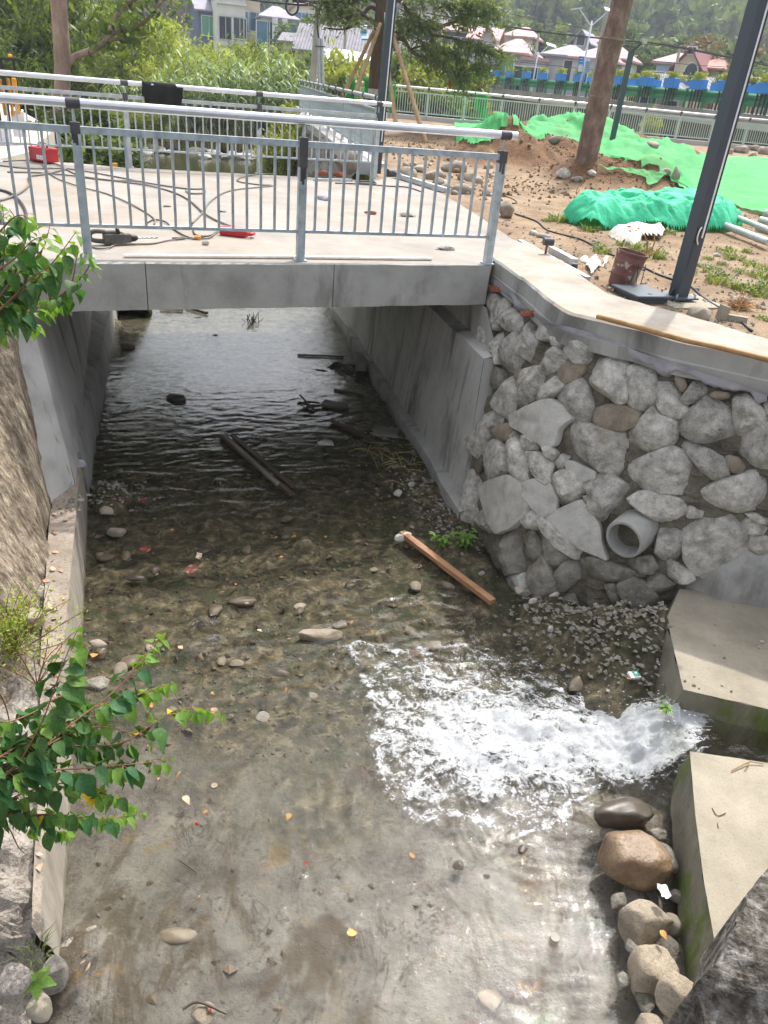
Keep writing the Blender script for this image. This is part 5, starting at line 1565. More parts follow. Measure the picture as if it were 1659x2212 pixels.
# service opening with cable ends
mb = MB(); q = bs + d_l * .60; mb.box(q - y_ * .0655 - x_ * .02, (.05, .006, .13), Matrix((x_, y_, d_l)).transposed()); mb.build('service_opening', M['black'], rt)
mb = MB(); mb.box(bs + d_l * .38 - y_ * .0655 - x_ * .02, (.052, .004, .22), Matrix((x_, y_, d_l)).transposed()); mb.build('service_door', M['lamp_paint'], rt)
mb = MB(); mb.tube(smooth_path([q - y_ * .06 - x_ * .0 + d_l * .07, q - y_ * .11 - x_ * .06 + d_l * .06, q - y_ * .12 - x_ * .075 - d_l * .01, q - y_ * .10 - x_ * .03 - d_l * .07, q - y_ * .06 - d_l * .06], 5), .006, 7); mb.build('loose_wire', M['white_plastic'], rt, True)
mb = MB(); mb.box(bs + Vector((.06, -.05, -.09)), (.62, .50, .20), rz(R_(22)))
o = mb.build('footing', M['conc_old'], rt)
bs2 = at(812, 374)
tp_ = atd(846, 0, math.hypot(bs2.x, bs2.y))
lamp_post('lamp_post', 'slate lamp post with a white strip just behind the far railing', bs2, bs2 + (tp_ - bs2) * 1.2, .15, R_(18), plate=False)
bs3 = at(1318, 322); bs3.z = -.05
dd3 = math.hypot(bs3.x, bs3.y)
lamp_post('lamp_post', 'slim dark lamp post with a bent arm standing before the pale green railing', bs3, atd(1364, 112, dd3), .16, R_(10), led=False, plate=False, arm=atd(1390, 90, dd3))
# bare leaning trunk
tr = thing('leaning_trunk', 'bare reddish brown trunk leaning to the right out of the soil heap', 'tree', on_ground(1268, 346))
b_, d25 = BASE[tr.name], 0
dd = math.hypot(b_.x, b_.y)
pts = [atd(1262, 372, dd), atd(1268, 340, dd), atd(1290, 235, dd), atd(1312, 135, dd), atd(1345, 0, dd), atd(1372, -120, dd)]
P = smooth_path(pts, 8)
mb = MB(); mb.tube(P, [.245 - .05 * i / len(P) + .008 * noise.noise(p * 2) for i, p in enumerate(P)], 22)
mb.build('trunk', M['bark_brown'], tr, True)
for i in range(3):
 t = 18 + i * 9
 mb = MB(); mb.tube([P[t], P[t].lerp(P[t + 1], .3)], .236, 22, cap=False); mb.build('bark_ring', M['bark'], tr, True)
# soil heaps: the raised soil is part of the ground sheet, clods and stones lie on it
rr = random.Random(21)
mb = MB()
spots = [((1085, 345), .9), ((1190, 345), 1.0), ((1270, 390), .8), ((1330, 360), .9), ((1400, 400), .6), ((1010, 330), 1.5), ((950, 330), 1.6), ((1120, 400), .9), ((900, 310), 1.8)]
for (sx, sy), sp in spots:
 c0 = at(sx, sy)
 pts_ = [(c0.x + rr.gauss(0, sp), c0.y + rr.gauss(0, sp)) for _ in range(260)]
 gh_ = ground_h(np.array([p[0] for p in pts_]), np.array([p[1] for p in pts_]))
 for (x, y), g_ in zip(pts_, gh_):
  r = rr.uniform(.012, .038) * (1.9 if rr.random() < .06 else 1)
  c = Vector((x, y, float(g_) + r * .3))
  q = Matrix.Rotation(rr.uniform(0, 6), 3, 'X') @ Matrix.Rotation(rr.uniform(0, 6), 3, 'Z')
  vs = [c + q @ (Vector(v) * r * rr.uniform(.6, 1.25)) for v in ((1, 0, 0), (-1, .2, 0), (0, 1, .1), (.1, -1, 0), (0, 0, 1), (0, .2, -1))]
  mb.add(vs, [(0, 2, 4), (2, 1, 4), (1, 3, 4), (3, 0, 4), (2, 0, 5), (1, 2, 5), (3, 1, 5), (0, 3, 5)])
o = mb.build('soil_clods', M['soil_mound'], base=(3, 22, 0)); o['kind'] = 'stuff'
mb = MB()
for _ in range(1500):
 px, py = rr.uniform(1060, 1659), rr.uniform(430, 720)
 c = at(px, py)
 if c.x < np.interp(c.y, LY, LX) + .35:
  continue
 r = rr.uniform(.006, .022) * (1.8 if rr.random() < .08 else 1)
 c.z = gz(c.x, c.y) + r * .3
 q = Matrix.Rotation(rr.uniform(0, 6), 3, 'X') @ Matrix.Rotation(rr.uniform(0, 6), 3, 'Z')
 vs = [c + q @ (Vector(v) * r * rr.uniform(.6, 1.25)) for v in ((1, 0, 0), (-1, .2, 0), (0, 1, .1), (.1, -1, 0), (0, 0, 1), (0, .2, -1))]
 mb.add(vs, [(0, 2, 4), (2, 1, 4), (1, 3, 4), (3, 0, 4), (2, 0, 5), (1, 2, 5), (3, 1, 5), (0, 3, 5)])
o = mb.build('ground_gravel', M['gravel'], base=(3, 9, 0)); o['kind'] = 'stuff'
# draped green dust net over the heaps
NETS = [
 ('large bright green dust net spread over heaps and flat ground at right',
     [(1080, 262), (1101, 260), (1144, 284), (1190, 285), (1237, 276), (1316, 298), (1387, 305), (1444, 308), (1502, 338), (1560, 342), (1659, 342), (1760, 348), (1760, 480), (1659, 472), (1572, 448), (1510, 440), (1470, 415), (1420, 380), (1390, 368), (1340, 352), (1310, 340), (1285, 318), (1240, 306), (1190, 300), (1140, 304), (1100, 300)], .05),
 ('green dust net lying over the left end of the soil heaps, below the draped railing', [(980, 262), (1015, 258), (1064, 260), (1086, 263), (1110, 275), (1095, 288), (1072, 297), (1058, 315), (1030, 320), (990, 312)], .05),
 ('smaller flap of green net between the trunk and the big net', [(1290, 368), (1330, 366), (1370, 372), (1420, 380), (1480, 392), (1500, 412), (1512, 430), (1480, 412), (1440, 388), (1400, 408), (1392, 388), (1340, 374)], .07)]
for k, (lab, poly, lift) in enumerate(NETS):
 P = [Vector((on_ground(x, y).x, on_ground(x, y).y, 0)) for x, y in poly]
 if k == 0:
  for q in range(8):
   P[q] = P[q] + P[q].normalized() * 4.2
 xs0, xs1 = min(p.x for p in P), max(p.x for p in P)
 ys0, ys1 = min(p.y for p in P), max(p.y for p in P)
 nx_, ny_ = 220, 220
 X, Y = np.meshgrid(np.linspace(xs0, xs1, nx_), np.linspace(ys0, ys1, ny_))
 ins = seg_dist(X, Y, P)
 Z = ground_h(X, Y) + lift + .20 * np.abs(vn.fbm(X * 1.3, Y * .8, 3)) + .05 * vn2.fbm(X * 3.5, Y * 3.5, 3)
 F = grid_faces(nx_, ny_)
 ok = (ins + .05 * vn.fbm(X * 1.5, Y * 1.5, 2) > 0).ravel()
 F = F[ok[F].all(1)]
 used = np.unique(F)
 mp = np.full(nx_ * ny_, -1); mp[used] = np.arange(len(used))
 Vv = np.stack([X.ravel(), Y.ravel(), Z.ravel()], 1)[used]
 bz = Vv.mean(0)
 o = np_mesh('dust_net', Vv, mp[F], M['net'], None, (bz[0], bz[1], Vv[:, 2].min()), True)
 tag(o, lab, 'netting')
# crumpled teal tarpaulin bundle
def mound_from_px(poly, height, amp, seed, res=90, zf=None):
 P = [Vector((*at(x, y).xy, 0)) for x, y in poly]
 xs0, xs1 = min(p.x for p in P), max(p.x for p in P)
 ys0, ys1 = min(p.y for p in P), max(p.y for p in P)
 X, Y = np.meshgrid(np.linspace(xs0, xs1, res), np.linspace(ys0, ys1, res))
 ins = seg_dist(X, Y, P)
 a, b = VN(seed), VN(seed + 1)
 prof = np.clip((ins + .02 * a.fbm(X * 2.5, Y * 2.5, 3)) / (height * .55), 0, 1)
 ridge = np.abs(a.fbm(X * 1.6, Y * 1.6 + X * .8, 4)) * 1.6 + np.abs(b.fbm(X * 4.5, Y * 4.5, 3)) * .6
 Z = ground_h(X, Y) + .01 + height * prof ** .55 * (1 - amp * ridge - .22 * np.clip(1 - np.abs(b.fbm(X * 2.2 + Y, Y * 2.6, 3)) * 9, 0, 1)) + .02 * a.fbm(X * 9, Y * 9, 3)
 F = grid_faces(res, res)
 ok = (ins + .10 * a.fbm(X * 2, Y * 2, 2) > 0).ravel()
 F = F[ok[F].all(1)]
 used = np.unique(F)
 mp = np.full(res * res, -1); mp[used] = np.arange(len(used))
 return np.stack([X.ravel(), Y.ravel(), Z.ravel()], 1)[used], mp[F]
poly = [(1195, 478), (1225, 458), (1260, 455), (1330, 448), (1420, 448), (1500, 452), (1560, 470), (1605, 486), (1570, 496), (1480, 494), (1400, 492), (1330, 488), (1270, 492), (1240, 478), (1215, 470)]
Vv, Ff = mound_from_px(poly, .42, .40, 31, 190)
o = np_mesh('tarpaulin', Vv, Ff, M['tarp'], None, (*Vv[:, :2].mean(0), Vv[:, 2].min()), False)
tag(o, 'crumpled teal green tarpaulin over a long bundle behind the lamp post', 'tarpaulin')
# round stones and blocks around the site
def gstone(px, py, size, seed, lab, mat='cobble', name='cobble', cat='stone', a=0.0, ang=.05, grp=None, lift=.5, sub=3):
 p = on_ground(px, py)
 p.z += size[2] * lift
 o = rock_mb(p, size, seed, sub, ang, rz(a)).build(name, M[mat], smooth=True, angle=45)
 return tag(o, lab, cat, grp)
G1 = 'round river stones heaped behind the bridge'
for i, (x, y, s, a) in enumerate([(878, 380, (.32, .22, .2), .2), (905, 372, (.26, .2, .18), .5), (940, 388, (.34, .2, .2), .3), (985, 372, (.5, .3, .26), .1), (1010, 390, (.42, .2, .2), -.5), (960, 415, (.22, .16, .16), .1),
                                  (1000, 418, (.34, .2, .18), 0), (1050, 423, (.16, .12, .12), .3), (1030, 395, (.18, .14, .14), .7), (915, 412, (.14, .12, .1), .7), (946, 402, (.16, .2, .15), 1.2), (893, 360, (.14, .1, .1), 0), (1055, 362, (.2, .16, .14), 0)]):
 gstone(x, y, tuple(q * .62 for q in s), 300 + i, 'smooth tan river stone in the heap beyond the right end of the bridge railing', a=a, grp=G1)
rr = random.Random(9)
for i in range(46):
 x, y = rr.uniform(845, 1075), rr.uniform(335, 445)
 if y > 378 + (x - 864) * .42:
  continue
 s = rr.uniform(.05, .13)
 gstone(x, y, (s, s * .75, s * .6), 340 + i, 'small broken stone among the rubble beyond the right end of the bridge railing', mat=rr.choice(['cobble', 'granite', 'clod', 'granite_brown']), name='rubble_stone', a=rr.uniform(0, 3), ang=.2, grp='rubble behind the bridge', sub=2)
G2 = 'river stones at the far right under the pale green railing'
for i, (x, y, s) in enumerate([(1573, 333, .18), (1592, 330, .2), (1604, 331, .24), (1630, 326, .22), (1625, 339, .16), (1650, 334, .26), (1655, 322, .3)]):
 gstone(x, y, (s * 1.2, s, s * .9), 390 + i, 'tan river stone in the row before the pale green railing at far right', grp=G2)
gstone(1093, 470, (.15, .14, .15), 401, 'big tan cube-like stone beside the right end post of the near railing', 'granite_brown', 'stone', ang=.3)
gstone(1150, 508, (.07, .05, .04), 402, 'small grey rubble stone beyond the coping end, left one', 'granite', 'stone', ang=.3)
gstone(1172, 514, (.10, .06, .045), 403, 'grey rubble stone beyond the coping end, right of the smaller one', 'granite', 'stone', ang=.3)
gstone(1215, 382, (.17, .14, .13), 404, 'pointed grey stone on the lower slope of the soil heap', 'granite', 'stone', ang=.3)
gstone(1278, 375, (.11, .08, .09), 405, 'pale square stone near the foot of the leaning trunk', 'granite', 'stone', ang=.3)
gstone(1245, 388, (.13, .1, .07), 406, 'dark flat stone on the soil heap left of the trunk', 'granite_dark', 'stone', ang=.3)
gstone(1196, 310, (.18, .16, .16), 407, 'rounded stone high on the soil heap by the net', 'cobble', 'stone', ang=.1)
gstone(1457, 392, (.12, .10, .20), 408, 'upright tan stone wrapped by the edge of the green net', 'cobble', 'stone', ang=.2)
gstone(1435, 378, (.15, .11, .09), 409, 'brown stone caught under the flap of green net', 'cobble', 'stone', ang=.15)
gstone(1408, 322, (.24, .2, .16), 410, 'tan stone bulging under the hole in the green net', 'cobble', 'stone', ang=.1)
gstone(1505, 690, (.12, .09, .08), 411, 'rough concrete lump behind the coping, near the upright offcut', 'conc_old', 'stone', ang=.25)
gstone(1560, 690, (.06, .05, .04), 413, 'small stone right of the concrete offcut', 'granite', 'stone', ang=.25)
gstone(1600, 655, (.09, .07, .05), 414, 'grey flat stones beside the ball of roots', 'granite', 'stone', ang=.25)
gstone(1420, 515, (.05, .04, .03), 415, 'small dark stone on the soil left of the lamp post', 'granite_dark', 'stone', ang=.25)
gstone(1548, 553, (.06, .05, .03), 416, 'small grey stone right of the lamp post', 'granite', 'stone', ang=.25)
p = on_ground(1572, 692)
mb = MB(); mb.box(p + Vector((-.06, .0, .06)), (.05, .09, .12), rot3(.4, .0, .15)); mb.box(p + Vector((.05, -.02, .025)), (.20, .06, .05), rot3(-.35, 0, 0))
tag(mb.build('concrete_offcut', M['conc_old']), 'two L-shaped grey concrete offcuts behind the coping at the right', 'offcut')
p = on_ground(1378, 690)
# bucket
bp = on_ground(1340, 617)
bk = thing('bucket', 'brown paint bucket splashed with cement, tilted slightly, beside the dark cover', 'bucket', bp)
tl = Matrix.Rotation(R_(9), 3, Vector((-.3, -1, 0)))
H_, r0, r1 = .33, .125, .152
tl = Matrix.Rotation(R_(8), 3, 'Y')
n = 32
def bring(z, r): return [bp + tl @ Vector((r * math.cos(t), r * math.sin(t), z)) for t in (6.2832 * k / n for k in range(n))]
prof = [(0, r0), (.10, .131), (.105, .134), (.115, .134), (.12, .132), (.22, .141), (.225, .145), (.235, .145), (.24, .142), (.30, .149), (.305, .156), (.33, .156), (.33, .148), (.29, .144)]
rg = [bring(z, r) for z, r in prof]
mb = MB(); mb.add([q for r_ in rg for q in r_], [(k * n + j, k * n + (j + 1) % n, (k + 1) * n + (j + 1) % n, (k + 1) * n + j) for k in range(len(rg) - 1) for j in range(n)])
mb.build('shell', M['bucket'], bk, True, angle=40)
rg = [bring(.29, .144), bring(.06, .122), bring(.055, .0)]
mb = MB(); mb.add([q for r_ in rg for q in r_], [(k * n + j, k * n + (j + 1) % n, (k + 1) * n + (j + 1) % n, (k + 1) * n + j) for k in range(2) for j in range(n)])
mb.build('lining', M['cement_in'], bk, True)
mb = MB()
a_, b_ = bp + tl @ Vector((.05, -.15, .25)), bp + tl @ Vector((.146, -.05, .25))
mb.tube(smooth_path([a_, bp + tl @ Vector((.07, -.165, .16)), bp + tl @ Vector((.11, -.15, .04)), bp + tl @ Vector((.16, -.09, .05)), bp + tl @ Vector((.155, -.04, .25))], 6), .004, 6)
mb.build('wire_handle', M['black'], bk)
mb = MB()
for t in (4.95, 5.15, 5.35):
 pass
v = []
for j, z in enumerate((.06, .2)):
 for k in range(8):
  t = 5.15 + k * .11
  v.append(bp + tl @ Vector(((.129 + .009 * j + .003) * math.cos(t), (.129 + .009 * j + .003) * math.sin(t), z)))
mb.add(v, [(k, k + 1, 8 + k + 1, 8 + k) for k in range(7)])
mb.build('label', M['cement_in'], bk)
# dark cover on a box
cp_ = on_ground(1392, 640)
cv = thing('junction_cover', 'dark grey square access cover on a concrete base beside the lamp post', 'cover', cp_)
c4 = [at(1330, 622, .02), at(1372, 610, .02), at(1450, 640, .02), at(1390, 650, .02)]
cen = sum(c4, Vector()) / 4
axc = (c4[3] - c4[0]).normalized()
Mc = rz(math.atan2(axc.y, axc.x))
mb = MB(); mb.box(cen + Vector((0, 0, .0)), (.46, .38, .028), Mc)
o = mb.build('cover_plate', M['lamp_paint'], cv); bv = o.modifiers.new('bevel', 'BEVEL'); bv.width = .006
for sx in (-1, 1):
 mb = MB(); mb.tube([cen + Mc @ Vector((sx * .14, .0, .013)), cen + Mc @ Vector((sx * .14, 0, .017))], .022, 12); mb.build('lifting_hole', M['black'], cv)
mb = MB(); mb.box(cen - Z3 * .05, (.40, .33, .07), Mc); mb.build('box_rim', M['lamp_paint'], cv)
mb = MB()
rb_ = rock_mb(cen - Z3 * .12 + Vector((.05, -.05, 0)), (.36, .30, .09), 77, 3, .2)
rb_.build('mortar_collar', M['gravel'], cv, True, angle=40)
# lying steel section pieces and upright stub with sleeve
a, b = on_ground(1122, 528), on_ground(1268, 610)
mb = MB(); mb.bar(a + Z3 * .03, b + Z3 * .03, .06, .05)
tag(mb.build('steel_channel', M['galv_far']), 'long bright steel channel lying behind the coping', 'steel section')
a, b = on_ground(1190, 545), on_ground(1240, 575)
mb = MB(); mb.bar(a + Z3 * .035, b + Z3 * .04, .07, .07)
tag(mb.build('steel_tube', M['galv_far']), 'short square steel tube with a dark end behind the bright channel', 'steel section')
p = on_ground(1176, 560)
st = thing('rail_stub', 'dark stub bracket carrying a short handrail sleeve, standing on the coping', 'bracket', p)
mb = MB(); mb.bar(p, p + Vector((0, 0, .16)), .02, .03); mb.build('stub', M['dark_paint'], st)
mb = MB(); c = p + Vector((.01, 0, .19)); mb.tube([c - Vector((.055, .01, 0)), c + Vector((.055, .01, 0))], .042, 18); mb.build('sleeve', M['dark_paint'], st, True, angle=40)
mb = MB(); p = on_ground(1239, 584); mb.tube([p + Z3 * .01, p + Z3 * .07], .035, 16)
tag(mb.build('pipe_collar', M['dark_paint'], smooth=True, angle=40), 'small dark pipe collar standing by the steel tube', 'collar')
# brick, sacks, cloth
p = on_ground(1150, 553); mb = MB(); mb.box(p + Z3 * .02, (.22, .05, .04), rz(.2))
tag(mb.build('brick', M['brick']), 'reddish brick lying at the back edge of the coping', 'brick')
Vv, Ff = mound_from_px([(1315, 500), (1335, 492), (1380, 488), (1425, 487), (1440, 500), (1430, 512), (1390, 512), (1370, 522), (1345, 518)], .13, .5, 51, 50)
sk = thing('sack', 'white woven sack with red print lying between tarpaulin and lamp post', 'sack', (*Vv[:, :2].mean(0), Vv[:, 2].min()))
np_mesh('sack_cloth', Vv, Ff, M['sack'], sk, smooth=True)
mb = MB()
def on_sack(px, py):
 q = at(px, py, 0)
 k = np.argmin((Vv[:, 0] - q.x) ** 2 + (Vv[:, 1] - q.y) ** 2)
 return Vector((q.x, q.y, Vv[k, 2] + .008))
for (x, y) in [(1358, 512), (1364, 510), (1370, 512), (1376, 509)]:
 q = on_sack(x, y)
 mb.box(q, (.03, .006, .01)); mb.box(q + Vector((0, .012, .004)), (.03, .006, .01)); mb.box(q + Vector((.0, .006, .002)), (.006, .03, .01))
q = on_sack(1356, 502)
mb.tube([q, q + Z3 * .01], .03, 14)
mb.build('red_print', M['sack_print'], sk)
for (poly, h, lab, sd) in [([(1262, 575), (1275, 555), (1290, 552), (1300, 570), (1292, 585), (1278, 590)], .07, 'dirty cream rag crumpled on the soil left of the bucket', 61),
                           ([(1296, 560), (1308, 548), (1320, 556), (1316, 570), (1302, 574)], .05, 'small dirty cream rag next to the bucket', 63), ([(1252, 556), (1262, 548), (1272, 552), (1266, 562)], .03, 'flat scrap of dirty sheet left of the rags', 65)]:
 Vv, Ff = mound_from_px(poly, h, .7, sd, 36)
 o = np_mesh('rag', Vv, Ff, M['sack'], None, (*Vv[:, :2].mean(0), Vv[:, 2].min()), True)
 tag(o, lab, 'rag')
# steel tubes at the right edge
for i, (x0, y0, x1, y1, r, lab) in enumerate([(1545, 487, 1659, 532, .05, 'long steel tube coming out from under the tarpaulin, lowest of the bundle'), (1560, 474, 1670, 520, .04, 'pale steel tube lying on top of the long tube'),
                                              (1635, 500, 1700, 520, .05, 'steel tube in the stack at the right edge, bottom one'), (1638, 492, 1700, 510, .05, 'steel tube in the stack at the right edge, middle one'), (1646, 486, 1700, 500, .05, 'steel tube in the stack at the right edge, top one')]):
 a, b = at(x0, y0), at(x1, y1)
 z = r + (.07 if i in (1, 3) else .0) + (.14 if i == 4 else 0) + .0
 mb = MB(); mb.tube([a + Z3 * z, b + Z3 * z], r, 16)
 tag(mb.build('steel_pipe', M['galv_far'], smooth=True, angle=40), lab, 'steel pipe')
# black irrigation cable on the soil
def gcable(pts, r, mat, lab):
 P = [on_ground(x, y) + Z3 * (r * .8) for x, y in pts]
 P = smooth_path(P, 6)
 for p in P:
  p.z = max(p.z, gz(p.x, p.y) + r * .6)
 mb = MB(); mb.tube(P, r, 6)
 tag(mb.build('cable', M[mat], smooth=True), lab, 'cable')
gcable(D6([(130, 690), (260, 735), (330, 790), (440, 820), (540, 850), (640, 905), (730, 945)]), .012, 'black_cable', 'black cable snaking over the soil from the railing end towards the bucket')
gcable(D6([(890, 1005), (1000, 1060), (1080, 1090), (1180, 1125), (1260, 1190), (1330, 1240), (1420, 1290), (1560, 1400)]), .012, 'black_cable', 'black cable on the soil passing behind the near lamp post')
gcable(D6([(0, 590), (60, 585), (120, 600), (140, 625), (60, 625)]), .010, 'black_cable', 'curl of black wire beside the end of the railing')
# stick lying on the coping
P = [at(1290, 683, .045), at(1370, 704, .045), at(1470, 732, .045), at(1560, 752, .05), at(1680, 782, .05)]
mb = MB(); P = smooth_path(P, 6); mb.tube(P, [.021 + .002 * noise.noise(p * 5) for p in P], 10)
tag(mb.build('wooden_pole', M['stick'], smooth=True, angle=50), 'long brown wooden pole lying along the coping of the stone wall', 'pole')
# root ball, dry twigs, cut shrub
rr = random.Random(77)
def twiggy(name, label, c, r, n, mat, rad, up=.6, cat='roots', flat=1.0):
 mb = MB()
 for _ in range(n):
  d = Vector((rr.gauss(0, 1), rr.gauss(0, 1), abs(rr.gauss(0, 1)) * up)).normalized()
  L = r * rr.uniform(.5, 1.1)
  m = c + d * L * .55 + Vector((rr.gauss(0, .12), rr.gauss(0, .12), rr.gauss(0, .1))) * r
  e = c + d * L + Vector((rr.gauss(0, .25), rr.gauss(0, .25), rr.gauss(0, .15) - .1)) * r
  e.z = max(e.z, c.z); m.z = max(m.z, c.z)
  mb.tube([c + d * L * .1, m, e], [rad, rad * .8, rad * .35], 4)
 return tag(mb.build(name, M[mat]), label, cat)
p = on_ground(1596, 668); twiggy('root_ball', 'tangled ball of brown roots on the soil at the right', p, .17, 150, 'stick', .004, .9)
p = on_ground(1395, 560)
mb = MB()
for q in [[(1372, 555), (1390, 548), (1398, 530), (1392, 505)], [(1398, 545), (1412, 530), (1414, 505)], [(1385, 552), (1410, 548), (1430, 532)], [(1395, 556), (1398, 540), (1400, 520)]]:
 P = [atd(x, y, math.hypot(p.x, p.y)) for x, y in q]
 mb.tube(smooth_path(P, 4), [.012 - .0005 * k for k in range(len(smooth_path(P, 4)))], 6)
tag(mb.build('cut_shrub_stump', M['stick']), 'dry branching stump beside the bucket', 'stump')
# weeds: one thing per tuft
def tuft_mesh(n, r, h, mat, seed, wid=.010):
 g = random.Random(seed)
 mb = MB()
 for _ in range(n):
  a = g.uniform(0, 6.283); rr_ = r * math.sqrt(g.random())
  b = Vector((rr_ * math.cos(a), rr_ * math.sin(a), 0))
  L = h * g.uniform(.5, 1.1)
  o_ = Vector((math.cos(a + g.gauss(0, .6)), math.sin(a + g.gauss(0, .6)), 0))
  s_ = Vector((-o_.y, o_.x, 0)) * wid * g.uniform(.6, 1.3)
  m = b + o_ * L * .25 + Z3 * L * .65
  e = b + o_ * L * .8 + Z3 * L * g.uniform(.6, 1.0)
  mb.add([b - s_ * .6, b + s_ * .6, m - s_, m + s_, e], [(0, 1, 3, 2), (2, 3, 4)])
 return mb
TUFTS = []
for k in range(3):
 o = tuft_mesh(70, .14, .13, 'weed', 500 + k).build('weed_tuft', M['weed'], base=(0, 0, 0))
 TUFTS.append(o)
GW = 'green weeds growing on the bare soil'
spots = [(1530, 560), (1560, 572), (1585, 560), (1540, 590), (1555, 600), (1572, 598), (1600, 590), (1620, 575), (1640, 640), (1652, 630), (1490, 590), (1500, 575), (1440, 505), (1300, 545), (1292, 530), (1345, 530), (1380, 540), (1410, 555), (1425, 560), (1225, 480),
         (1205, 478), (1180, 478), (1640, 600), (1655, 585), (1568, 545), (1612, 545), (1530, 580), (1615, 630), (1590, 620), (1275, 500), (1650, 690), (1545, 610)]
rr = random.Random(31)
for i, (x, y) in enumerate(spots):
 p = on_ground(x, y)
 o = TUFTS[i % 3] if i < 3 else TUFTS[i % 3].copy()
 if i >= 3:
  COL.objects.link(o)
 o.location = p - Z3 * .01
 o.rotation_euler = (0, 0, rr.uniform(0, 6))
 s = rr.uniform(.45, 1.0)
 o.scale = (s, s, s * rr.uniform(.8, 1.2))
 tag(o, 'low tuft of bright green weed on the bare sandy soil', 'weed', GW)
# ------------------------------------------------------------------ promenade railing in pale green, with kerb
PR = [at(760, 246), at(853, 254), at(960, 263), at(1050, 271), at(1143, 278), at(1230, 285), at(1312, 292), at(1392, 300), at(1464, 306.5), at(1536, 314), at(1605, 321), at(1672, 328)]
y0_, y1_ = PR[1], PR[-2]
# straighten to a smooth line
def pr_pt(k):
 t = k / 10
 base = Vector((-1.6, 43.0, 0)).lerp(Vector((16.9, 45.4, 0)), t)
 return base
kb = thing('promenade_kerb', 'long pale concrete kerb under the pale green railing', 'kerb', pr_pt(5))
for k in range(-1, 13):
 a, b = pr_pt(k), pr_pt(k + 1)
 mb = MB(); mb.bar(a + Z3 * .02 + (b - a) * .004, b + Z3 * .02 - (b - a) * .004, .45, .26); mb.build('kerb_stone', M['viaduct_light'], kb)
pr = thing('promenade_railing', 'long pale green railing with a shiny handrail along the far promenade', 'railing', pr_pt(5))
dp_ = (pr_pt(1) - pr_pt(0)).normalized()
Mx = rz(math.atan2(dp_.y, dp_.x))
seg = (pr_pt(1) - pr_pt(0)).length
bal = pos0 = None
rr = random.Random(2)
for k in range(-1, 13):
 p = pr_pt(k) + Z3 * .15
 mb = MB(); mb.box(p + Z3 * .52, (.11, .07, 1.04), Mx); mb.build('post', M['green_rail'], pr)
 mb = MB(); mb.box(p + Z3 * 1.10, (.05, .03, .14), Mx); mb.box(p + Z3 * 1.20, (.12, .11, .11), Mx); mb.build('bracket', M['dark_paint'], pr)
 if k == 12:
  break
 a, b = p, pr_pt(k + 1) + Z3 * .15
 for z, h in ((1.0, .06), (.12, .05)):
  mb = MB(); mb.bar(a + dp_ * .055 + Z3 * z, b - dp_ * .055 + Z3 * z, .05, h); mb.build('rail', M['green_rail'], pr)
 n = 15
 for j in range(1, n):
  q = a + dp_ * (seg * j / n)
  if bal is None:
   mb = MB(); mb.box(q + Z3 * .56, (.03, .03, .83), Mx); bal = mb.build('baluster', M['green_rail'], pr); pos0 = q
  else:
   c = bal.copy(); COL.objects.link(c); c.parent = pr; KIDS[pr.name].append(c); c.location = q - pos0
mb = MB(); mb.tube([pr_pt(-1.2) + Z3 * 1.36, pr_pt(12) + Z3 * 1.36], .05, 14); mb.build('handrail', M['stainless'], pr, True, angle=40)
GN = 'folded green nets hung over railings'
def hung_net(x0, x1, ytop, ybot, d, seed, lab):
 r2 = VN(seed)
 n1, n2 = 26, 24
 az = math.atan2(ray((x0 + x1) / 2, ytop).x, ray((x0 + x1) / 2, ytop).y)
 vs = []
 for j in range(n2):
  t = j / (n2 - 1)
  for i in range(n1):
   s = i / (n1 - 1)
   pinch = 1 - .25 * math.sin(t * 3) * (1 if s < .5 else .6)
   x = x0 + (x1 - x0) * (.5 + (s - .5) * pinch) + (ybot - ytop) * -.0 * t
   yv = ytop + (ybot - ytop) * t * (1 - .12 * abs(s - .5))
   dz = .10 * float(r2(np.array(s * 9), np.array(t * 1.2))) + .05 * math.sin(s * 40)
   p = atd(x, yv, d - .06 - dz - .10 * math.sin(min(1, t * 8) * 1.57))
   vs.append(p)
 back = []
 for i in range(n1):
  p = vs[i]
  back.append(p + Vector((math.sin(az) * .34, math.cos(az) * .34, -.02)))
 mb = MB().add(vs, [(j * n1 + i, j * n1 + i + 1, (j + 1) * n1 + i + 1, (j + 1) * n1 + i) for j in range(n2 - 1) for i in range(n1 - 1)])
 mb.add(back + vs[:n1] + [p - Z3 * .8 for p in back], [(i, i + 1, n1 + i + 1, n1 + i) for i in range(n1 - 1)] + [(2 * n1 + i, 2 * n1 + i + 1, i + 1, i) for i in range(n1 - 1)])
 o = mb.build('hung_net', M['net_thick'], smooth=True)
 tag(o, lab, 'netting', GN)
hung_net(748, 768, 167, 232, 43.0, 1, 'green net draped over the railing, leftmost, behind a bamboo prop')
hung_net(786, 808, 167, 236, 43.0, 2, 'green net draped over the railing just left of the conifer trunk')
hung_net(836, 856, 176, 266, 43.2, 3, 'green net draped over the railing just right of the lamp post and conifer')
hung_net(1030, 1054, 198, 262, 44.2, 4, 'green net draped over the pale green railing above the netted heap')
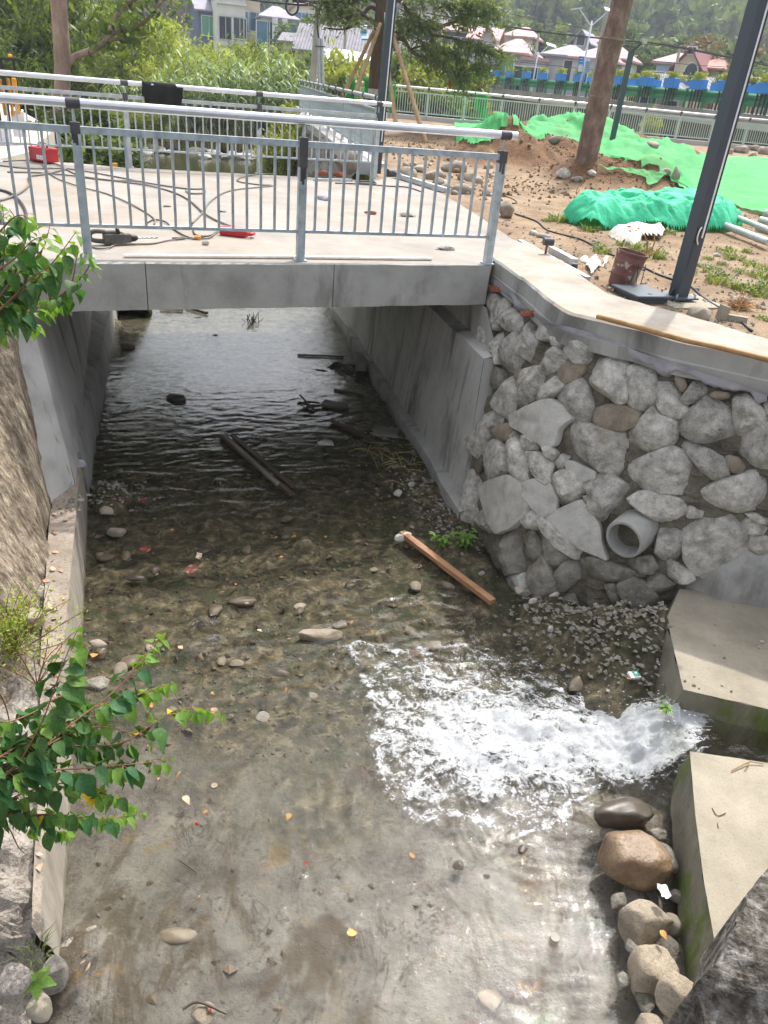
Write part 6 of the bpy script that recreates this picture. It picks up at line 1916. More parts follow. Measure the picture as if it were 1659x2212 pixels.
# ------------------------------------------------------------------ fence along the stream beyond the bridge
fd0, fd1 = at(806, 352), at(648, 238)
sw = thing('stream_wall', 'old rough stone channel wall with a concrete coping beyond the far railing', 'wall', at(720, 300))
mb = MB()
ddn = (fd1 - fd0).normalized(); sdn = Vector((-ddn.y, ddn.x, 0))
a, b = fd0 - ddn * .2, fd1 + ddn * 4
for k in range(12):
 p, q = a.lerp(b, k / 12), a.lerp(b, (k + 1) / 12)
 mb = MB(); mb.bar(p + ddn * .01 + sdn * .05 - Z3 * .10, q - ddn * .01 + sdn * .05 - Z3 * .10, .62, .24); mb.build('coping_stone', M['viaduct_light'], sw)
mb = MB()
vs = []
mm_, nn_ = 16, 90
for j in range(mm_ + 1):
 for i in range(nn_ + 1):
  p = a.lerp(b, (i / nn_) ** 1.4) + sdn * (.30 + .50 * (1 - j / mm_)) + Z3 * (-2.5 + 2.3 * j / mm_)
  p += sdn * (.16 * noise.fractal(Vector((p.x * 1.2, p.y * 1.2, p.z * 2.2)), .8, 2, 4))
  vs.append(p)
mb.add(vs, [(j * (nn_ + 1) + i, j * (nn_ + 1) + i + 1, (j + 1) * (nn_ + 1) + i + 1, (j + 1) * (nn_ + 1) + i) for j in range(mm_) for i in range(nn_)])
mb.build('rough_face', M['granite_dark'], sw)
sf = thing('stream_fence', 'grey steel fence running away along the stream beyond the far railing', 'railing', at(730, 300))
L = (fd1 - fd0).length
Mx = rz(math.atan2(ddn.y, ddn.x))
npan = 12
bal = None
hz = .02
for k in range(npan + 1):
 p = fd0 + ddn * (L * k / npan) + Z3 * hz
 mb = MB(); mb.box(p + Z3 * .52, (.08, .08, 1.04), Mx); mb.build('post', M['galv'], sf)
 mb = MB(); mb.bar(p + Z3 * 1.04, p + Z3 * 1.18, .03, .05); mb.box(p + Z3 * 1.2, (.12, .10, .10), Mx); mb.build('bracket', M['dark_paint'], sf)
 if k == npan:
  break
 a, b = p, fd0 + ddn * (L * (k + 1) / npan) + Z3 * hz
 for z in (.98, .14):
  mb = MB(); mb.bar(a + ddn * .04 + Z3 * z, b - ddn * .04 + Z3 * z, .05, .05); mb.build('rail', M['galv'], sf)
 n = 15
 for j in range(1, n):
  q = a.lerp(b, j / n)
  if bal is None:
   mb = MB(); mb.box(q + Z3 * .56, (.028, .028, .80), Mx); bal = mb.build('baluster', M['galv'], sf); pos0 = q
  else:
   c = bal.copy(); COL.objects.link(c); c.parent = sf; KIDS[sf.name].append(c); c.location = q - pos0
mb = MB(); mb.tube([fd0 + Z3 * (1.2 + hz) - ddn * .3, fd1 + Z3 * (1.2 + hz) + ddn * .8], .045, 12); mb.build('handrail', M['galv_far'], sf, True, angle=40)
# ------------------------------------------------------------------ gate pillars at far left of the pavement
gp = at(32, 316); dg = math.hypot(gp.x, gp.y)
gt = thing('barrier_gate', 'white gate pillar with black frames and orange striped bars at the left edge', 'gate', gp)
def pxbox(x0, x1, y0, y1, dep, dz=0.0):
 a, b, c = atd(x0, y1, dg + dz), atd(x1, y1, dg + dz), atd(x0, y0, dg + dz)
 w, h = (b - a).length, c.z - a.z
 cen = (a + b) / 2 + Z3 * h / 2
 az_ = -math.atan2(cen.x, cen.y)
 back = Vector((math.sin(-az_), math.cos(-az_), 0)) * dep / 2
 return cen + back, (w, dep, h), rz(az_)
for args, mat, nm in [((30, 58, 240, 296, .5, .15), 'white_paint', 'pillar'), ((-30, 30, 262, 322, .5, 0), 'white_paint', 'pillar'), ((-30, 4, 128, 262, .1, .05), 'black', 'frame_post'), ((16, 24, 126, 262, .08, .0), 'black', 'frame_post'),
                      ((41, 46, 130, 240, .08, .2), 'black', 'frame_post'), ((-30, 46, 124, 130, .1, .0), 'black', 'frame_bar'), ((8, 15, 172, 250, .04, .1), 'orange', 'orange_bar'), ((25, 32, 170, 250, .04, .1), 'orange', 'orange_bar'), ((34, 45, 169, 246, .04, .08), 'orange', 'orange_bar'),
                      ((17, 27, 117, 124, .12, 0), 'orange', 'warning_lamp')]:
 c_, s_, M_ = pxbox(*args)
 mb = MB(); mb.box(c_, s_, M_); o = mb.build(nm, M[mat], gt)
 if nm in ('warning_lamp', 'orange_bar'):
  bv = o.modifiers.new('bevel', 'BEVEL'); bv.width = .03; bv.segments = 3
# ------------------------------------------------------------------ things in the stream
def plank(x0, y0, x1, y1, w, h, mat, lab, z=.03, tilt=0, name='plank', dz=0.0):
 a, b = at(x0, y0, WZ + z), at(x1, y1, WZ + z - dz)
 mb = MB()
 n = 8
 d = (b - a).normalized(); s_ = d.cross(Z3).normalized(); u_ = s_.cross(d)
 s_, u_ = s_ * math.cos(tilt) + u_ * math.sin(tilt), u_ * math.cos(tilt) - s_ * math.sin(tilt)
 c = (a + b) / 2
 L = (b - a).length
 ang = math.atan2(d.y, d.x) - math.pi / 2
 me_v = []
 for k in range(n + 1):
  p = a.lerp(b, k / n)
  jw = 1 + .05 * noise.noise(p * 4); o_ = s_ * .004 * noise.noise(p * 5) + u_ * .003 * noise.noise(p * 6)
  for sx, sz in ((-1, -1), (1, -1), (1, 1), (-1, 1)):
   me_v.append(p + o_ + s_ * (sx * w / 2 * jw) + u_ * (sz * h / 2))
 fs = [(k * 4 + j, k * 4 + (j + 1) % 4, (k + 1) * 4 + (j + 1) % 4, (k + 1) * 4 + j) for k in range(n) for j in range(4)] + [(3, 2, 1, 0), (n * 4, n * 4 + 1, n * 4 + 2, n * 4 + 3)]
 # local frame with y along the grain
 Rm = Matrix((s_, d, u_))
 loc = [Rm @ (p - c) for p in me_v]
 me = bpy.data.meshes.new(name); me.from_pydata([tuple(p) for p in loc], [], fs); me.materials.append(M[mat]); me.update()
 o = bpy.data.objects.new(name, me); COL.objects.link(o)
 o.matrix_world = Matrix.Translation(c) @ Rm.transposed().to_4x4()
 BASE[o.name] = c
 return tag(o, lab, 'plank')
plank(483, 940, 600, 1046, .045, .03, 'plank_grey', 'pale grey weathered board in the middle of the stream, between two darker ones', .055)
plank(502, 940, 634, 1052, .055, .025, 'plank_dark', 'dark weathered board in the stream, right one of three lying together', .035)
plank(478, 942, 630, 1068, .05, .04, 'plank_dark', 'brown wet board in the stream, left one of three lying together', .03)
plank(868, 1151, 1064, 1300, .065, .045, 'lumber', 'reddish brown squared timber lying on the right margin of the stream', .045)
plank(697, 870, 750, 878, .19, .03, 'plank_dark', 'wide dark board lying in the water by the right abutment', .03)
plank(716, 908, 812, 957, .05, .035, 'plank_dark', 'slim reddish dark board below the wide board by the right abutment', .03)
plank(807, 930, 860, 936, .26, .03, 'plank_grey', 'pale flat board at the foot of the right abutment', .06)
plank(722, 841, 785, 853, .03, .025, 'plank_dark', 'thin dark batten half in the water near the right abutment', .02)
plank(643, 766, 742, 770, .03, .025, 'plank_dark', 'thin dark stick floating under the bridge on the right', .02)
plank(780, 800, 776, 762, .16, .025, 'plank_grey', 'short board leaning on the right abutment', .10, name='board')
plank(345, 666, 395, 668, .06, .04, 'plank_dark', 'dark board at the upstream end under the bridge', .03)
plank(402, 663, 448, 676, .05, .04, 'plank_dark', 'reddish dark stick lying across upstream under the bridge', .03)
mb = MB()
for q in [[(648, 853), (672, 880), (680, 884)], [(645, 868), (668, 876), (702, 876)], [(642, 872), (665, 868), (690, 870)]]:
 P = [at(x, y, WZ + .06 - .02 * i) for i, (x, y) in enumerate(q)]
 mb.tube(P, [.012, .018, .012], 6)
tag(mb.build('broken_branch', M['plank_dark']), 'broken dark branch ends sticking up beside the wide board', 'branch')
mb = MB()
mb.tube([at(800, 1035, WZ + .02), at(835, 1052, WZ + .02), at(855, 1065, WZ + .03)], .012, 6)
o = tag(mb.build('thin_branch', M['plank_dark']), 'thin dark branch ending at a pale stone on the right margin', 'branch')
rr = random.Random(5)
mb = MB()
for _ in range(40):
 x, y = rr.gauss(850, 45), rr.gauss(990, 30)
 a = at(x, y, WZ + rr.uniform(.02, .10)); b = a + Vector((rr.gauss(0, .16), rr.gauss(0, .16), rr.uniform(-.04, .06)))
 b.z = max(b.z, WZ + .02)
 mb.tube([a, (a + b) / 2 + Vector((0, 0, rr.uniform(0, .03))), b], .0035, 4)
mb.build('twig_tangle', M['straw'], kind='stuff')
mb = MB()
for _ in range(24):
 a = at(rr.gauss(546, 7), rr.gauss(697, 3), WZ + .0); b = a + Vector((rr.gauss(0, .05), rr.gauss(0, .05), rr.uniform(.05, .16)))
 mb.tube([a, b], .006, 4)
tag(mb.build('drift_twigs', M['plank_dark']), 'small dark clump of drift twigs standing in the water upstream', 'twigs')
def wstone(px, py, size, seed, lab, mat='cobble', z=.0, a=0.0, ang=.1, cat='stone', nm='stream_stone', grp=None, sub=3):
 o = rock_mb(at(px, py, WZ + z), size, seed, sub, ang, rz(a)).build(nm, M[mat], smooth=True, angle=45)
 return tag(o, lab, cat, grp)
M['cobble_wet'] = pm('wet_stream_cobble', [(.25, '#4a4036'), (.5, '#665a4b'), (.8, '#857864')], 3, 8, .5, .3, 40, .006, rnd=True, var=.3)
wstone(278, 748, (.11, .08, .08), 1, 'small reddish brown stone standing in the water upstream left', 'granite_brown', .02)
wstone(382, 860, (.14, .09, .07), 2, 'dark wet stone standing in the middle of the stream under the bridge', 'slab_wet', .02)
wstone(229, 1104, (.07, .06, .045), 3, 'pale rounded stone at the foot of the left footing', 'cobble', .04)
wstone(252, 1150, (.10, .07, .04), 4, 'pale stone just under the water near the left footing', 'cobble', -.02)
wstone(335, 1233, (.05, .05, .03), 5, 'dark stone breaking the water near the red scraps', 'slab_wet', .0)
wstone(292, 1247, (.09, .05, .03), 6, 'dark smooth stone breaking the water below the left footing', 'slab_wet', .0)
wstone(210, 1390, (.09, .045, .035), 7, 'pale flat stone beside the ledge under the straggly shrub', 'cobble', .03)
wstone(870, 1160, (.11, .07, .05), 8, 'pale grey block stone left of the reddish timber', 'granite', .02, .3, .3)
wstone(706, 957, (.12, .08, .04), 9, 'flat grey triangular stone below the wide board', 'granite_flat', .03, .2, .3)
wstone(690, 1372, (.20, .07, .06), 10, 'long reddish stone showing through the water above the white water', 'granite_brown', -.03, .25)
wstone(520, 1300, (.12, .07, .05), 11, 'brown stone showing through the water in mid stream', 'cobble_wet', -.03, .2)
wstone(1243, 1480, (.055, .05, .085), 12, 'upright brown stone on the gravel beside the white water', 'granite_brown', .06, .5, .3)
wstone(1010, 1165, (.05, .04, .03), 13, 'small grey stone beside the green plant at the foot of the wall', 'granite', .05, .5, .3)
wstone(1040, 1238, (.04, .025, .02), 14, 'small pale pipe-like stone at the foot of the stone wall', 'cobble', .08, .5, .1)
wstone(1150, 1298, (.05, .03, .03), 15, 'white pebble on the gravel at the foot of the wall', 'granite_flat', .12, .5, .2)
wstone(1120, 1275, (.05, .05, .03), 16, 'grey pebble on the gravel near the weep pipe', 'cobble', .1, .5, .2)
wstone(1190, 1358, (.03, .025, .03), 17, 'small white stone on the gravel near the blue scrap', 'granite_flat', .16, .5, .2)
wstone(860, 1065, (.05, .045, .04), 18, 'whitish stone at the end of the thin branch', 'granite_flat', .05, .5, .1)
wstone(890, 1045, (.06, .03, .03), 19, 'pale angular chip on the debris by the abutment foot', 'granite_flat', .08, .7, .3)
wstone(200, 1480, (.14, .09, .04), 20, 'flat grey stone in the shallows beside the ledge behind the leafy branch', 'granite_dark', -.03, .1, .2)
wstone(165, 2030, (.11, .035, .03), 21, 'dark bar-shaped stone in the shallows at the lower left', 'granite_dark', .0, .8, .3)
wstone(380, 2020, (.11, .045, .03), 22, 'long reddish grey stone under the water at the lower left', 'cobble_wet', -.075, .1)
wstone(240, 2190, (.16, .10, .05), 23, 'wide reddish brown stone under the water at the bottom left', 'cobble_wet', -.095, .1)
wstone(440, 2190, (.06, .05, .03), 24, 'brown wet stone breaking the water at the bottom edge', 'granite_brown', -.01, .1)
wstone(1128, 1836, (.03, .03, .03), 25, 'dark pointed stone breaking the water below the white water', 'slab_wet', .0, .1, .2)
wstone(990, 1870, (.04, .04, .02), 26, 'dark flat stone breaking the water at the lower right', 'slab_wet', .0, .1, .2)
wstone(1060, 2160, (.06, .05, .02), 27, 'brown stone under the water at the bottom right', 'cobble_wet', -.03)
wstone(172, 1002, (.07, .05, .05), 40, 'small grey mortar lump where the left footing meets the ledge', 'mortar_wet', .40)
for i, (x, y, s) in enumerate([(1420, 1800, .05), (1335, 1945, .05), (1372, 2050, .05), (1462, 1935, .045), (1440, 2060, .05), (1395, 2165, .05), (1318, 1800, .05), (1350, 2120, .045)]):
 wstone(x, y, (s * 1.3, s, s * .8), 60 + i, 'small damp stone packed between the boulders and the lower block', 'granite_dark', .10, i, .2, grp='small stones between the boulders')
G = 'submerged cobbles on the stream bed'
rr = random.Random(15)
for i in range(44):
 x = rr.uniform(215, 1080); y = rr.uniform(1080, 1560)
 if x > 700 + (y - 1100) * 1.1 and y < 1250:
  continue
 s = rr.uniform(.025, .07)
 wstone(x, y, (s * 1.4, s, s * .55), 900 + i, 'wet brown cobble lying in the shallow middle of the stream', rr.choice(['cobble_wet', 'cobble_wet', 'cobble_wet', 'cobble', 'granite_brown', 'granite_dark', 'slab_wet']), rr.uniform(-.085, -.03), rr.uniform(0, 3), .2, nm='cobble', grp=G, sub=2)
mb = MB()
rr = random.Random(91)
pts_ = []
for _ in range(2600):
 x, y = rr.uniform(175, 1150), 1020 + 1150 * rr.random() ** 1.6
 c = at(x, y, WZ)
 if seg_dist(np.array([c.x]), np.array([c.y]), FP)[0] < .1:
  pts_.append(c)
hb_ = bed_h(np.array([p.x for p in pts_]), np.array([p.y for p in pts_]))
for c, z in zip(pts_, hb_):
 if c.y < 3.6 and rr.random() < .93:
  continue
 r = rr.uniform(.006, .026) * (1.7 if rr.random() < .08 else 1)
 q = Matrix.Rotation(rr.uniform(0, 6), 3, 'Z') @ Matrix.Rotation(rr.gauss(0, .4), 3, 'X')
 vs = [Vector((c.x, c.y, z + r * .2)) + q @ (Vector((v[0], v[1], v[2] * .6)) * r * rr.uniform(.7, 1.3)) for v in ((1, 0, 0), (-1, .2, 0), (0, 1, .1), (.1, -1, 0), (0, 0, 1), (0, .2, -1))]
 mb.add(vs, [(0, 2, 4), (2, 1, 4), (1, 3, 4), (3, 0, 4), (2, 0, 5), (1, 2, 5), (3, 1, 5), (0, 3, 5)])
M['pebbles'] = pm('mixed_bed_pebbles', [(.28, '#221d16'), (.42, '#473d2e'), (.55, '#6a5f4c'), (.68, '#755a45'), (.8, '#968c77')], 13, 3, .6, 0, world=True)
o = mb.build('bed_pebbles', M['pebbles'], base=(0, 4, WZ)); o['kind'] = 'stuff'
# broken render chips heaped on the margins: uncountable
mb = MB()
for (cx, cy, sp, n, zz) in [(240, 1060, .22, 160, .12), (228, 705, .3, 90, .2), (1290, 1405, .30, 420, .2), (1350, 1440, .22, 300, .22), (1200, 1350, .2, 160, .12), (900, 1040, .25, 90, .1), (940, 1090, .22, 110, .12), (150, 1090, .10, 60, .0), (780, 800, .3, 90, .08), (980, 1150, .2, 70, .08), (840, 950, .3, 50, .08)]:
 c0 = at(cx, cy, WZ)
 for _ in range(n):
  x, y = c0.x + rr.gauss(0, sp), c0.y + rr.gauss(0, sp)
  z = float(bed_h(np.array([x]), np.array([y]))[0])
  if cx == 150:
   z = -1.9; x = c0.x + rr.gauss(.05, .06); y = at(cx, cy, -1.9).y + rr.gauss(0, .12); x = at(cx, cy, -1.9).x + rr.gauss(0, .05)
  r = rr.uniform(.008, .032)
  q = Matrix.Rotation(rr.uniform(0, 6), 3, 'Z') @ Matrix.Rotation(rr.gauss(0, .5), 3, 'X')
  t_ = rr.uniform(.3, .7)
  vs = [Vector((x, y, z + r * .35)) + q @ (Vector((v[0], v[1], v[2] * t_)) * r * rr.uniform(.7, 1.25)) for v in ((1, 0, 0), (-1, .2, 0), (0, 1, .1), (.1, -1, 0), (0, 0, 1), (0, .2, -1))]
  mb.add(vs, [(0, 2, 4), (2, 1, 4), (1, 3, 4), (3, 0, 4), (2, 0, 5), (1, 2, 5), (3, 1, 5), (0, 3, 5)])
o = mb.build('margin_rubble', M['gravel'], base=(0, 5, WZ)); o['kind'] = 'stuff'
# ---- leaves (real little folded blades)
def leaf_mesh(name, mat, L=1.0, W=.42, droop=.35, fold=.18, narrow=False, wav=.03):
 prof = [0, .30, .44, .45, .33, .15, 0] if not narrow else [0, .12, .17, .17, .14, .08, 0]
 n = len(prof) - 1
 vs, fs = [], []
 for k, w in enumerate(prof):
  t = k / n
  z = -droop * t * t
  w *= W / .48 if not narrow else 1
  vs += [(-w * L, t * L, (z + fold * w + wav * math.sin(t * 9)) * L), (0, t * L, z * L), (w * L, t * L, (z + fold * w - wav * math.sin(t * 9)) * L)]
 for k in range(n):
  a = k * 3
  fs += [(a, a + 1, a + 4, a + 3), (a + 1, a + 2, a + 5, a + 4)]
 me = bpy.data.meshes.new(name)
 me.from_pydata(vs, [], fs)
 me.materials.append(M[mat])
 me.polygons.foreach_set('use_smooth', [True] * len(fs))
 me.update()
 return me
LM = {k: [leaf_mesh('leaf', k, 1, .33 + .05 * i, .25 + .2 * i, .2 + .1 * i) for i in range(3)] for k in ('leaf', 'leaf_light', 'leaf_dark', 'leaf_yellow')}
LIT = {k: [leaf_mesh('fallen_leaf', k, 1, .3 + .1 * i, .1 + .3 * i, .3, i == 2) for i in range(3)] for k in ('dry_leaf', 'dry_brown', 'red_leaf')}
def put_leaf(parent, me, pos, direc, size, roll=0.0, up=None):
 o = bpy.data.objects.new('leaf', me)
 COL.objects.link(o)
 y = direc.normalized()
 u = Vector(up or (0, 0, 1))
 x = y.cross(u)
 x = x.normalized() if x.length > .05 else Vector((1, 0, 0))
 z = x.cross(y)
 Rm = Matrix((x, y, z)).transposed() @ Matrix.Rotation(roll, 3, 'Y')
 o.parent = parent
 KIDS.setdefault(parent.name, []).append(o)
 BASE[o.name] = BASE[parent.name]
 o.matrix_local = Matrix.Translation(Vector(pos) - BASE[parent.name]) @ Rm.to_4x4() @ Matrix.Scale(size, 4)
 return o
def leafy_shrub(name, label, branches, seed, leaf_size, per, mix, stem_r, tipcol=True):
 """branches: lists of world points; paired heart-shaped hanging leaves along them"""
 rr = random.Random(seed)
 root = thing(name, label, 'shrub', branches[0][0])
 st = MB()
 cnt = 0
 for bi, pts in enumerate(branches):
  P = smooth_path(pts, 8)
  n = len(P)
  st.tube(P, [stem_r * (1 - .75 * i / n) for i in range(n)], 6)
  tot = sum((P[i + 1] - P[i]).length for i in range(n - 1))
  step = leaf_size * per
  s = step * rr.uniform(.4, 1)
  acc = 0
  side = 1
  for i in range(n - 1):
   d = P[i + 1] - P[i]
   while s < acc + d.length:
    t = (s - acc) / d.length
    p = P[i].lerp(P[i + 1], t)
    fr = s / tot
    if cnt < 300:
     dn = d.normalized()
     sd = dn.cross(Z3).normalized() * side
     for rep in range(2 if rr.random() < .45 else 1):
      out_ = (sd * rr.uniform(.4, 1.1) * (1 if rep == 0 else -1) + dn * rr.uniform(.1, .8) + Vector((rr.gauss(0, .25), rr.gauss(0, .25), rr.uniform(-1.0, .05)))).normalized()
      k = 'leaf_light' if (tipcol and fr > .80) else rr.choices(list(mix), list(mix.values()))[0]
      sz = leaf_size * rr.uniform(.55, 1.2) * (1 - .45 * max(0, fr - .7) / .3)
      q = p + out_ * sz * .28
      st.tube([p, q], .0012, 3, False)
      put_leaf(root, rr.choice(LM[k]), q, out_ + Vector((0, 0, -.25)), sz, rr.gauss(0, .35))
      cnt += 1
    side = -side
    s += step * rr.uniform(.6, 1.4)
   acc += d.length
 st.build('stems', M['stem'], root, True)
 return root
def pxb(lst, d0, d1=None):
 """photo polyline -> points at horizontal distance going from d0 to d1"""
 d1 = d1 if d1 is not None else d0
 n = len(lst)
 return [atd(x, y, d0 + (d1 - d0) * i / (n - 1)) for i, (x, y) in enumerate(lst)]
MIXA = {'leaf': 5, 'leaf_light': 3, 'leaf_dark': 2}
MIXB = {'leaf': 4, 'leaf_light': 2, 'leaf_dark': 2.6, 'leaf_yellow': .12}
# bush at upper left, before the end of the bridge
dA = 4.9
brs = [[(-40, 700), (20, 620), (50, 520), (60, 460)], [(-40, 700), (30, 600), (90, 540), (110, 480)], [(-30, 690), (60, 620), (120, 560), (165, 500)], [(-20, 680), (60, 650), (130, 640), (190, 580), (185, 540)],
       [(-40, 680), (0, 600), (10, 520), (5, 440)], [(-40, 640), (0, 560), (30, 480), (20, 450)], [(-20, 690), (40, 680), (90, 660), (140, 655)], [(-30, 600), (30, 560), (70, 520), (100, 510)], [(-30, 700), (30, 640), (80, 590), (120, 585)], [(-30, 640), (20, 610), (60, 570), (95, 560)],
       [(-40, 560), (0, 500), (40, 465), (75, 480)], [(-30, 720), (20, 690), (60, 690), (80, 715)], [(-60, 660), (-20, 560), (0, 480), (20, 455)], [(130, 640), (155, 610), (165, 560), (172, 542)], [(-50, 700), (0, 660), (40, 640), (70, 610)], [(-50, 640), (-10, 590), (20, 540), (60, 545)]]
rr = random.Random(8)
leafy_shrub('leafy_shrub', 'bright green leafy shrub at the upper left, hanging over the end of the bridge beam', [pxb(b, dA + rr.uniform(-.25, .35), dA + rr.uniform(-.35, .3)) for b in brs], 61, .105, .34, MIXA, .006)
# branches reaching over the stream at lower left
dB = 2.45
brs = [[(-60, 1620), (30, 1590), (150, 1610), (260, 1605), (330, 1565), (395, 1530), (480, 1540)], [(-40, 1700), (60, 1640), (160, 1560), (250, 1490), (310, 1420), (350, 1370)], [(-40, 1720), (60, 1670), (180, 1660), (290, 1650), (370, 1640)], [(-40, 1690), (80, 1610), (200, 1530), (300, 1500), (380, 1470)],
       [(-30, 1660), (50, 1640), (120, 1600), (200, 1580), (240, 1520)], [(-40, 1760), (60, 1710), (170, 1690), (240, 1720), (290, 1740)], [(-40, 1760), (40, 1760), (130, 1760), (220, 1770), (310, 1755)], [(-40, 1700), (30, 1660), (90, 1560), (120, 1480), (150, 1400), (175, 1345)],
       [(-30, 1740), (30, 1740), (100, 1790), (160, 1800)], [(-40, 1540), (10, 1560), (70, 1540), (140, 1500), (180, 1520)], [(-50, 1780), (10, 1780), (40, 1830), (60, 1850)], [(-40, 1660), (60, 1600), (160, 1560), (230, 1540)], [(-40, 1480), (0, 1500), (20, 1560), (10, 1600)], [(40, 1650), (140, 1590), (220, 1570), (330, 1590), (440, 1550)], [(-30, 1800), (20, 1720), (60, 1700), (120, 1720)]]
for q_, lab_ in ((brs[0::2], 'green leafy branch with drooping heart-shaped leaves reaching over the stream at lower left'), (brs[1::2], 'second leafy branch, tangled with the first, hanging over the left ledge')):
 leafy_shrub('overhanging_branch', lab_, [pxb(b, 2.3 + rr.uniform(-.1, .1), dB + rr.uniform(-.05, .3)) for b in q_], 62 + len(q_), .084, .25, MIXB, .004)
# bright sprout at bottom left
rt_ = at(85, 2150, -2.1)
sp_ = thing('sprout', 'bright lime green broad-leaved sprout at the bottom left corner', 'plant', rt_)
dS = math.hypot(rt_.x, rt_.y)
cS = atd(80, 2120, dS - .03)
mb = MB(); mb.tube([rt_, cS], .004, 6); mb.build('stem', M['stem'], sp_)
for a, s in ((0, .085), (1.3, .08), (2.7, .075), (3.9, .085), (5.1, .08), (.6, .05), (3.3, .05)):
 put_leaf(sp_, LM['leaf_light'][0], cS + Z3 * (.02 if s < .06 else 0), Vector((math.cos(a), math.sin(a), .1 if s > .06 else .5)), s)
gp_ = tuft_mesh(30, .05, .12, 'weed', 78, .004).build('grass_tuft', M['weed'], base=(0, 0, 0))
gp_.location = at(75, 2075, -2.0); tag(gp_, 'thin blades of grass behind the bright sprout', 'grass')
# green plant at the foot of the stone wall
def herb(name, label, px, py, z, h, n, seed, leafL, mat='leaf_light', spread=.12):
 rr = random.Random(seed)
 b = at(px, py, z)
 r_ = thing(name, label, 'plant', b)
 st = MB()
 me = leaf_mesh('leaf', mat, 1, .3, .35, .2, True)
 for k in range(n):
  a = rr.uniform(0, 6.28)
  t = b + Vector((math.cos(a) * spread * rr.random(), math.sin(a) * spread * rr.random(), h * rr.uniform(.5, 1.05)))
  P = [b + (t - b) * .1, b.lerp(t, .5) + Vector((rr.gauss(0, .01), rr.gauss(0, .01), .02)), t]
  st.tube(P, [.003, .002, .0015], 4)
  for q in range(7):
   f = .35 + .65 * q / 6
   p = b.lerp(t, f)
   a2 = q * 2.4 + k
   put_leaf(r_, me, p, Vector((math.cos(a2), math.sin(a2), .25)), leafL * rr.uniform(.7, 1.2))
 st.build('stems', M['weed'], r_)
 return r_
herb('water_plant', 'bright green leafy plant at the foot of the stone wall, right one of the pair', 1000, 1185, WZ + .05, .24, 9, 5, .075, spread=.10)
herb('water_plant', 'smaller green leafy plant left of its taller neighbour at the wall foot', 950, 1180, WZ + .04, .16, 7, 6, .07, spread=.12)
herb('moss_sprout', 'tiny green sprout on the mossy corner of the upstream channel block', 1438, 1535, -2.0, .05, 3, 9, .05, spread=.02)
# straggly shrub with small leaves on the left
def wispy(name, label, base, n, seed, hgt, spread, leaf, nleaf):
 rr = random.Random(seed)
 root = thing(name, label, 'shrub', base)
 st = MB(); lf = MB()
 for k in range(n):
  a = rr.uniform(0, 6.28)
  e = base + Vector((math.cos(a) * spread * rr.uniform(.3, 1) + spread * .25, math.sin(a) * spread * rr.uniform(.3, 1) * .6, hgt * rr.uniform(.4, 1.1)))
  m = base.lerp(e, .5) + Vector((rr.gauss(0, .05), rr.gauss(0, .05), .05))
  P = smooth_path([base, m, e], 6)
  st.tube(P, [.004 * (1 - .7 * i / len(P)) for i in range(len(P))], 4)
  for q in range(nleaf):
   f = rr.uniform(.25, 1)
   p = P[int(f * (len(P) - 1))] + Vector((rr.gauss(0, .03), rr.gauss(0, .03), rr.gauss(0, .03)))
   x = Vector((rr.gauss(0, 1), rr.gauss(0, 1), rr.gauss(0, .6))).normalized()
   y = x.cross(Vector((rr.gauss(0, 1), rr.gauss(0, 1), rr.gauss(0, 1)))).normalized()
   s = leaf * rr.uniform(.5, 1.3)
   lf.add([p - x * s, p + y * s * .45, p + x * s, p - y * s * .45], [(0, 1, 2, 3)])
 st.build('stems', M['stem'], root)
 lf.build('foliage', M['leaf_wisp'], root)
wispy('straggly_shrub', 'straggly yellowish green shrub with small leaves on the left ledge', at(20, 1420, -1.85), 34, 3, .55, .45, .016, 40)
wispy('straggly_shrub', 'sparse thin-stemmed shrub drooping over the ledge above the heart-shaped leaves', at(80, 1480, -1.88), 12, 4, .40, .42, .012, 14)
# litter on water and ledge
rr = random.Random(44)
GL = 'fallen leaves floating on the stream'
for i in range(46):
 x, y = (rr.uniform(220, 1000), rr.uniform(1000, 1560)) if i < 38 else (rr.uniform(200, 950), rr.uniform(1500, 2100))
 if x > 760 and 1380 < y < 1820:
  continue
 c = at(x, y, WZ + .012)
 o = bpy.data.objects.new('fallen_leaf', rr.choice(LIT['dry_leaf'] if rr.random() < .8 else LIT['dry_brown'])); COL.objects.link(o)
 o.location = c; o.rotation_euler = (rr.gauss(0, .15), rr.gauss(0, .15), rr.uniform(0, 6.28))
 s = rr.uniform(.03, .065); o.scale = (s, s, s)
 tag(o, 'small yellow or brown fallen leaf floating on the stream', 'leaf', GL)
GL2 = 'dry leaves lying on the left ledge'
for i in range(44):
 k = rr.randrange(8, 40)
 c = LTp[min(k, len(LTp) - 1)].lerp(LIp[min(k, len(LIp) - 1)], rr.uniform(.25, 1.0)) + Z3 * .012
 o = bpy.data.objects.new('fallen_leaf', rr.choice(LIT['dry_brown'])); COL.objects.link(o)
 o.location = c; o.rotation_euler = (rr.gauss(0, .3), rr.gauss(0, .3), rr.uniform(0, 6.28)); s = rr.uniform(.03, .07); o.scale = (s, s, s)
 tag(o, 'curled brown dry leaf lying on the concrete ledge', 'leaf', GL2)
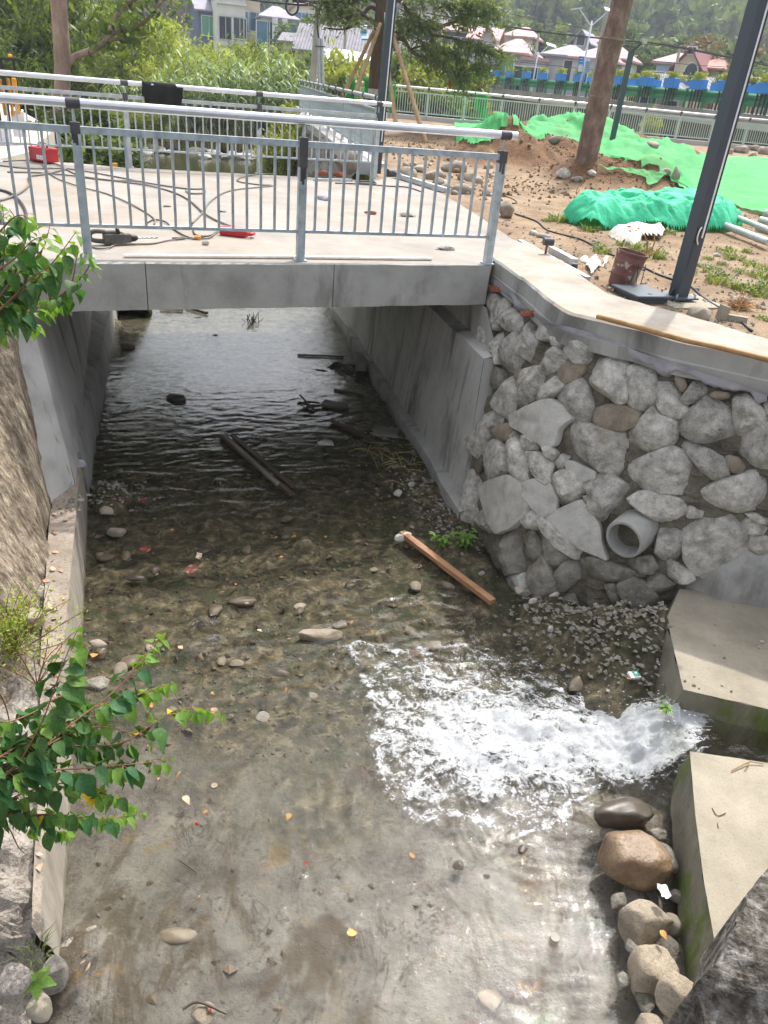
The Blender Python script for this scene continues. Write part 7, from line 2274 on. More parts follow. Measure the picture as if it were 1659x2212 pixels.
for i, (x, y, s, k, lab) in enumerate([(200, 1420, .08, 'dry_leaf', 'large orange-brown leaf beside the ledge near the pale flat stone'), (640, 1160, .07, 'dry_leaf', 'orange leaf bunched on a stone in mid stream'), (195, 2075, .07, 'dry_brown', 'pinkish dry leaf stranded on the bottom left margin'),
                                       (1425, 2010, .05, 'dry_leaf', 'yellow leaf stuck to the white card on the boulder'), (750, 2018, .06, 'dry_leaf', 'orange leaf floating at the lower middle'), (660, 1870, .04, 'red_leaf', 'small reddish leaf floating at lower middle')]):
 o = bpy.data.objects.new('fallen_leaf', LIT[k][1]); COL.objects.link(o)
 o.location = at(x, y, WZ + .03 if x != 1425 else -2.05); o.rotation_euler = (0, 0, i * 1.3); o.scale = (s, s, s)
 tag(o, lab, 'leaf')
for (x, y, s, lab, mat) in [(425, 1778, .012, 'small red berry-like cap on the water at lower left', 'red_paint'), (452, 2182, .013, 'red chestnut-like seed at the bottom edge', 'red_leaf')]:
 o = rock_mb(at(x, y, WZ + .015), (s, s, s), 5, 2, .03).build('seed', M[mat], smooth=True); tag(o, lab, 'seed')
def scrap(px, py, z, w, l, rot, mat, name, label, cat='scrap', curl=.02):
 c = at(px, py, z)
 mb = MB(); vs = []
 Rm = rz(rot)
 for j in range(5):
  for i in range(5):
   q = Vector(((i / 4 - .5) * w, (j / 4 - .5) * l, 0))
   q.z = curl * noise.noise(Vector((i * .8 + px, j * .8, 0))) + curl * (i - 2) ** 2 * .06
   vs.append(c + Rm @ q + Z3 * .012)
 mb.add(vs, [(j * 5 + i, j * 5 + i + 1, (j + 1) * 5 + i + 1, (j + 1) * 5 + i) for j in range(4) for i in range(4)])
 o = mb.build(name, M[mat]); return tag(o, label, cat)
scrap(314, 1188, WZ + .02, .085, .10, .5, 'red_leaf', 'red_scrap', 'dark red patterned scrap lying on the water, left one of two')
scrap(414, 1232, WZ + .02, .09, .12, -.3, 'pink_paper', 'red_scrap', 'red and orange patterned scrap on the water below the small brown one')
scrap(430, 1203, WZ + .03, .05, .09, .1, 'granite_brown', 'brown_scrap', 'small brown patterned scrap standing by the red and orange one')
scrap(308, 1082, WZ + .02, .09, .06, .1, 'red_leaf', 'red_scrap', 'dull red scrap under the water near the left footing')
c = at(1368, 1463, -2.1)
pk = thing('litter_packet', 'crumpled green and white packet on the gravel beside the block', 'packet', c)
mb = MB(); mb.box(c + Z3 * .02, (.085, .055, .022), rot3(.35, .2, .1)); mb.build('packet_body', M['paper'], pk)
mb = MB(); mb.box(c + Z3 * .026 + Vector((.012, .008, 0)), (.052, .048, .020), rot3(.35, .2, .1)); mb.build('printed_panel', M['pack_green'], pk)
mb = MB(); mb.box(c + Z3 * .037 + Vector((.012, .008, 0)), (.020, .014, .004), rot3(.35, .2, .1)); mb.build('white_square', M['paper'], pk)
scrap(1432, 1928, -2.03, .05, .075, .1, 'paper', 'card_scrap', 'white card scrap standing on the boulder against the block', 'card', .03)
scrap(1358, 1468, -2.1, .02, .05, 1.2, 'dry_leaf', 'peel', 'yellow peel beside the green and white packet', 'peel')
scrap(1238, 1362, -2.2, .015, .045, .6, 'tarp_blue', 'blue_scrap', 'tiny blue plastic scrap on the gravel below the wall', 'scrap')
scrap(1315, 1396, -2.13, .03, .03, .6, 'paper', 'white_scrap', 'small white paper scrap at the foot of the wall', 'scrap')
scrap(1527, 1273, -1.845, .05, .04, .6, 'paper', 'white_scrap', 'white paper scrap on the upstream channel block', 'scrap')
for i, (x, y, s) in enumerate([(1500, 1480, .018), (1545, 1348, .012), (1510, 1486, .01), (1646, 1386, .02), (1585, 1310, .012), (1640, 1398, .016), (1565, 1420, .012), (1500, 1460, .01), (1480, 1470, .014), (1560, 1480, .012), (1580, 1492, .012), (1545, 1392, .012)]):
 o = rock_mb(at(x, y, -1.84), (s, s * .8, s * .6), 600 + i, 1, .2).build('pebble', M['granite_flat'] if i % 2 else M['granite_brown']); tag(o, 'small loose pebble on top of the upstream channel block', 'pebble', 'pebbles on the upstream block')
mb = MB(); mb.tube([at(1580, 1665, -1.84), at(1620, 1645, -1.83), at(1650, 1650, -1.84)], .004, 4); mb.tube([at(1620, 1645, -1.83), at(1612, 1655, -1.82)], .004, 4)
tag(mb.build('dry_twig', M['stick']), 'dry twig lying on the lower channel block', 'twig')
mb = MB(); mb.tube(smooth_path([at(1538, 1745, -1.843), at(1550, 1762, -1.843), at(1568, 1756, -1.843)], 4), .003, 4); mb.tube([at(1550, 1778, -1.843), at(1552, 1788, -1.843)], .003, 4)
tag(mb.build('curled_twig', M['stem']), 'curled little twig on the lower channel block', 'twig')
c = at(1198, 2028, WZ + .005)
mb = MB(); mb.tube([c, c + Z3 * .018], .026, 20)
tag(mb.build('bottle_cap', M['cement_in'], smooth=True, angle=40), 'pale round lid lying in the water at the lower right', 'lid')
mb = MB(); c = at(463, 1699, WZ + .0); mb.tube([c, c + Z3 * .012], .02, 16)
tag(mb.build('bottle_cap', M['granite_brown'], smooth=True, angle=40), 'small brownish lid in the water below the drooping leaves', 'lid')
mb = MB()
mb.tube(smooth_path([at(395, 2180, WZ + .015), at(430, 2165, WZ + .03), at(490, 2190, WZ + .02)], 4), .007, 5)
tag(mb.build('drift_twig', M['plank_dark']), 'forked dark twig in the water at the bottom edge', 'twig')
mb = MB(); mb.tube([at(388, 1858, WZ + .015), at(424, 1884, WZ + .02)], .005, 5)
tag(mb.build('drift_twig', M['plank_dark']), 'straight dark twig in the water at lower left', 'twig')
# ------------------------------------------------------------------ foliage generators
def quads_from(C, U, Vv, su, sv):
 a = C - U * su[:, None] - Vv * sv[:, None] * .25
 b = C + Vv * sv[:, None]
 c = C + U * su[:, None] - Vv * sv[:, None] * .25
 d = C - Vv * sv[:, None]
 V = np.stack([a, b, c, d], 1).reshape(-1, 3)
 F = np.arange(len(V)).reshape(-1, 4)
 return V, F
def rdir(n, g):
 v = g.normal(size=(n, 3)); return v / np.linalg.norm(v, axis=1)[:, None]
def perp(U, g):
 w = np.cross(U, rdir(len(U), g)); return w / (np.linalg.norm(w, axis=1)[:, None] + 1e-9)
def crown(n, shape, leaf, seed, clumps=26, spread=.2):
 """clumped crown in a unit box: z 0..1, radius about .5"""
 g = np.random.default_rng(seed)
 z = g.random(clumps)
 if shape == 'round':
  z = .25 + .75 * z; r = .5 * np.sqrt(np.clip(1 - ((z - .58) / .45) ** 2, .05, 1))
 elif shape == 'cone':
  z = .1 + .9 * z ** 1.3; r = .42 * (1.04 - z)
 elif shape == 'bamboo':
  z = .15 + .85 * z ** .8; r = .18 + .34 * z
 else:
  z = .2 + .8 * z; r = .46 * np.sqrt(np.clip(1 - ((z - .5) / .52) ** 2, .08, 1))
 a = g.random(clumps) * 6.283; q = r * np.sqrt(.25 + .75 * g.random(clumps))
 cc = np.stack([np.cos(a) * q, np.sin(a) * q, z], 1)
 k = g.integers(0, clumps, n)
 C = cc[k] + g.normal(size=(n, 3)) * spread * .42 * np.array([1, 1, .75])
 U = rdir(n, g)
 U[:, 2] *= .5
 U /= np.linalg.norm(U, axis=1)[:, None]
 W = perp(U, g)
 s = leaf * (0.6 + .8 * g.random(n))
 return quads_from(C, W, U, s * .55, s)
def drooping(n, leaf, seed, r=.5, aspect=.16, culms=14, sp=.05):
 """bamboo: culms fanning up and out, sprays of thin hanging leaves along their upper part"""
 g = np.random.default_rng(seed)
 ca = g.random(culms) * 6.283; lean = r * (.3 + .9 * g.random(culms)); hh = .65 + .4 * g.random(culms)
 k = g.integers(0, culms, n); t = .12 + .9 * g.random(n) ** .8
 rad = lean[k] * t ** 1.9
 C = np.stack([np.cos(ca[k]) * rad, np.sin(ca[k]) * rad, hh[k] * (t - .12 * t ** 4)], 1) + g.normal(size=(n, 3)) * sp
 U = rdir(n, g); U[:, 2] = -np.abs(U[:, 2]) * .9 - .15
 U /= np.linalg.norm(U, axis=1)[:, None]
 W = perp(U, g)
 s = leaf * (.6 + .8 * g.random(n))
 V, F = quads_from(C, W, U, s * aspect, s)
 return V, F, (ca, lean, hh)
def mesh_np(name, V, F, mat):
 me = bpy.data.meshes.new(name)
 V = np.asarray(V, np.float32); F = np.asarray(F, np.int32); k = F.shape[1]
 me.vertices.add(len(V)); me.vertices.foreach_set('co', V.ravel())
 me.loops.add(F.size); me.loops.foreach_set('vertex_index', F.ravel())
 me.polygons.add(len(F)); me.polygons.foreach_set('loop_start', np.arange(0, F.size, k, dtype=np.int32)); me.polygons.foreach_set('loop_total', np.full(len(F), k, np.int32))
 me.materials.append(mat); me.update(calc_edges=True)
 return me
def child(root, name, me, loc=(0, 0, 0)):
 o = bpy.data.objects.new(name, me); COL.objects.link(o); o.parent = root; o.location = loc
 KIDS.setdefault(root.name, []).append(o); BASE[o.name] = BASE[root.name]
 return o
# bamboo clumps on the far bank
def bamboo_proto(seed, mat, n=4800, leaf=.028, r=.42):
 V, F, (ca, lean, hh) = drooping(n, leaf, seed, r, .20, 18, .045)
 fol = mesh_np('bamboo_foliage', V, F, M[mat])
 mb = MB()
 for i in range(len(ca)):
  P = [Vector((math.cos(ca[i]) * lean[i] * t ** 1.9, math.sin(ca[i]) * lean[i] * t ** 1.9, hh[i] * (t - .12 * t ** 4))) for t in (0, .25, .5, .75, .95)]
  mb.tube(P, [.006, .006, .005, .004, .002], 5, False)
 cul = bpy.data.meshes.new('culms'); cul.from_pydata([tuple(p) for p in mb.v], [], mb.f); cul.materials.append(M['shrub' if mat == 'bamboo' else 'bamboo2'])
 return fol, cul
BP = {('bamboo', i): bamboo_proto(70 + i, 'bamboo') for i in range(3)}
BP.update({('bamboo2', i): bamboo_proto(80 + i, 'bamboo2') for i in range(2)})
BP.update({('willow', 0): bamboo_proto(90, 'willow', 4200, .040, .5)})
GB = 'bamboo clumps on the far river bank'
rr = random.Random(17)
def put_bamboo(px, d, ytop, zb, kind, i, lab, wid=1.0):
 top = atd(px, ytop, d)
 h = max(1.5, top.z - zb)
 root = thing('bamboo_clump', lab, 'bamboo', (top.x, top.y, zb), GB)
 fol, cul = BP[kind, i]
 for nm, me in (('foliage', fol), ('culms', cul)):
  o = child(root, nm, me)
  o.scale = (h * wid, h * wid, h); o.rotation_euler = (0, 0, rr.uniform(0, 6.28))
ytop_x, ytop_y = [-60, 0, 80, 130, 220, 300, 360, 430, 500, 560, 620, 670, 700], [-60, -80, -60, -30, -10, 14, 34, 54, 64, 72, 84, 98, 120]
for i in range(46):
 px = rr.uniform(-60, 655); d = rr.uniform(47, 60)
 kd = 'bamboo' if rr.random() < .72 else 'bamboo2'
 put_bamboo(px, d, float(np.interp(px, ytop_x, ytop_y)) + rr.uniform(0, 45) + (60 if d < 50 else 0), -2.2, kd, rr.randrange(3 if kd == 'bamboo' else 2), ['yellowish green bamboo clump on the far river bank', 'deep green bamboo clump on the far river bank'][kd == 'bamboo2'], rr.uniform(.8, 1.15))
for px, d, yt, w in [(-30, 36, -200, 1.0), (50, 38, -190, .9), (20, 33, -60, .9), (90, 40, -150, .8), (105, 39, 60, .7), (-20, 30, 60, .9)]:
 put_bamboo(px, d, yt, -1.0, 'willow', 0, 'tall dark drooping foliage clump behind the left tree', w)
for px, d, yt in [(150, 31, 215), (190, 33, 210), (235, 34, 215), (290, 37, 215), (175, 27, 255), (215, 29, 270), (340, 42, 205), (420, 46, 200), (480, 46, 215), (560, 47, 205), (610, 46, 200)]:
 put_bamboo(px, d, yt, -2.0, 'bamboo2' if d > 30 else 'willow', 0, 'low leafy bush behind the far bridge railing', 1.3)
# reeds with arching pale leaves
def reed_proto(seed):
 g = random.Random(seed)
 mb = MB()
 for s in range(5):
  a = g.uniform(0, 6.28); ln = g.uniform(.05, .35); H = g.uniform(.7, 1.0)
  sp = lambda t: Vector((math.cos(a) * ln * t * t, math.sin(a) * ln * t * t, H * t))
  mb.tube([sp(t) for t in (0, .3, .6, .9)], .006, 4, False)
  for k in range(16):
   t = .2 + .8 * k / 15
   p = sp(t); b = a * 0 + k * 2.6 + g.uniform(-.5, .5)
   o_ = Vector((math.cos(b), math.sin(b), 0)); s_ = Vector((-o_.y, o_.x, 0)) * .013
   L = .22 * g.uniform(.7, 1.2)
   q = [p, p + o_ * L * .4 + Z3 * L * .35, p + o_ * L * .8 + Z3 * L * .2, p + o_ * L * 1.1 - Z3 * L * .35]
   mb.add([q[0] - s_ * .5, q[0] + s_ * .5, q[1] - s_, q[1] + s_, q[2] - s_ * .8, q[2] + s_ * .8, q[3]], [(0, 1, 3, 2), (2, 3, 5, 4), (4, 5, 6)])
 me = bpy.data.meshes.new('reed_clump'); me.from_pydata([tuple(p) for p in mb.v], [], mb.f); me.materials.append(M['reed']); me.update()
 return me
RP = [reed_proto(i) for i in range(4)]
GR = 'giant reeds along the far river bank'
for i, (px, yt, d) in enumerate([(330, 140, 45), (385, 150, 45), (415, 100, 46), (430, 125, 45), (470, 130, 46), (490, 105, 46), (505, 150, 45), (520, 95, 47), (545, 160, 45), (560, 120, 46), (590, 125, 46), (610, 95, 47), (635, 140, 46), (655, 120, 46), (300, 155, 45), (270, 165, 44), (240, 150, 44), (450, 160, 45), (575, 160, 45), (400, 160, 45), (355, 165, 44), (620, 165, 45)]):
 top = atd(px, yt, d)
 o = bpy.data.objects.new('giant_reed', RP[i % 4]); COL.objects.link(o)
 o.location = (top.x, top.y, -2.2); h = top.z + 2.2
 o.scale = (h, h, h); o.rotation_euler = (0, 0, i * 1.7)
 tag(o, 'giant reed with pale arching leaves on the far river bank', 'reed', GR)
# stones and rank grass along the far water's edge
rr = random.Random(23)
for i in range(26):
 px = rr.uniform(240, 620); p = atd(px, 300, rr.uniform(40, 45)); s = rr.uniform(.15, .5)
 o = rock_mb((p.x, p.y, WZ + .05), (s * 1.4, s, s * .6), 700 + i, 2, .15, rz(rr.uniform(0, 3))).build('bank_boulder', M['granite' if i % 3 else 'granite_dark'], smooth=True, angle=40)
 tag(o, 'grey stone on the far water edge seen through the railings', 'stone', 'stones along the far water edge')
mb = MB()
for _ in range(2600):
 px = rr.uniform(200, 660); p = atd(px, 300, rr.uniform(43.5, 50)); z0 = -2.3
 L = rr.uniform(.3, .9); a = rr.uniform(0, 6.28); o_ = Vector((math.cos(a), math.sin(a), 0)); s_ = Vector((-o_.y, o_.x, 0)) * .025
 b = Vector((p.x, p.y, z0 + rr.uniform(0, .5)))
 mb.add([b - s_, b + s_, b + o_ * L * .4 + Z3 * L], [(0, 1, 2)])
o = mb.build('bank_grass', M['straw'], base=(-8, 46, -2)); o['kind'] = 'stuff'
# big-trunked tree on the left
d = 21.5
lt = thing('left_tree', 'tree with a smooth grey-brown trunk and one bare limb reaching right behind the far railing', 'tree', atd(128, 300, d))
P = smooth_path([atd(127, 300, d), atd(132, 235, d), atd(135, 150, d), atd(132, 80, d), atd(126, 0, d), atd(122, -60, d)], 8)
mb = MB(); mb.tube(P, [.175 + (.03 * (1 - i / 8) if i < 8 else 0) + .006 * noise.noise(p * 3) for i, p in enumerate(P)], 24)
mb.build('trunk', M['bark'], lt, True)
limbs = [([(143, 140), (165, 122), (200, 108), (225, 92), (240, 70), (248, 45), (262, 20), (290, 0), (310, -20)], .085), ([(238, 72), (270, 62), (300, 56), (320, 40), (335, 20), (358, -5)], .065), ([(225, 92), (255, 84), (285, 88), (320, 80)], .04)]
for q, r in limbs:
 P = smooth_path([atd(x, y, d - .02) for x, y in q], 6)
 mb = MB(); mb.tube(P, [r * (1 - .6 * i / len(P)) for i in range(len(P))], 12); mb.build('limb', M['bark'], lt, True)
g = np.random.default_rng(4)
pts = []
for q, r in limbs:
 P = smooth_path([atd(x, y, d) for x, y in q], 10)
 pts += [p for p in P[len(P) // 4:]]
base_ = np.array([tuple(p) for p in pts])
k = g.integers(0, len(base_), 520)
C = base_[k] + g.normal(size=(520, 3)) * np.array([.32, .32, .22])
U = rdir(520, g); U[:, 2] = -np.abs(U[:, 2]); W = perp(U, g); s = .10 * (.6 + .8 * g.random(520))
V, F = quads_from(C, W, U, s * .45, s)
np_mesh('foliage', V, F, M['willow'], lt)
# conifer behind the far railing
dC = 29.0
cf_ = thing('conifer', 'dark-trunked conifer with sweeping branches, whitewashed at the foot and propped by bamboo poles', 'tree', atd(806, 300, dC))
C2 = lambda pts: [(553 + .3333 * x, .3333 * y) for x, y in pts]
P = smooth_path([atd(x, y, dC) for x, y in [(806, 300), (808, 240), (812, 160), (819, 80), (826, 0), (831, -70)]], 8)
mb = MB(); mb.tube(P, [.24 - .06 * i / len(P) + .01 * noise.noise(p * 3) for i, p in enumerate(P)], 18); mb.build('trunk', M['bark_dark'], cf_, True)
mb = MB(); q0, q1 = atd(810, 212, dC), atd(811, 192, dC); mb.tube([q0, (q0 + q1) / 2, q1], [.247, .25, .245], 20, cap=False); mb.build('whitewash_band', M['limewash'], cf_, True)
BR = [([(800, 80), (745, 45), (690, 100), (640, 160), (560, 190), (440, 180)], .07, 0), ([(800, 160), (740, 130), (700, 100), (620, 40), (590, 60)], .08, .2), ([(850, -40), (900, -10), (960, 20), (1000, 80), (1080, 140), (1130, 200), (1160, 270), (1185, 390)], .09, 1), ([(1130, 200), (1230, 160), (1320, 120), (1400, 90), (1480, 60), (1560, 60)], .06, 1),
      ([(850, 250), (950, 255), (1000, 320), (1070, 370), (1180, 385), (1290, 440), (1360, 470)], .07, .8), ([(850, 190), (940, 210), (1080, 160), (1180, 130)], .05, .6), ([(1130, 220), (1300, 255), (1400, 290), (1500, 310), (1600, 350)], .045, 1.3), ([(850, 0), (960, -40), (1100, -50), (1280, -20), (1450, 20)], .07, 1.2), ([(800, 20), (700, -30), (600, -20), (520, 40)], .06, 1.2),
      ([(780, -60), (640, -100), (500, -60), (440, 20)], .06, 1.3), ([(850, 120), (900, 130), (960, 150), (1020, 120)], .035, .5), ([(1000, 320), (1080, 300), (1150, 340), (1240, 330), (1330, 380)], .035, 1.2), ([(1185, 390), (1240, 450), (1300, 480), (1400, 440), (1500, 420)], .035, 1.4), ([(1160, 60), (1260, 30), (1400, 20), (1540, 0)], .035, 1.3), ([(690, 100), (640, 110), (600, 90), (560, 60)], .03, .6)]
NV, NC = [], []
g = np.random.default_rng(9)
for q, r, dens in BR:
 pts = [atd(x, y, dC + (j - 2) * .12 * (1 if hash(str(q[0])) % 2 else -1) * .0 + .25 * math.sin(j + r * 100)) for j, (x, y) in enumerate(C2(q))]
 P = smooth_path(pts, 6)
 mb = MB(); mb.tube(P, [max(.012, r * (1 - .75 * i / len(P))) for i in range(len(P))], 8); mb.build('branch', M['bark_dark'], cf_, True)
 n = int(85 * dens)
 for _ in range(n):
  i = int(len(P) * (.25 + .75 * g.random())) - 1
  i = max(1, min(len(P) - 2, i))
  ax = (P[i + 1] - P[i - 1]).normalized()
  side = ax.cross(Z3).normalized() * (1 if g.random() < .5 else -1)
  d0 = (ax * .5 + side * (.3 + g.random()) + Vector((g.normal() * .2, g.normal() * .2, -.15 + g.normal() * .3))).normalized()
  L = .3 + .7 * g.random()
  for t in np.linspace(.1, 1, 7):
   NC.append((*(P[i] + d0 * L * t + Vector((0, 0, -.16 * t * t))), *d0))
NC = np.array(NC)
n = len(NC)
reps = 2
C = np.repeat(NC[:, :3], reps, 0) + g.normal(size=(n * reps, 3)) * .025
A = np.repeat(NC[:, 3:], reps, 0)
U = A * .6 + rdir(n * reps, g) * .75; U[:, 2] -= .1
U /= np.linalg.norm(U, axis=1)[:, None]
W = perp(U, g)
s = .085 * (.6 + .8 * g.random(n * reps))
V, F = quads_from(C + U * s[:, None] * .7, W, U, s * .24, s)
np_mesh('needles', V, F, M['needle'], cf_)
# bamboo props
def pole(x0, y0, x1, y1, d0, d1, r, lab, mat='bamboo_pole', name='bamboo_prop', cat='prop pole', grp='bamboo poles propping the conifer'):
 a, b = atd(x0, y0, d0), atd(x1, y1, d1)
 P = [a.lerp(b, t / 20) for t in range(21)]
 mb = MB(); mb.tube(P, [r * (1.16 if i % 3 == 0 else 1.0) * (1 - .25 * i / 20) for i in range(21)], 10)
 return tag(mb.build(name, M[mat], smooth=True), lab, cat, grp)
pole(922, 316, 846, 66, 26.2, 28.6, .075, 'bamboo prop slanting down to the right of the conifer')
pole(742, 205, 808, 66, 30.5, 28.8, .07, 'dark bamboo prop slanting down to the left of the conifer, outermost')
pole(768, 200, 822, 50, 28.0, 28.6, .07, 'pale bamboo prop just left of the conifer trunk')
pole(855, 270, 838, 140, 27.0, 28.6, .07, 'short bamboo prop just right of the lamp post')
pole(833, 285, 832, 27, 24.5, 24.5, .032, 'thin white upright pole beside the conifer trunk', 'white_plastic', 'white_pole', 'pole', None)
mb = MB(); a = atd(967, 152, dC - .2); mb.add([a, a + Vector((.10, 0, 0)), atd(974, 190, dC - .2), atd(970, 191, dC - .2)], [(0, 1, 2, 3)]); mb.add([a + Vector((0, .02, 0)), a + Vector((.10, .03, 0)), atd(974, 190, dC - .15), atd(970, 191, dC - .15)], [(3, 2, 1, 0)])
tag(mb.build('ribbon', M['ribbon']), 'red ribbon hanging from a conifer branch over the promenade', 'ribbon')
# ------------------------------------------------------------------ poles, wires, street lamps behind
def upole(x0, y0, x1, y1, d, r, lab, mat='utility'):
 a, b = atd(x0, y0, d), atd(x1, y1, d)
 a = a - (b - a).normalized() * 2
 mb = MB(); mb.tube([a, b], [r, r * .75], 14)
 return tag(mb.build('utility_pole', M[mat], smooth=True, angle=50), lab, 'pole')
upole(675, 195, 690, -20, 45, .20, 'old concrete utility pole with two steel pipes and a cable coil')
cpx = thing('cable_pipes', 'pair of pale steel pipes clamped beside the concrete utility pole', 'pipe', atd(690, 200, 44.7))
for x in (689, 696):
 mb = MB(); mb.tube([atd(x + 2, 205, 44.7), atd(x - 1, 83, 44.7)], .085, 12); mb.build('pipe', M['galv_far'], cpx, True, angle=50)
mb = MB(); mb.bar(atd(680, 100, 44.6), atd(702, 101, 44.6), .12, .05); mb.build('clamp', M['dark_paint'], cpx)
mb = MB()
mb.tube(smooth_path([atd(689, 85, 44.7), atd(686, 60, 44.7), atd(685, 25, 44.7), atd(676, 12, 44.7), atd(640, 10, 44.8), atd(560, 2, 46), atd(480, -12, 48)], 5), .045, 7)
tag(mb.build('cable_run', M['black_cable'], smooth=True), 'thick black cable running from the concrete pole off to the upper left', 'cable')
cc_ = atd(631, 13, 44.6)
mb = MB(); mb.tube([cc_ + Vector((.30 * math.cos(t), 0, .36 * math.sin(t))) for t in np.linspace(0, 6.2832, 33)], .05, 8, False)
tag(mb.build('cable_coil', M['black_cable'], smooth=True), 'round black coil of cable hanging from the cable by the concrete pole', 'cable coil')
mb = MB(); mb.box(atd(663, 4, 44.6), (1.4, .2, .15), rz(-.1)); tag(mb.build('cable_box', M['black_cable']), 'dark cable joint box hanging beside the concrete pole', 'box')
upole(1284, 165, 1317, -10, 62, .17, 'pale utility pole just left of the leaning trunk')
upole(1455, 175, 1469, 100, 80, .15, 'utility pole in front of the pink-roofed house with the arched window')
upole(1150, 165, 1164, 72, 90, .15, 'thin utility pole between the pink-roofed and grey houses')
upole(744, 112, 748, 40, 80, .15, 'utility pole before the grey tiled long house, left one')
upole(802, 130, 808, 45, 80, .13, 'utility pole beside the conifer trunk before the long house')
def solar_lamp(x0, y0, x1, y1, d, lab, r=.07):
 a, b = atd(x0, y0, d), atd(x1, y1, d)
 root = thing('solar_street_lamp', lab, 'street lamp', a)
 mb = MB(); mb.tube([a - Z3 * 1.5, b], [r * 1.2, r * .7], 10); mb.build('pole', M['lamp_white'], root, True)
 for s, w in ((-1, 1.0), (1, .8)):
  e = b + Vector((s * .9, 0, .55 if s < 0 else .6))
  mb = MB(); mb.bar(b - Z3 * .3, e, .07, .07); mb.build('arm', M['lamp_white'], root)
  mb = MB(); mb.box(e + Vector((s * .2, 0, .02)), (.7, .3, .08) if s < 0 else (.9, .7, .06), rot3(0, .3 if s > 0 else 0, .2 * s)); mb.build('lamp_head' if s < 0 else 'solar_panel', M['lamp_white'], root)
 return root
sl = solar_lamp(1254, 180, 1279, 45, 60, 'tall white solar street lamp with two blue banners')
solar_lamp(1152, 165, 1163, 112, 85, 'smaller white solar street lamp farther left')
bd = 60
for k, (x0, x1, y0, y1) in enumerate([(1249, 1261, 121, 157), (1264, 1275, 124, 159)]):
 a, b, c, e = atd(x0 + 2, y0, bd - .1), atd(x1 + 1, y0 + 1, bd - .1), atd(x1 - 2, y1, bd - .1), atd(x0 - 2, y1 - 1, bd - .1)
 bn = thing('street_banner', ['blue and white banner left of the solar lamp pole', 'light blue banner right of the solar lamp pole'][k], 'banner', e)
 off = Vector((.1, .9, 0)).normalized() * .03
 mb = MB(); mb.add([a, b, c, e, a + off, b + off, c + off, e + off], [(0, 3, 2, 1), (4, 5, 6, 7), (0, 1, 5, 4), (1, 2, 6, 5), (2, 3, 7, 6), (3, 0, 4, 7)]); mb.build('cloth', M['tarp_blue' if k == 0 else 'wall_paleblue'], bn)
 mb = MB()
 f = -off * .4
 lo, hi = (.55, .95) if k == 0 else (.05, .22)
 q = lambda s_, t_: a.lerp(b, s_).lerp(e.lerp(c, s_), t_) + f
 mb.add([q(.08, lo), q(.92, lo), q(.92, hi), q(.08, hi)], [(0, 3, 2, 1)]); mb.build('white_field', M['white_paint'], bn)
 mb = MB()
 for j in range(4):
  t0 = .12 + .18 * j if k == 0 else .3 + .15 * j
  mb.add([q(.2, t0) + f, q(.8, t0) + f, q(.8, t0 + .05) + f, q(.2, t0 + .05) + f], [(0, 3, 2, 1)])
 mb.build('print_lines', M['white_paint' if k == 0 else 'tarp_blue'], bn)
GWi = 'overhead wires above the village'
def wire(pts, d, r=.02):
 P = smooth_path([atd(x, y, d) for x, y in pts], 6)
 mb = MB(); mb.tube(P, r, 5); tag(mb.build('overhead_wire', M['black_cable']), 'thin dark overhead wire sagging across the view', 'wire', GWi)
wire([(930, 30), (1060, 52), (1200, 72), (1330, 86), (1460, 100), (1700, 150)], 60, .05); wire([(1330, 92), (1400, 96), (1466, 104), (1560, 122), (1680, 140)], 70, .025)
wire([(1060, 128), (1160, 138), (1300, 152)], 75, .02); wire([(1000, 8), (1150, 40), (1300, 68)], 70, .02); wire([(700, 20), (900, 60), (1100, 100)], 80, .018); wire([(1400, 130), (1520, 142), (1700, 150)], 75, .02)
# ------------------------------------------------------------------ viaduct with green guard rail and blue planters
va, vb = atd(1659, 248, 52), atd(1012, 183, 100)
va.z, vb.z = va.z - .05, vb.z - .05
vd = (vb - va); vl = vd.length; vd.normalize(); vs_ = Vector((vd.y, -vd.x, 0))
if vs_.y > 0:
 vs_ = -vs_
vd_ = thing('viaduct', 'long low concrete road viaduct with old arches crossing behind the promenade', 'bridge', va.lerp(vb, .5))
A0, A1 = va - vd * 25, vb + vd * 20
mb = MB(); mb.bar(A0 - vs_ * 4 - Z3 * .22, A1 - vs_ * 4 - Z3 * .22, 8, .44); mb.build('deck', M['road_conc'], vd_)
mb = MB(); mb.bar(A0 + vs_ * .25 - Z3 * .62, A1 + vs_ * .25 - Z3 * .62, .5, .30); mb.build('pale_ledge', M['viaduct_light'], vd_)
mb = MB(); mb.bar(A0 - vs_ * .15 - Z3 * .92, A1 - vs_ * .15 - Z3 * .92, .3, .3); mb.build('girder', M['viaduct_old'], vd_)
# arches: spandrel wall with openings
tot = (A1 - A0).length
span = 7.6
mb = MB()
k = 0
s = 0.0
while s < tot - span:
 ztop, zbot = -1.06, -4.3
 def pt(u, z): return A0 + vd * (s + u) - vs_ * .1 + Z3 * (z)
 seg_ = 14
 prev = None
 for i in range(seg_ + 1):
  u = span * i / seg_
  x = (u - span / 2) / (span * .44)
  zo = zbot + (ztop - .35 - zbot) * math.sqrt(max(0, 1 - x * x)) if abs(x) < 1 else zbot
  if prev is not None:
   u0, z0 = prev
   mb.add([pt(u0, ztop), pt(u, ztop), pt(u, zo), pt(u0, z0), pt(u0, ztop) - vs_ * 6, pt(u, ztop) - vs_ * 6, pt(u, zo) - vs_ * 6, pt(u0, z0) - vs_ * 6], [(0, 3, 2, 1), (3, 7, 6, 2)])
  prev = (u, zo)
 s += span
mb.build('arch_wall', M['viaduct_old'], vd_)
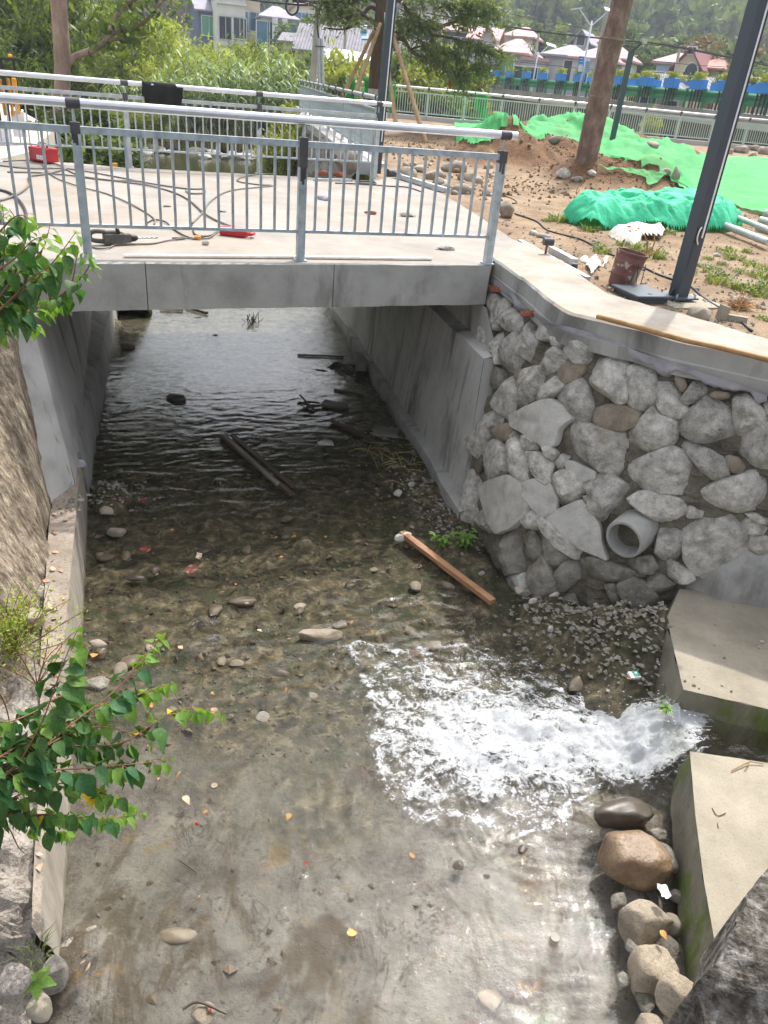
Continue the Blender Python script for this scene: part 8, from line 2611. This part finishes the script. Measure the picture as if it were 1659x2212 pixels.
mb = MB(); mb.bar(A0 - vs_ * 7.4 - Z3 * 2.9, A1 - vs_ * 7.4 - Z3 * 2.9, .5, 4.6); mb.build('added_light_block', M['viaduct_old'], vd_)  # closing wall added behind the arches so their openings stay dark
gr_ = thing('guard_rail', 'green corrugated guard rail along the edge of the viaduct road', 'guard rail', va.lerp(vb, .5))
GZ = .10
prof = [(.0, .26), (.10, .35), (.10, .46), (.0, .55), (.0, .61), (.10, .70), (.10, .82), (.0, .92)]
np_ = int(vl / 2.05)
for k in range(np_ + 8):
 a, b = va - vd * 8 + vd * (2.05 * k), va - vd * 8 + vd * (2.05 * (k + 1))
 mb = MB()
 for i in range(len(prof) - 1):
  (o0, z0), (o1, z1) = prof[i], prof[i + 1]
  mb.add([a + vs_ * o0 + Z3 * (z0 + GZ), b + vs_ * o0 + Z3 * (z0 + GZ), b + vs_ * o1 + Z3 * (z1 + GZ), a + vs_ * o1 + Z3 * (z1 + GZ)], [(0, 1, 2, 3)])
 mb.build('beam', M['guard'], gr_)
 mb = MB(); mb.bar(a + vs_ * .10 + Z3 * 0, a + vs_ * .10 + Z3 * 1.08, .16, .08); mb.build('post', M['guard'], gr_)
# planters
def planter(px, lab, back=False):
 yb = 175 + (px - 1015) * .1165
 az = math.atan2(ray(px, yb).x, ray(px, yb).y)
 # intersect azimuth with the rail line
 o_ = (vs_ * .22) if not back else (-vs_ * 3.2)
 a = va + o_
 den = math.sin(az) * vd.y - math.cos(az) * vd.x
 t = (a.x * vd.y - a.y * vd.x) / den
 p = Vector((math.sin(az) * t, math.cos(az) * t, 0))
 f = (p - Vector((va.x, va.y, 0))).dot(vd) / vl
 p.z = va.z + (vb.z - va.z) * f
 root = thing('planter_box', lab, 'planter', p, 'blue planter boxes along the guard rail')
 Mx = rz(math.atan2(vd.y, vd.x))
 w = 1.3
 mb = MB(); mb.box(p + Z3 * 1.30, (w, .45, .56), Mx); o = mb.build('box', M['blue'], root); bv = o.modifiers.new('bevel', 'BEVEL'); bv.width = .03
 for s in (-.42, -.14, .14, .42):
  mb = MB(); mb.box(p + vd * (s * w) + Z3 * .5, (.07, .07, 1.02), Mx); mb.build('leg', M['black'], root)
 g = np.random.default_rng(int(px))
 n = 420
 C = np.stack([g.normal(size=n) * w * .22, g.normal(size=n) * .16, 1.52 + .42 * g.random(n) + 0 * g.random(n)], 1)
 R2 = np.array(Mx)
 C = C @ R2.T + np.array(p)
 U = rdir(n, g); U[:, 2] = np.abs(U[:, 2]) + .3; U /= np.linalg.norm(U, axis=1)[:, None]
 W = perp(U, g); sz = .085 * (.6 + .8 * g.random(n))
 V, F = quads_from(C, W, U, sz * .35, sz)
 np_mesh('plants', V, F, M['bamboo2' if g.random() < .5 else 'shrub'], root)['kind'] = 'stuff'
for i, px in enumerate([1040, 1067, 1097, 1133, 1167, 1206, 1244, 1287, 1331, 1387, 1440, 1497, 1556, 1638]):
 planter(px, 'blue planter box with green plants standing on the near side of the guard rail')
for px in [1163, 1273, 1325, 1362, 1405, 1455, 1480, 1540, 1611]:
 planter(px, 'blue planter box with green plants standing across the viaduct road', True)
# ------------------------------------------------------------------ houses
def house(label, x0, x1, ye, yr, d, wall, roof, rtype='hip', depth=8.0, yaw=0.0, wins=(), wmat='glass', zb=None, over=.5, storeys=None, trim=None, cat='house', name='house'):
 """x0..x1 photo extent of the front, ye eave row, yr ridge row, at distance d; wins: (centre 0..1, width m, top below eave m, height m)"""
 xc = (x0 + x1) / 2
 pc = atd(xc, ye, d)
 az = math.atan2(pc.x, pc.y)
 w = (atd(x1, ye, d) - atd(x0, ye, d)).length / max(.5, math.cos(yaw))
 ex = Vector((math.cos(az - 0), -math.sin(az), 0)); ex = rz(yaw) @ ex
 ey = Vector((-ex.y, ex.x, 0))
 ze = pc.z
 zr = atd(xc, yr, d + depth / 2).z
 if zb is None:
  zb = min(vground(pc.x, pc.y), vground(pc.x + ey.x * depth, pc.y + ey.y * depth)) - .5
 zb = min(zb, ze - 2.5)
 root = thing(name, label, cat, (pc.x, pc.y, zb))
 O = Vector((pc.x, pc.y, 0))
 def L(u, v, z): return O + ex * u + ey * v + Z3 * z
 h = w / 2
 mb = MB()
 mb.hull8([L(-h, 0, zb), L(h, 0, zb), L(h, depth, zb), L(-h, depth, zb)], [L(-h, 0, ze), L(h, 0, ze), L(h, depth, ze), L(-h, depth, ze)])
 if rtype == 'gable_front':
  mb.add([L(-h, 0, ze), L(h, 0, ze), L(0, 0, zr)], [(0, 1, 2)]); mb.add([L(-h, depth, ze), L(h, depth, ze), L(0, depth, zr)], [(2, 1, 0)])
 if rtype == 'gable_side':
  for s in (-1, 1):
   mb.add([L(s * h, 0, ze), L(s * h, depth, ze), L(s * h, depth / 2, zr)], [(0, 1, 2)])
 mb.build('wall', wall if not isinstance(wall, str) else M[wall], root)
 t = .18
 o = over
 rb = MB()
 def slab(a, b, c, e):
  up = Z3 * t
  rb.add([a, b, c, e, a + up, b + up, c + up, e + up], [(3, 2, 1, 0), (4, 5, 6, 7), (0, 1, 5, 4), (1, 2, 6, 5), (2, 3, 7, 6), (3, 0, 4, 7)])
 if rtype == 'hip':
  k = min(h * .8, depth / 2)
  a, b, c, e = L(-h - o, -o, ze), L(h + o, -o, ze), L(h + o, depth + o, ze), L(-h - o, depth + o, ze)
  r0, r1 = L(-h + k, depth / 2, zr), L(h - k, depth / 2, zr)
  if (r1 - r0).length < .3: r0 = r1 = L(0, depth / 2, zr)
  up = Z3 * .02
  rb.add([a, b, c, e, r0, r1, a - Z3 * t, b - Z3 * t, c - Z3 * t, e - Z3 * t], [(0, 1, 5, 4), (1, 2, 5), (2, 3, 4, 5), (3, 0, 4), (6, 7, 1, 0), (7, 8, 2, 1), (8, 9, 3, 2), (9, 6, 0, 3), (9, 8, 7, 6)])
 elif rtype == 'gable_front':
  sl = (zr - ze) / h
  slab(L(-h - o, -o, ze - sl * o + .02), L(0, -o, zr + .02), L(0, depth + o, zr + .02), L(-h - o, depth + o, ze - sl * o + .02))
  slab(L(0, -o, zr + .02), L(h + o, -o, ze - sl * o + .02), L(h + o, depth + o, ze - sl * o + .02), L(0, depth + o, zr + .02))
 elif rtype == 'gable_side':
  sl = (zr - ze) / (depth / 2)
  slab(L(-h - o, -o, ze - sl * o + .02), L(h + o, -o, ze - sl * o + .02), L(h + o, depth / 2, zr + .02), L(-h - o, depth / 2, zr + .02))
  slab(L(-h - o, depth / 2, zr + .02), L(h + o, depth / 2, zr + .02), L(h + o, depth + o, ze - sl * o + .02), L(-h - o, depth + o, ze - sl * o + .02))
 else:
  rb.hull8([L(-h - .3, -.3, ze + .003), L(h + .3, -.3, ze + .003), L(h + .3, depth + .3, ze + .003), L(-h - .3, depth + .3, ze + .003)], [L(-h - .3, -.3, ze + .3), L(h + .3, -.3, ze + .3), L(h + .3, depth + .3, ze + .3), L(-h - .3, depth + .3, ze + .3)])
 rb.build('roof', M[roof], root)
 for wn in wins:
  cx_, ww, tp, hh = wn[:4]
  mt = wn[4] if len(wn) > 4 else wmat
  u = -h + cx_ * w
  M_ = Matrix((ex, ey, Z3)).transposed()
  c = L(u, -.04, ze - tp - hh / 2)
  mb = MB()
  for sx in (-1, 1):
   mb.box(c + ex * (sx * ww / 2), (.10, .10, hh + .1), M_)
  for sz in (-1, 1):
   mb.box(c + Z3 * (sz * hh / 2), (ww - .10, .11, .10), M_)
  if ww > 1.0:
   mb.box(c, (.06, .08, hh - .1), M_)
  f = mb.build('window', M['white_paint'], root)
  mb = MB(); mb.box(c + ey * .02, (ww - .1, .04, hh - .1), M_); mb.build('pane', M[mt], f)
 if trim:
  for z in trim:
   mb = MB(); mb.box(L(0, -.12, ze - z), (w + .2, .35, .28), Matrix((ex, ey, Z3)).transposed()); mb.build('floor_band', M['wall_white'], root)
 return root, L, w, ze, zr, zb
# left cluster
house('dark blue-grey house with lilac roof and green window, leftmost in the village', 428, 470, 22, -6, 118, 'wall_blue', 'roof_lilac', 'gable_side', 8, .15, [(.55, 1.9, .6, 2.2, 'glass_green')])
house('white three-storey block with window rows and balconies left of the blue-glass villa', 468, 530, -6, -14, 112, 'wall_white', 'roof_pink', 'flat', 9, .1, [(.30, 1.6, 2.0, 2.4), (.5, 3.0, 2.0, 2.4), (.8, 1.6, 2.0, 2.2), (.3, 1.6, 6.0, 2.2), (.62, 2.6, 6.0, 2.2), (.85, 1.6, 6.0, 2.2)], trim=[.6, 4.9, 8.6])
house('pale side wing with blue-grey windows joined to the white three-storey block', 530, 562, -8, -16, 113, 'wall_cream', 'roof_pink', 'flat', 9, .1, [(.3, 2.2, 1.6, 2.2, 'glass_blue'), (.75, 2.0, 1.6, 2.0, 'glass_blue')])
h3 = house('villa with blue glass front, white columns and a pale lilac roof', 566, 640, 38, 14, 108, 'wall_white', 'roof_lilac', 'hip', 9, .1, [(.16, 2.6, .5, 2.6, 'glass_blue'), (.5, 2.2, .5, 2.8, 'glass'), (.82, 2.8, .5, 3.0, 'glass_blue'), (.2, 2.2, 4.4, 1.4), (.55, 1.6, 4.0, 1.6)])
for cx_ in (.36, .64):
 rt_, L_, w_, ze_, zr_, zb_ = h3
 mb = MB(); mb.tube([L_(-w_ / 2 + w_ * cx_, -.8, zb_), L_(-w_ / 2 + w_ * cx_, -.8, ze_ - .1)], .32, 12); mb.build('column', M['white_paint'], rt_, True, angle=40)
house('pale pink-roofed building with blue windows behind the blue-glass villa', 640, 690, 12, -4, 120, 'wall_white', 'roof_pink', 'hip', 9, .1, [(.25, 1.8, .8, 2.2, 'glass_blue'), (.7, 1.8, .8, 2.2, 'glass_blue')])
h4 = house('long low house with grey tiled roof and a solar heater, behind the utility poles', 645, 812, 112, 62, 82, 'wall_cream', 'roof_slate', 'gable_side', 9, -.10, [(.72, 1.6, .4, 1.0), (.9, 2.0, .4, 1.0)], over=.6)
house('small grey tiled outhouse with chimney left of the long low house', 612, 650, 92, 76, 84, 'wall_white', 'roof_slate', 'gable_side', 7, -.1, [(.4, 1.0, .5, .8)])
sh = thing('solar_heater', 'solar water heater on the grey tiled roof', 'solar heater', atd(785, 88, 80))
mb = MB(); a, b, c, e = atd(778, 70, 81), atd(792, 71, 81), atd(796, 87, 79.6), atd(781, 87, 79.6); up = Z3 * .12; mb.add([a, b, c, e, a + up, b + up, c + up, e + up], [(3, 2, 1, 0), (4, 5, 6, 7), (0, 1, 5, 4), (1, 2, 6, 5), (2, 3, 7, 6), (3, 0, 4, 7)]); mb.build('collector', M['glass_blue'], sh)
mb = MB(); mb.tube([a + Z3 * .3, b + Z3 * .3], .28, 12); mb.build('tank', M['lamp_white'], sh, True, angle=40)
# white-blue sheeting below
mb = MB(); vs = []
for j in range(7):
 for i in range(20):
  t = j / 6
  top = 108 + (i / 19) * 20 - 6 * math.sin(i / 19 * 3.14)
  vs.append(atd(700 + i * 6.2, top + (150 - top) * t, 66 - t * 3))
mb.add(vs, [(j * 20 + i, j * 20 + i + 1, (j + 1) * 20 + i + 1, (j + 1) * 20 + i) for j in range(6) for i in range(19)])
o = mb.build('sheeting', M['tarp_white'], smooth=True); so = o.modifiers.new('thickness', 'SOLIDIFY'); so.thickness = .08
tag(o, 'large pale blue and white plastic sheeting below the long grey-roofed house', 'sheeting')
mb = MB(); mb.add([atd(888, 103, 58), atd(905, 112, 58), atd(916, 133, 57.5), atd(898, 132, 57.5), atd(892, 118, 57.7)], [(4, 3, 2, 1, 0)]); o = mb.build('blue_sheet', M['tarp_blue']); so = o.modifiers.new('thickness', 'SOLIDIFY'); so.thickness = .1
tag(o, 'bright blue sheet hanging among the shrubs right of the conifer', 'sheet')
# behind and right of the conifer
house('tall pale apartment building half hidden behind the conifer branches', 862, 955, 20, 10, 95, 'wall_white', 'roof_lilac', 'flat', 10, -.1, [(x, 1.5, t, 1.7, m) for t in (1.0, 4.0, 7.0) for x, m in ((.12, 'glass'), (.38, 'glass_green'), (.62, 'glass'), (.88, 'glass'))], trim=[3.4, 6.4])
h6 = house('pink-roofed house with open blue balcony, left of the gabled pink house', 966, 1012, 66, 46, 100, 'wall_blue', 'roof_pink', 'hip', 8, -.1, [(.25, 2.0, .6, 2.2), (.7, 2.2, .6, 2.2), (.5, 3.0, 4.0, 2.0)], trim=[3.3])
h7 = house('pink-roofed house with a steep front gable in the middle of the village', 1016, 1070, 86, 62, 98, 'wall_grey', 'roof_pink', 'gable_side', 8, -.1, [(.18, 2.4, .4, 1.6), (.42, 1.0, .4, 1.6), (.75, 1.6, .5, 1.8, 'glass_blue')])
rt_, L_, w_, ze_, zr_, zb_ = h7
mb = MB(); q = w_ * .22; cx_ = w_ * .22
mb.add([L_(cx_ - q, -.6, zb_), L_(cx_ + q, -.6, zb_), L_(cx_ + q, -.6, ze_ + .2), L_(cx_, -.6, zr_ - .1), L_(cx_ - q, -.6, ze_ + .2), L_(cx_ - q, 0, zb_), L_(cx_ + q, 0, zb_), L_(cx_ + q, 0, ze_), L_(cx_ - q, 0, ze_)], [(0, 1, 2, 3, 4), (1, 6, 7, 2), (5, 0, 4, 8)])
mb.build('front_gable', M['wall_grey'], rt_)
mb = MB()
for s in (-1, 1):
 mb.bar(L_(cx_ + s * (q + .2), -.75, ze_), L_(cx_, -.75, zr_ + .05), .4, .16)
mb.build('gable_trim', M['roof_pink'], rt_)
house('grey house with low pink hipped roof and a green window, mid village', 1064, 1134, 112, 82, 92, 'wall_grey', 'roof_pink', 'hip', 9, -.2, [(.48, 1.6, .7, 1.5, 'glass_green'), (.85, 1.2, 2.8, 1.6)])
house('cream house with pink hipped roof standing behind and above the others', 1092, 1148, 78, 57, 112, 'wall_cream', 'roof_pink', 'hip', 8, -.2, [(.45, 1.4, .9, 1.8), (.85, 1.0, .9, 1.6)])
house('low flat-roofed shed between the pink-roofed and grey houses', 1130, 1180, 132, 128, 88, 'wall_grey', 'roof_pink', 'flat', 6, -.1, [(.3, 3.0, .5, 1.6), (.7, 2.0, .5, 1.6)])
house('pale grey house with a wide low white-grey roof left of the solar lamp', 1178, 1240, 118, 95, 88, 'wall_grey', 'roof_lilac', 'hip', 9, -.25, [(.88, 1.0, .4, 1.8), (.2, 2.2, 3.9, 1.6), (.85, 2.2, 3.9, 1.4)])
h11 = house('narrow grey gabled house high behind, with a pale roof beside it', 1240, 1270, 86, 72, 108, 'wall_grey', 'roof_lilac', 'gable_front', 7, -.2, [(.5, 1.0, -.6, 1.2), (.7, 1.2, 1.4, 1.2), (.6, 1.2, 3.8, 1.2)])
house('pale orange-roofed wing behind the narrow grey gabled house', 1262, 1290, 92, 82, 114, 'wall_white', 'roof_red', 'gable_side', 7, -.2, [(.5, 1.2, .6, 1.2)])
house('pink hip-roofed house right of the solar lamp, behind the banners', 1238, 1302, 124, 100, 86, 'wall_grey', 'roof_pink', 'hip', 9, -.25, [(.6, 1.4, 1.2, 1.6), (.85, 1.4, 1.2, 1.6)])
house('pink-roofed house with blue doors partly hidden by the leaning trunk', 1288, 1342, 124, 100, 94, 'wall_white', 'roof_pink', 'hip', 8, -.25, [(.45, 1.2, .8, 1.4), (.88, 1.6, 1.4, 2.4, 'tarp_blue')])
# arched-window house
h14 = house('cream gabled house with an arched window and dark red trim at the right', 1462, 1512, 140, 112, 84, 'wall_cream', 'roof_trim', 'gable_front', 8, -.25, [(.5, .8, -1.4, .6)], over=.5)
rt_, L_, w_, ze_, zr_, zb_ = h14
mb = MB(); pts = [L_(.35 + .62 * math.cos(t), -.05, ze_ - .55 + .75 * math.sin(t)) for t in np.linspace(0, math.pi, 13)] + [L_(.35 - .62, -.05, ze_ - 1.7), L_(.35 + .62, -.05, ze_ - 1.7)]
mb.add(pts, [tuple(range(len(pts)))]); win = mb.build('arched_window', M['glass'], rt_)
mb = MB(); mb.tube([p - Vector((0, .06, 0)) for p in pts[:13]], .07, 5); mb.build('window_frame', M['wall_white'], win)
house('pink-roofed pale blue wing left of the arched-window house', 1420, 1466, 134, 112, 86, 'wall_paleblue', 'roof_pink', 'hip', 8, -.25, [(.2, 1.2, .8, 1.2)])
house('weathered red-tiled wing right of the arched-window house', 1508, 1556, 146, 122, 86, 'wall_cream', 'roof_red', 'hip', 8, -.25, [(.5, 1.0, .9, 1.1)])
house('long low slate-roofed house in front of the arched-window house', 1390, 1545, 204, 168, 68, 'wall_cream', 'roof_slate', 'gable_side', 9, -.16, [(.08, 1.2, .3, .6)], over=.6)
house('lean-to with brown tiled roof tucked before the slate-roofed house', 1428, 1478, 206, 184, 63, 'wall_cream', 'roof_slate', 'gable_side', 5, -.3, [(.5, 1.0, .3, .5)])
house('small pink-roofed house at the far right behind the lamp post', 1606, 1644, 192, 172, 76, 'wall_cream', 'roof_red', 'gable_side', 6, -.3, [(.5, 1.0, .4, .8)])
house('grey flat-roofed shed at the right edge behind the guard rail', 1640, 1690, 190, 186, 76, 'wall_grey', 'roof_lilac', 'flat', 6, -.2, [(.5, 1.2, .4, .8)])
# ------------------------------------------------------------------ village trees and shrubs
TP = [(mesh_np('tree_crown', *crown(1500, 'round', .052, 200 + i, 30, .20), M['forest']), 'r') for i in range(3)]
TC = [(mesh_np('tree_crown', *crown(1300, 'cone', .045, 220 + i, 34, .15), M['forest']), 'c') for i in range(2)]
TB = [(mesh_np('tree_crown', *crown(1300, 'round', .055, 240, 26, .22), M['forest_brown']), 'b')]
SB = [(mesh_np('shrub_crown', *crown(1200, 'bush', .065, 260 + i, 22, .26), M['shrub']), 's') for i in range(2)]
WB = [(mesh_np('shrub_crown', *crown(1200, 'bush', .065, 270 + i, 22, .26), M['willow']), 's') for i in range(2)]
mbt = MB(); mbt.tube([(0, 0, 0), (.01, 0, .3), (0, .01, .7)], [.035, .028, .012], 7)
TR = bpy.data.meshes.new('trunk'); TR.from_pydata([tuple(p) for p in mbt.v], [], mbt.f); TR.materials.append(M['bark_dark'])
def tree(px, ytop, d, wid, me, name, lab, cat, grp=None, zb=None):
 top = atd(px, ytop, d)
 zb = vground(top.x, top.y) - .2 if zb is None else zb
 h = max(1.2, top.z - zb)
 root = thing(name, lab, cat, (top.x, top.y, zb), grp)
 o = child(root, 'crown', me); w = wid if wid else h * .8
 o.scale = (w, w, h); o.rotation_euler = (0, 0, rr.uniform(0, 6.28))
 o = child(root, 'trunk', TR); o.scale = (h, h, h)
 return root
rr = random.Random(55)
GT = 'trees between the village houses'
for (px, yt, d, w, k) in [(640, 44, 98, 5, 'r'), (700, 40, 105, 5, 'r'), (730, 60, 100, 4, 'r'), (850, 60, 105, 5, 'r'), (1150, 60, 120, 6, 'r'), (1165, 75, 118, 5, 'c'), (1185, 80, 120, 6, 'r'), (1215, 60, 130, 7, 'c'),
                          (1140, 108, 94, 3, 'r'), (1350, 95, 110, 7, 'r'), (1375, 108, 105, 6, 'r'), (1400, 112, 104, 6, 'r'), (1345, 70, 120, 7, 'r'), (1548, 90, 120, 8, 'b'), (1530, 100, 116, 7, 'b'), (1575, 95, 122, 7, 'r'), (1590, 110, 110, 8, 'b'), (1640, 105, 90, 8, 'r'), (1665, 120, 84, 8, 'r'), (1620, 130, 100, 7, 'r'), (1560, 125, 104, 6, 'r'), (1500, 92, 125, 7, 'r'), (1445, 90, 125, 8, 'r'), (1085, 40, 130, 8, 'r'), (1010, 25, 130, 8, 'r'), (960, 20, 130, 8, 'r')]:
 me = {'r': rr.choice(TP), 'c': rr.choice(TC), 'b': TB[0]}[k][0]
 tree(px, yt, d, w, me, 'village_tree', {'r': 'rounded green tree among the village houses', 'c': 'pointed green tree among the village houses', 'b': 'brownish autumn tree among the village houses'}[k], 'tree', GT)
GS = 'shrubs behind the viaduct and promenade'
for (px, yt, d, w, k, zb) in [(1170, 150, 99, 3, 'w', 1.6), (1195, 142, 97, 4, 'w', 1.6), (1210, 138, 98, 4, 'w', 1.6), (1125, 148, 101, 4, 's', 1.6), (1095, 148, 104, 4, 'w', 1.6), (1070, 146, 108, 5, 'w', 1.6), (1300, 165, 88, 3, 'w', 1.5), (1330, 172, 86, 3, 's', 1.5), (1412, 186, 76, 2, 's', 1.5), (1398, 190, 76, 2, 's', 1.5), (1480, 192, 74, 1.6, 's', 1.5), (1590, 200, 66, 1.8, 's', 1.5), (1250, 160, 90, 4, 's', 1.6), (1275, 163, 88, 3, 's', 1.6), (1150, 150, 98, 3, 's', 1.6), (1040, 148, 114, 4, 's', 1.6),
                              (720, 150, 52, 3.2, 's', -2), (735, 130, 54, 3, 's', -2), (760, 140, 54, 3.2, 's', -2), (700, 132, 54, 3, 'w', -2), (780, 148, 52, 3, 's', -2), (745, 160, 50, 2.4, 's', -2), (890, 130, 56, 3.2, 'w', -2), (870, 120, 60, 4, 'w', -2), (910, 150, 52, 3, 's', -2), (935, 145, 54, 3.6, 's', -2), (960, 140, 58, 4, 's', -2), (990, 142, 60, 4, 's', -2), (930, 110, 64, 4, 'w', -2), (1010, 150, 60, 3.6, 's', -2), (870, 190, 48, 2.2, 'w', -2), (900, 200, 48, 2.2, 'w', -2), (940, 205, 48, 2.4, 'w', -2), (975, 206, 48, 2.2, 'w', -2), (1000, 210, 49, 2.2, 'w', -2), (640, 160, 48, 3, 'w', -2),
                              (1410, 262, 50, 1.3, 's', -2.2)]:
 tree(px, yt, d, w, (rr.choice(SB) if k == 's' else rr.choice(WB))[0], 'shrub', 'yellow-green shrub beyond the promenade railing and viaduct' if k == 's' else 'dark green shrub beyond the promenade railing and viaduct', 'shrub', GS, zb)
# bushes by the left pavement
for (px, yt, d, w, zb) in [(150, 250, 22, 1.6, -.6), (185, 262, 21, 1.4, -.8), (215, 275, 22, 1.4, -1.0), (245, 285, 23, 1.4, -1.4), (200, 300, 19, 1.2, -1.2), (175, 325, 17.5, .9, -1.0), (640, 235, 38, 1.6, -2.3), (625, 250, 36, 1.6, -2.3), (605, 290, 33, 1.2, -2.3), (640, 275, 32, 1.1, -2.3), (585, 300, 34, 1.2, -2.3)]:
 tree(px, yt, d, w, rr.choice(SB if px > 580 else WB)[0], 'shrub', 'leafy green bush on the stream bank just beyond the far railing', 'shrub', 'bushes on the banks beyond the bridge', zb)
# hill forest: nearest trees are things, the rest reads as one mass
GH = 'trees along the lower edge of the wooded hill'
for i in range(70):
 az = R_(rr.uniform(-27, 28)); r = rr.uniform(172, 205)
 x, y = math.sin(az) * r, math.cos(az) * r
 h = rr.uniform(6, 10); w = h * rr.uniform(.6, .95)
 root = thing('hill_tree', 'green tree on the lower edge of the wooded hill', 'tree', (x, y, vground(x, y) - .3), GH)
 me = rr.choice(TP + TC + TB[:1] if rr.random() < .5 else TP)[0]
 o = child(root, 'crown', me); o.scale = (w, w, h); o.rotation_euler = (0, 0, rr.uniform(0, 6))
 o = child(root, 'trunk', TR); o.scale = (h, h, h)
g = np.random.default_rng(33)
prot = [crown(150, 'round', .13, 300 + i, 16, .2) for i in range(4)] + [crown(140, 'cone', .11, 310 + i, 18, .14) for i in range(3)]
VS, FS = [], []
off = 0
n = 2300
azs = np.radians(g.uniform(-30, 32, n)); rs = 200 + 160 * g.random(n) ** .9
xs_, ys_ = np.sin(azs) * rs, np.cos(azs) * rs
zs_ = hill_h(azs, rs)
for i in range(n):
 V, F = prot[g.integers(0, 7)]
 h = g.uniform(7, 14); w = h * g.uniform(.55, .85); a = g.uniform(0, 6.28)
 ca, sa = math.cos(a), math.sin(a)
 Vn = np.stack([(V[:, 0] * ca - V[:, 1] * sa) * w + xs_[i], (V[:, 0] * sa + V[:, 1] * ca) * w + ys_[i], V[:, 2] * h + zs_[i] - .4], 1)
 VS.append(Vn); FS.append(F + off); off += len(V)
o = np_mesh('hill_forest', np.concatenate(VS), np.concatenate(FS), M['forest'], None, (20, 260, 5))
o['kind'] = 'stuff'
# ------------------------------------------------------------------ thin summer haze round the whole place
mb = MB(); mb.box((0, 400, 64.5), (1700, 1300, 141))
hz_ = mb.build('haze', M['paper'])
hz_['kind'] = 'stuff'
hz_.data.materials.clear()
N = NT('haze_air')
vol = N.n('VolumePrincipled', {'Color': (.78, .86, 1.0, 1), 'Density': .0007, 'Anisotropy': .2})
N.t.links.new(vol.outputs[0], N.out.inputs['Volume'])
hz_.data.materials.append(N.m)
hz_.display_type = 'WIRE'
